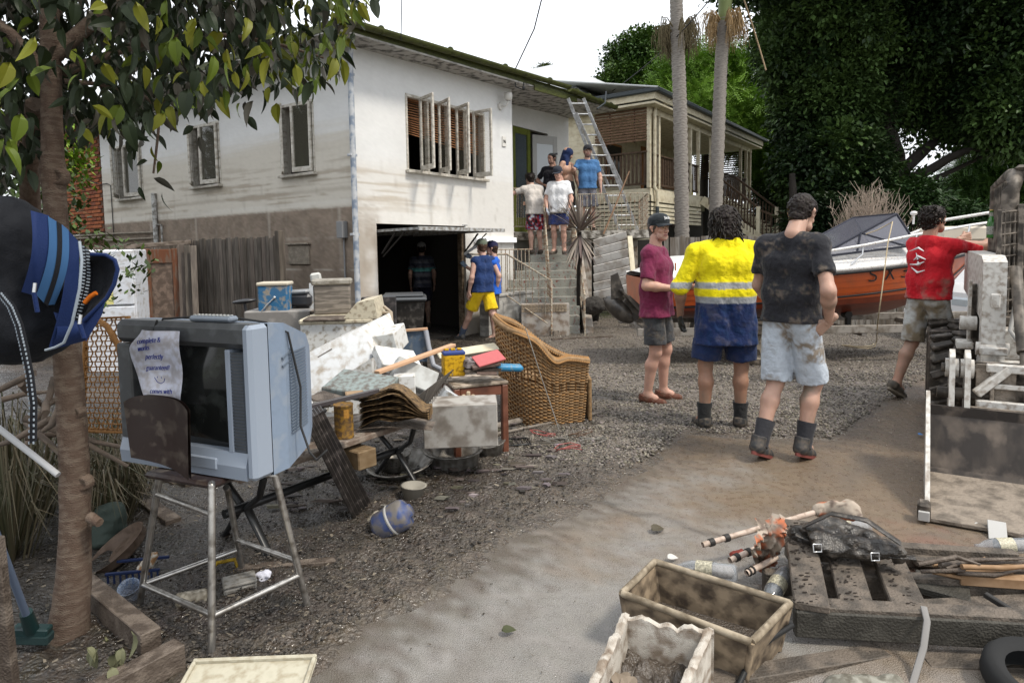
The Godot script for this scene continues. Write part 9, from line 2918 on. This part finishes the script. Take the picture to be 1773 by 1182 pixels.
func everyone() -> void:
	var grey_brown := Color(0.2, 0.165, 0.125)
	var g := gr(1137, 697)
	var p1 := person("man in maroon t-shirt, dark shorts and black cap, looking to the right", g, 62, {
		"h": 0.975, "skin": Color(0.5, 0.29, 0.22), "shirt": Color(0.155, 0.022, 0.058), "dirt": 0.35, "hem": 0.83, "sleeve": 0.8, "fat": 1.05, "shorts": Color(0.05, 0.052, 0.056), "leg": 0.82, "wide": 0.1, "grime": 0.12, "beard": 0.25,
		"shoes": Color(0.12, 0.045, 0.028), "shoe_mud": 0.35, "sole": Color(0.16, 0.1, 0.07), "cap": Color(0.018, 0.02, 0.026), "cap_text": "Jack", "hairc": Color(0.1, 0.085, 0.075), "look": -30, "nod": 3,
		"j": {"elR": [-0.27, 1.13, -0.02], "wrR": [-0.13, 1.1, 0.22], "elL": [0.26, 1.14, 0.02], "wrL": [0.08, 1.1, 0.26], "anL": [0.13, 0.09, 0.03], "toL": [0.19, 0.02, 0.2], "knL": [0.12, 0.5, 0.06], "anR": [-0.1, 0.09, -0.06], "toR": [-0.1, 0.02, 0.12]},
		"handR": [0.6, [0.7, 0.05, 0.6], [0, 1, 0.2]], "handL": [0.6, [-0.7, 0.0, 0.4], [0, 1, 0]]})
	var badge := part("shirt_badge", mb().box(V(0.09, 1.26, 0.148), V(0.06, 0.07, 0.006), Basis(Vector3.UP, 0.35)), mt("badge_orange", Color(0.6, 0.2, 0.03), 0.7), p1)
	g = gr(1255, 742)
	person("heavy man in yellow and navy high-visibility shirt, seen from behind", g, 176, {
		"h": 1.0, "fat": 1.28, "skin": Color(0.3, 0.165, 0.11), "grime": 0.55, "hem": 0.68, "sleeve": 1.05, "folds": 0.02,
		"shirt": func(p: Vector3) -> Color:
			var n := nz.get_noise_3d(p.x * 8, p.y * 8, p.z * 8)
			var c := Color(0.76, 0.64, 0.008)
			var y := p.y
			if y < 1.005:
				c = Color(0.012, 0.026, 0.085).lerp(grey_brown, clampf(n * 0.8 - 0.1, 0, 0.16))
			elif y < 1.06 or (y > 1.115 and y < 1.165):
				c = Color(0.3, 0.31, 0.32)
			elif y < 1.012:
				c = Color(0.5, 0.5, 0.02)
			return c * (1.0 + n * 0.12),
		"smooth": 0.03, "collar": Color(0.012, 0.022, 0.06), "shorts": Color(0.013, 0.025, 0.075), "shorts_dirt": 0.12, "leg": 0.86, "wide": 0.115, "shoes": Color(0.035, 0.035, 0.035), "sock": Color(0.02, 0.02, 0.022), "sockh": 0.3, "hair": "long", "nod": 14,
		"j": {"hea": [0, 1.62, 0.07], "nek": [0, 1.475, 0.0], "shL": [0.235, 1.4, 0], "shR": [-0.235, 1.4, 0], "hipL": [0.11, 0.9, 0], "hipR": [-0.11, 0.9, 0], "knL": [0.15, 0.5, 0.02], "knR": [-0.13, 0.5, 0.02], "anL": [0.165, 0.09, -0.02], "anR": [-0.12, 0.09, 0.0], "toL": [0.2, 0.02, 0.15], "toR": [-0.2, 0.02, 0.15],
			"elL": [0.35, 1.13, 0.0], "wrL": [0.33, 0.89, 0.12], "elR": [-0.37, 1.14, 0.06], "wrR": [-0.22, 1.12, 0.3]},
		"handL": [0.6], "handR": [0.6], "glove": Color(0.03, 0.028, 0.026)})
	g = gr(1366, 792)
	person("man in muddy charcoal t-shirt and pale denim shorts, walking with a hand on his hip", g, 128, {
		"h": 1.015, "fat": 0.93, "skin": Color(0.42, 0.255, 0.19), "grime": 0.9, "hem": 0.92, "sleeve": 0.66, "boot": true, "leg": 0.96, "wide": 0.1, "shoes": Color(0.045, 0.045, 0.047), "sole": Color(0.16, 0.05, 0.04), "sock": Color(0.03, 0.03, 0.033), "sockh": 0.36, "look": 4, "nod": 26, "beard": 0.05, "folds": 0.014,
		"shirt": func(p: Vector3) -> Color:
			var n := nz.get_noise_3d(p.x * 4.5, p.y * 4.5, p.z * 4.5 + 4)
			var n2 := nz.get_noise_3d(p.x * 25, p.y * 25, p.z * 25)
			return Color(0.022, 0.023, 0.027).lerp(Color(0.16, 0.125, 0.095), clampf(n * 1.2 * (0.6 + n2 * 2.4) + n2 * 0.25 - 0.04, 0, 0.6)),
		"shorts": func(p: Vector3) -> Color:
			var n := nz.get_noise_3d(p.x * 5, p.y * 4, p.z * 5 + 9)
			return Color(0.45, 0.5, 0.56).lerp(Color(0.2, 0.155, 0.105), clampf((n * 2.2 + 0.18 + (p.y - 0.6) * 2.2) * clampf(0.75 + nz.get_noise_3d(p.x * 22, p.y * 22, p.z * 22) * 2.0, 0.2, 1.3), 0.05, 0.9)) * (1.0 + nz.get_noise_3d(p.x * 18, p.y * 18, p.z * 18) * 0.2),
		"j": {"hea": [-0.01, 1.63, 0.1], "nek": [0, 1.47, 0.02], "che": [0, 1.29, 0.0], "knR": [-0.1, 0.51, 0.12], "anR": [-0.09, 0.11, 0.02], "toR": [-0.08, 0.0, 0.18], "knL": [0.1, 0.5, 0.0], "anL": [0.09, 0.12, -0.2], "toL": [0.1, 0.0, -0.04],
			"elR": [-0.3, 1.14, -0.12], "wrR": [-0.24, 0.94, 0.02], "elL": [0.26, 1.15, 0.04], "wrL": [0.2, 0.95, 0.2]},
		"handR": [0.35, [0.55, -0.65, -0.3], [0.6, 0.2, 0.5]], "handL": [0.5]})
	g = gr(1602, 690)
	var rm := person("man in muddy red t-shirt and stained shorts reaching out with both arms", g, 108, {
		"h": 1.0, "fat": 0.96, "skin": Color(0.36, 0.2, 0.14), "grime": 0.4, "hem": 0.93, "sleeve": 0.74, "leg": 0.98, "wide": 0.098, "hair": "curly", "look": -8, "shoes": Color(0.07, 0.06, 0.05), "sole": Color(0.2, 0.17, 0.13), "beard": 0.3,
		"shirt": func(p: Vector3) -> Color:
			var n := nz.get_noise_3d(p.x * 5, p.y * 5, p.z * 5 + 14)
			return Color(0.45, 0.012, 0.02).lerp(Color(0.2, 0.14, 0.11), clampf(n * 2.0 + (1.12 - p.y) * 2.4 - 0.3, 0, 0.85)) * (1.0 + n * 0.1),
		"shorts": func(p: Vector3) -> Color:
			var n := nz.get_noise_3d(p.x * 6, p.y * 6, p.z * 6 + 24)
			return Color(0.42, 0.43, 0.42).lerp(Color(0.19, 0.15, 0.1), clampf(n * 1.8 + 0.55, 0.1, 1.0)),
		"j": {"shR": [-0.19, 1.42, 0.06], "elR": [-0.24, 1.41, 0.36], "wrR": [-0.2, 1.52, 0.62], "shL": [0.17, 1.43, 0.02], "elL": [0.2, 1.36, 0.28], "wrL": [0.1, 1.48, 0.52], "hea": [0, 1.65, 0.035],
			"knR": [-0.1, 0.49, 0.14], "anR": [-0.1, 0.09, 0.16], "toR": [-0.12, 0.02, 0.33], "knL": [0.1, 0.52, -0.06], "anL": [0.1, 0.14, -0.24], "toL": [0.11, 0.0, -0.1]},
		"handR": [0.9, [0.2, 0.3, 0.9], [0.6, -0.7, 0]], "handL": [1.0, [-0.1, 0.2, 0.9], [0.9, 0, 0.1]]})
	var pm := mb()
	for k in 6:
		var y := 1.37 - k * 0.034 + 0.012 * sin(k * 5.0)
		pm.tube([V(-0.05 + 0.03 * sin(k * 2.0), y, -0.136), V(0.0, y + 0.03 * cos(k * 3.0), -0.142), V(0.05 + 0.04 * cos(k * 2.3), y + 0.03 * sin(k * 1.7), -0.138)], [0.004, 0.011, 0.003], 5)
	part("shirt_print", pm, mt("white_print", Color.WHITE), rm).set_meta("kind", "stuff")
	g = gr(838, 593)
	var w := person("man in navy singlet and bright yellow shorts striding past the garage", g, 218, {
		"h": 1.02, "cell": 0.017, "skin": Color(0.52, 0.32, 0.25), "grime": 0.2, "shirt": Color(0.018, 0.038, 0.115), "dirt": 0.05, "sleeve": 0.1, "hem": 0.88, "leg": 0.88, "wide": 0.12, "cap": Color(0.13, 0.15, 0.11), "brim": Color(0.03, 0.025, 0.05), "hairc": Color(0.08, 0.045, 0.03), "look": -8, "boot": true, "shoes": Color(0.08, 0.085, 0.09), "sock": Color(0.07, 0.09, 0.13), "sockh": 0.3,
		"shorts": func(p: Vector3) -> Color:
			if p.x < -0.13 and p.z > -0.06 and p.z < 0.06:
				return Color(0.65, 0.65, 0.65) if p.y > 0.83 else (Color(0.02, 0.08, 0.4) if p.y > 0.72 else Color(0.5, 0.03, 0.03))
			return Color(0.66, 0.45, 0.012) * (1.0 + nz.get_noise_3d(p.x * 9, p.y * 9, p.z * 9) * 0.15),
		"j": {"knL": [0.12, 0.55, 0.22], "anL": [0.13, 0.1, 0.5], "toL": [0.14, 0.03, 0.68], "knR": [-0.1, 0.52, -0.12], "anR": [-0.1, 0.2, -0.42], "toR": [-0.1, 0.04, -0.3], "elR": [-0.27, 1.15, -0.1], "wrR": [-0.27, 0.9, -0.02]}})
	var g2 := at(856, 610, 11.6)
	g2.y = -0.2
	var bl := person("man in royal blue t-shirt half hidden by the striding man, raising gloved hands", g2, 262, {
		"h": 1.0, "cell": 0.018, "skin": Color(0.5, 0.3, 0.23), "shirt": Color(0.02, 0.11, 0.5), "dirt": 0.05, "shorts": Color(0.05, 0.05, 0.06), "cap": Color(0.02, 0.02, 0.06), "hairc": Color(0.05, 0.03, 0.02), "glove": Color(0.16, 0.2, 0.26), "sleeve": 0.85,
		"j": {"elL": [0.22, 1.2, 0.22], "wrL": [0.18, 1.34, 0.45], "elR": [-0.2, 1.35, 0.25], "wrR": [-0.1, 1.5, 0.42]}, "handL": [0.9, [0, 0.6, 0.6], [-1, 0, 0]], "handR": [0.9]})
	var hw := at(805, 445, 11.4)
	var pole := lone("white_pole", mb().cyl(at(804, 440, 11.4), at(842, 414, 11.3), 0.025), mt("pole_white", Color(0.6, 0.6, 0.6), 0.5), "white pole held up in gloved hands beside the garage", "pole")
	g2 = at(733, 565, 13.6)
	g2.y = -0.18
	person("man in dark striped shirt and shorts standing in the shadow of the garage", g2, 185, {"cell": 0.02, "skin": Color(0.4, 0.25, 0.19), "shirt": func(p: Vector3) -> Color: return Color(0.06, 0.2, 0.2) if p.y > 1.18 and p.y < 1.25 else (Color(0.02, 0.025, 0.04) if int(p.y * 14) % 2 == 0 else Color(0.06, 0.065, 0.08)), "shorts": Color(0.02, 0.022, 0.04), "cap": Color(0.3, 0.3, 0.28)})
	var on := func(x: float, d: float, y: float) -> Vector3:
		var q := at(x, 430, d)
		return V(q.x, y, q.z)
	person("curly haired person in white t-shirt and patterned board shorts leaning on the stair rail", on.call(927, 14.05, 1.31), 205, {
		"h": 1.03, "cell": 0.02, "skin": Color(0.5, 0.31, 0.24), "grime": 0.4, "fat": 0.93, "shirt": Color(0.55, 0.51, 0.47), "dirt": 0.3, "hem": 0.84, "hair": "curly", "nod": 12, "leg": 0.95, "wide": 0.11,
		"shorts": func(p: Vector3) -> Color:
			var n := nz.get_noise_3d(p.x * 9, p.y * 9, p.z * 9)
			return Color(0.02, 0.02, 0.03) if n < -0.12 else (Color(0.32, 0.02, 0.03) if n < 0.16 else (Color(0.05, 0.12, 0.28) if n < 0.26 else Color(0.5, 0.5, 0.5))),
		"j": {"hea": [0.03, 1.58, 0.16], "nek": [0.02, 1.43, 0.08], "che": [0.01, 1.26, 0.05], "shL": [0.2, 1.37, 0.08], "elL": [0.42, 1.28, 0.2], "wrL": [0.46, 1.2, 0.42], "shR": [-0.17, 1.38, 0.08], "elR": [-0.24, 1.16, 0.24], "wrR": [-0.1, 1.12, 0.44]}})
	person("man in a dirty white t-shirt, navy shorts and dark cap looking down on the stairs", on.call(968, 13.75, 1.31), -22, {
		"h": 1.03, "cell": 0.018, "skin": Color(0.5, 0.29, 0.22), "grime": 0.2, "fat": 1.12, "hem": 0.83, "leg": 0.75, "wide": 0.115, "cap": Color(0.03, 0.034, 0.045), "nod": 22, "look": -14, "hairc": Color(0.08, 0.06, 0.05), "glove": Color(0.3, 0.32, 0.36),
		"shirt": func(p: Vector3) -> Color: return Color(0.68, 0.68, 0.69).lerp(Color(0.12, 0.1, 0.08), smoothstep(0.95, 0.85, p.y + nz.get_noise_3d(p.x * 8, p.y * 8, p.z * 8) * 0.14) * smoothstep(-0.05, 0.1, p.z) * 0.9),
		"shorts": Color(0.02, 0.035, 0.13), "shorts_dirt": 0.4,
		"j": {"elL": [0.28, 1.13, 0.02], "wrL": [0.27, 0.9, 0.16], "elR": [-0.26, 1.13, 0.05], "wrR": [-0.18, 0.92, 0.22]}})
	person("man in black t-shirt with sunglasses pushed up on his hair, by the front door", on.call(957, 14.9, 1.81), -18, {
		"h": 1.0, "cell": 0.02, "skin": Color(0.4, 0.23, 0.17), "shirt": Color(0.012, 0.012, 0.016), "dirt": 0.1, "look": -25, "nod": 10, "beard": 0.4, "shorts": Color(0.03, 0.03, 0.035), "leg": 1.0,
		"j": {"elR": [-0.37, 1.18, -0.06], "wrR": [-0.15, 1.06, 0.1], "elL": [0.27, 1.13, 0], "wrL": [0.15, 1.05, 0.16]}})
	var sg := on.call(961, 14.79, 3.56) as Vector3
	lone("sunglasses", mb().box(sg + V(-0.045, 0, 0), V(0.075, 0.045, 0.02)).box(sg + V(0.045, 0, 0), V(0.075, 0.045, 0.02)).box(sg, V(0.03, 0.012, 0.012)), mt("black_gloss", Color(0.012, 0.012, 0.013), 0.2), "dark sunglasses on the hair of the man in black", "sunglasses")
	var sl := person("shirtless man with a navy shirt draped over his head on the landing", on.call(984, 14.35, 1.81), 55, {
		"h": 1.03, "cell": 0.018, "skin": Color(0.45, 0.27, 0.19), "grime": 0.75, "fat": 1.08, "hair": "none", "look": 30, "shorts": Color(0.05, 0.045, 0.04), "leg": 0.9,
		"j": {"elR": [-0.28, 1.18, -0.08], "wrR": [-0.24, 0.95, 0.08], "elL": [0.27, 1.15, 0.06], "wrL": [0.24, 0.9, 0.14]}})
	var f := soft(0.012, V(14, 9, 14))
	f.cap(V(0, 1.71, -0.01), V(0, 1.71, 0.03), 0.105)
	f.cap(V(0, 1.65, -0.03), V(0, 1.44, -0.09), 0.11, 0.12)
	f.cap(V(-0.06, 1.6, 0.0), V(-0.1, 1.42, 0.02), 0.07, 0.06)
	f.planes.append([V(0.3, -0.2, 0.93).normalized(), -0.18])
	var m := mb()
	m.col = Color(0.012, 0.02, 0.06)
	f.mesh(m, 0.016, 0.03, func(p: Vector3) -> Color: return Color(0.014, 0.025, 0.075))
	part("head_cloth", m, mt("cloth", Color.WHITE), sl)
	person("man in sky blue t-shirt, grey shorts and cap facing the street beside the ladder", on.call(1018, 14.2, 1.81), 6, {
		"h": 1.03, "cell": 0.018, "skin": Color(0.48, 0.29, 0.22), "shirt": Color(0.055, 0.14, 0.29), "fat": 0.93, "dirt": 0.05, "hem": 0.88, "shorts": Color(0.13, 0.13, 0.15), "shorts_dirt": 0.25, "leg": 1.0, "wide": 0.12, "cap": Color(0.02, 0.022, 0.026), "beard": 0.75, "hairc": Color(0.05, 0.032, 0.022), "look": -4,
		"j": {"elR": [-0.3, 1.26, 0.05], "wrR": [-0.36, 1.3, 0.2], "elL": [0.27, 1.15, 0], "wrL": [0.27, 0.9, 0.06]}})
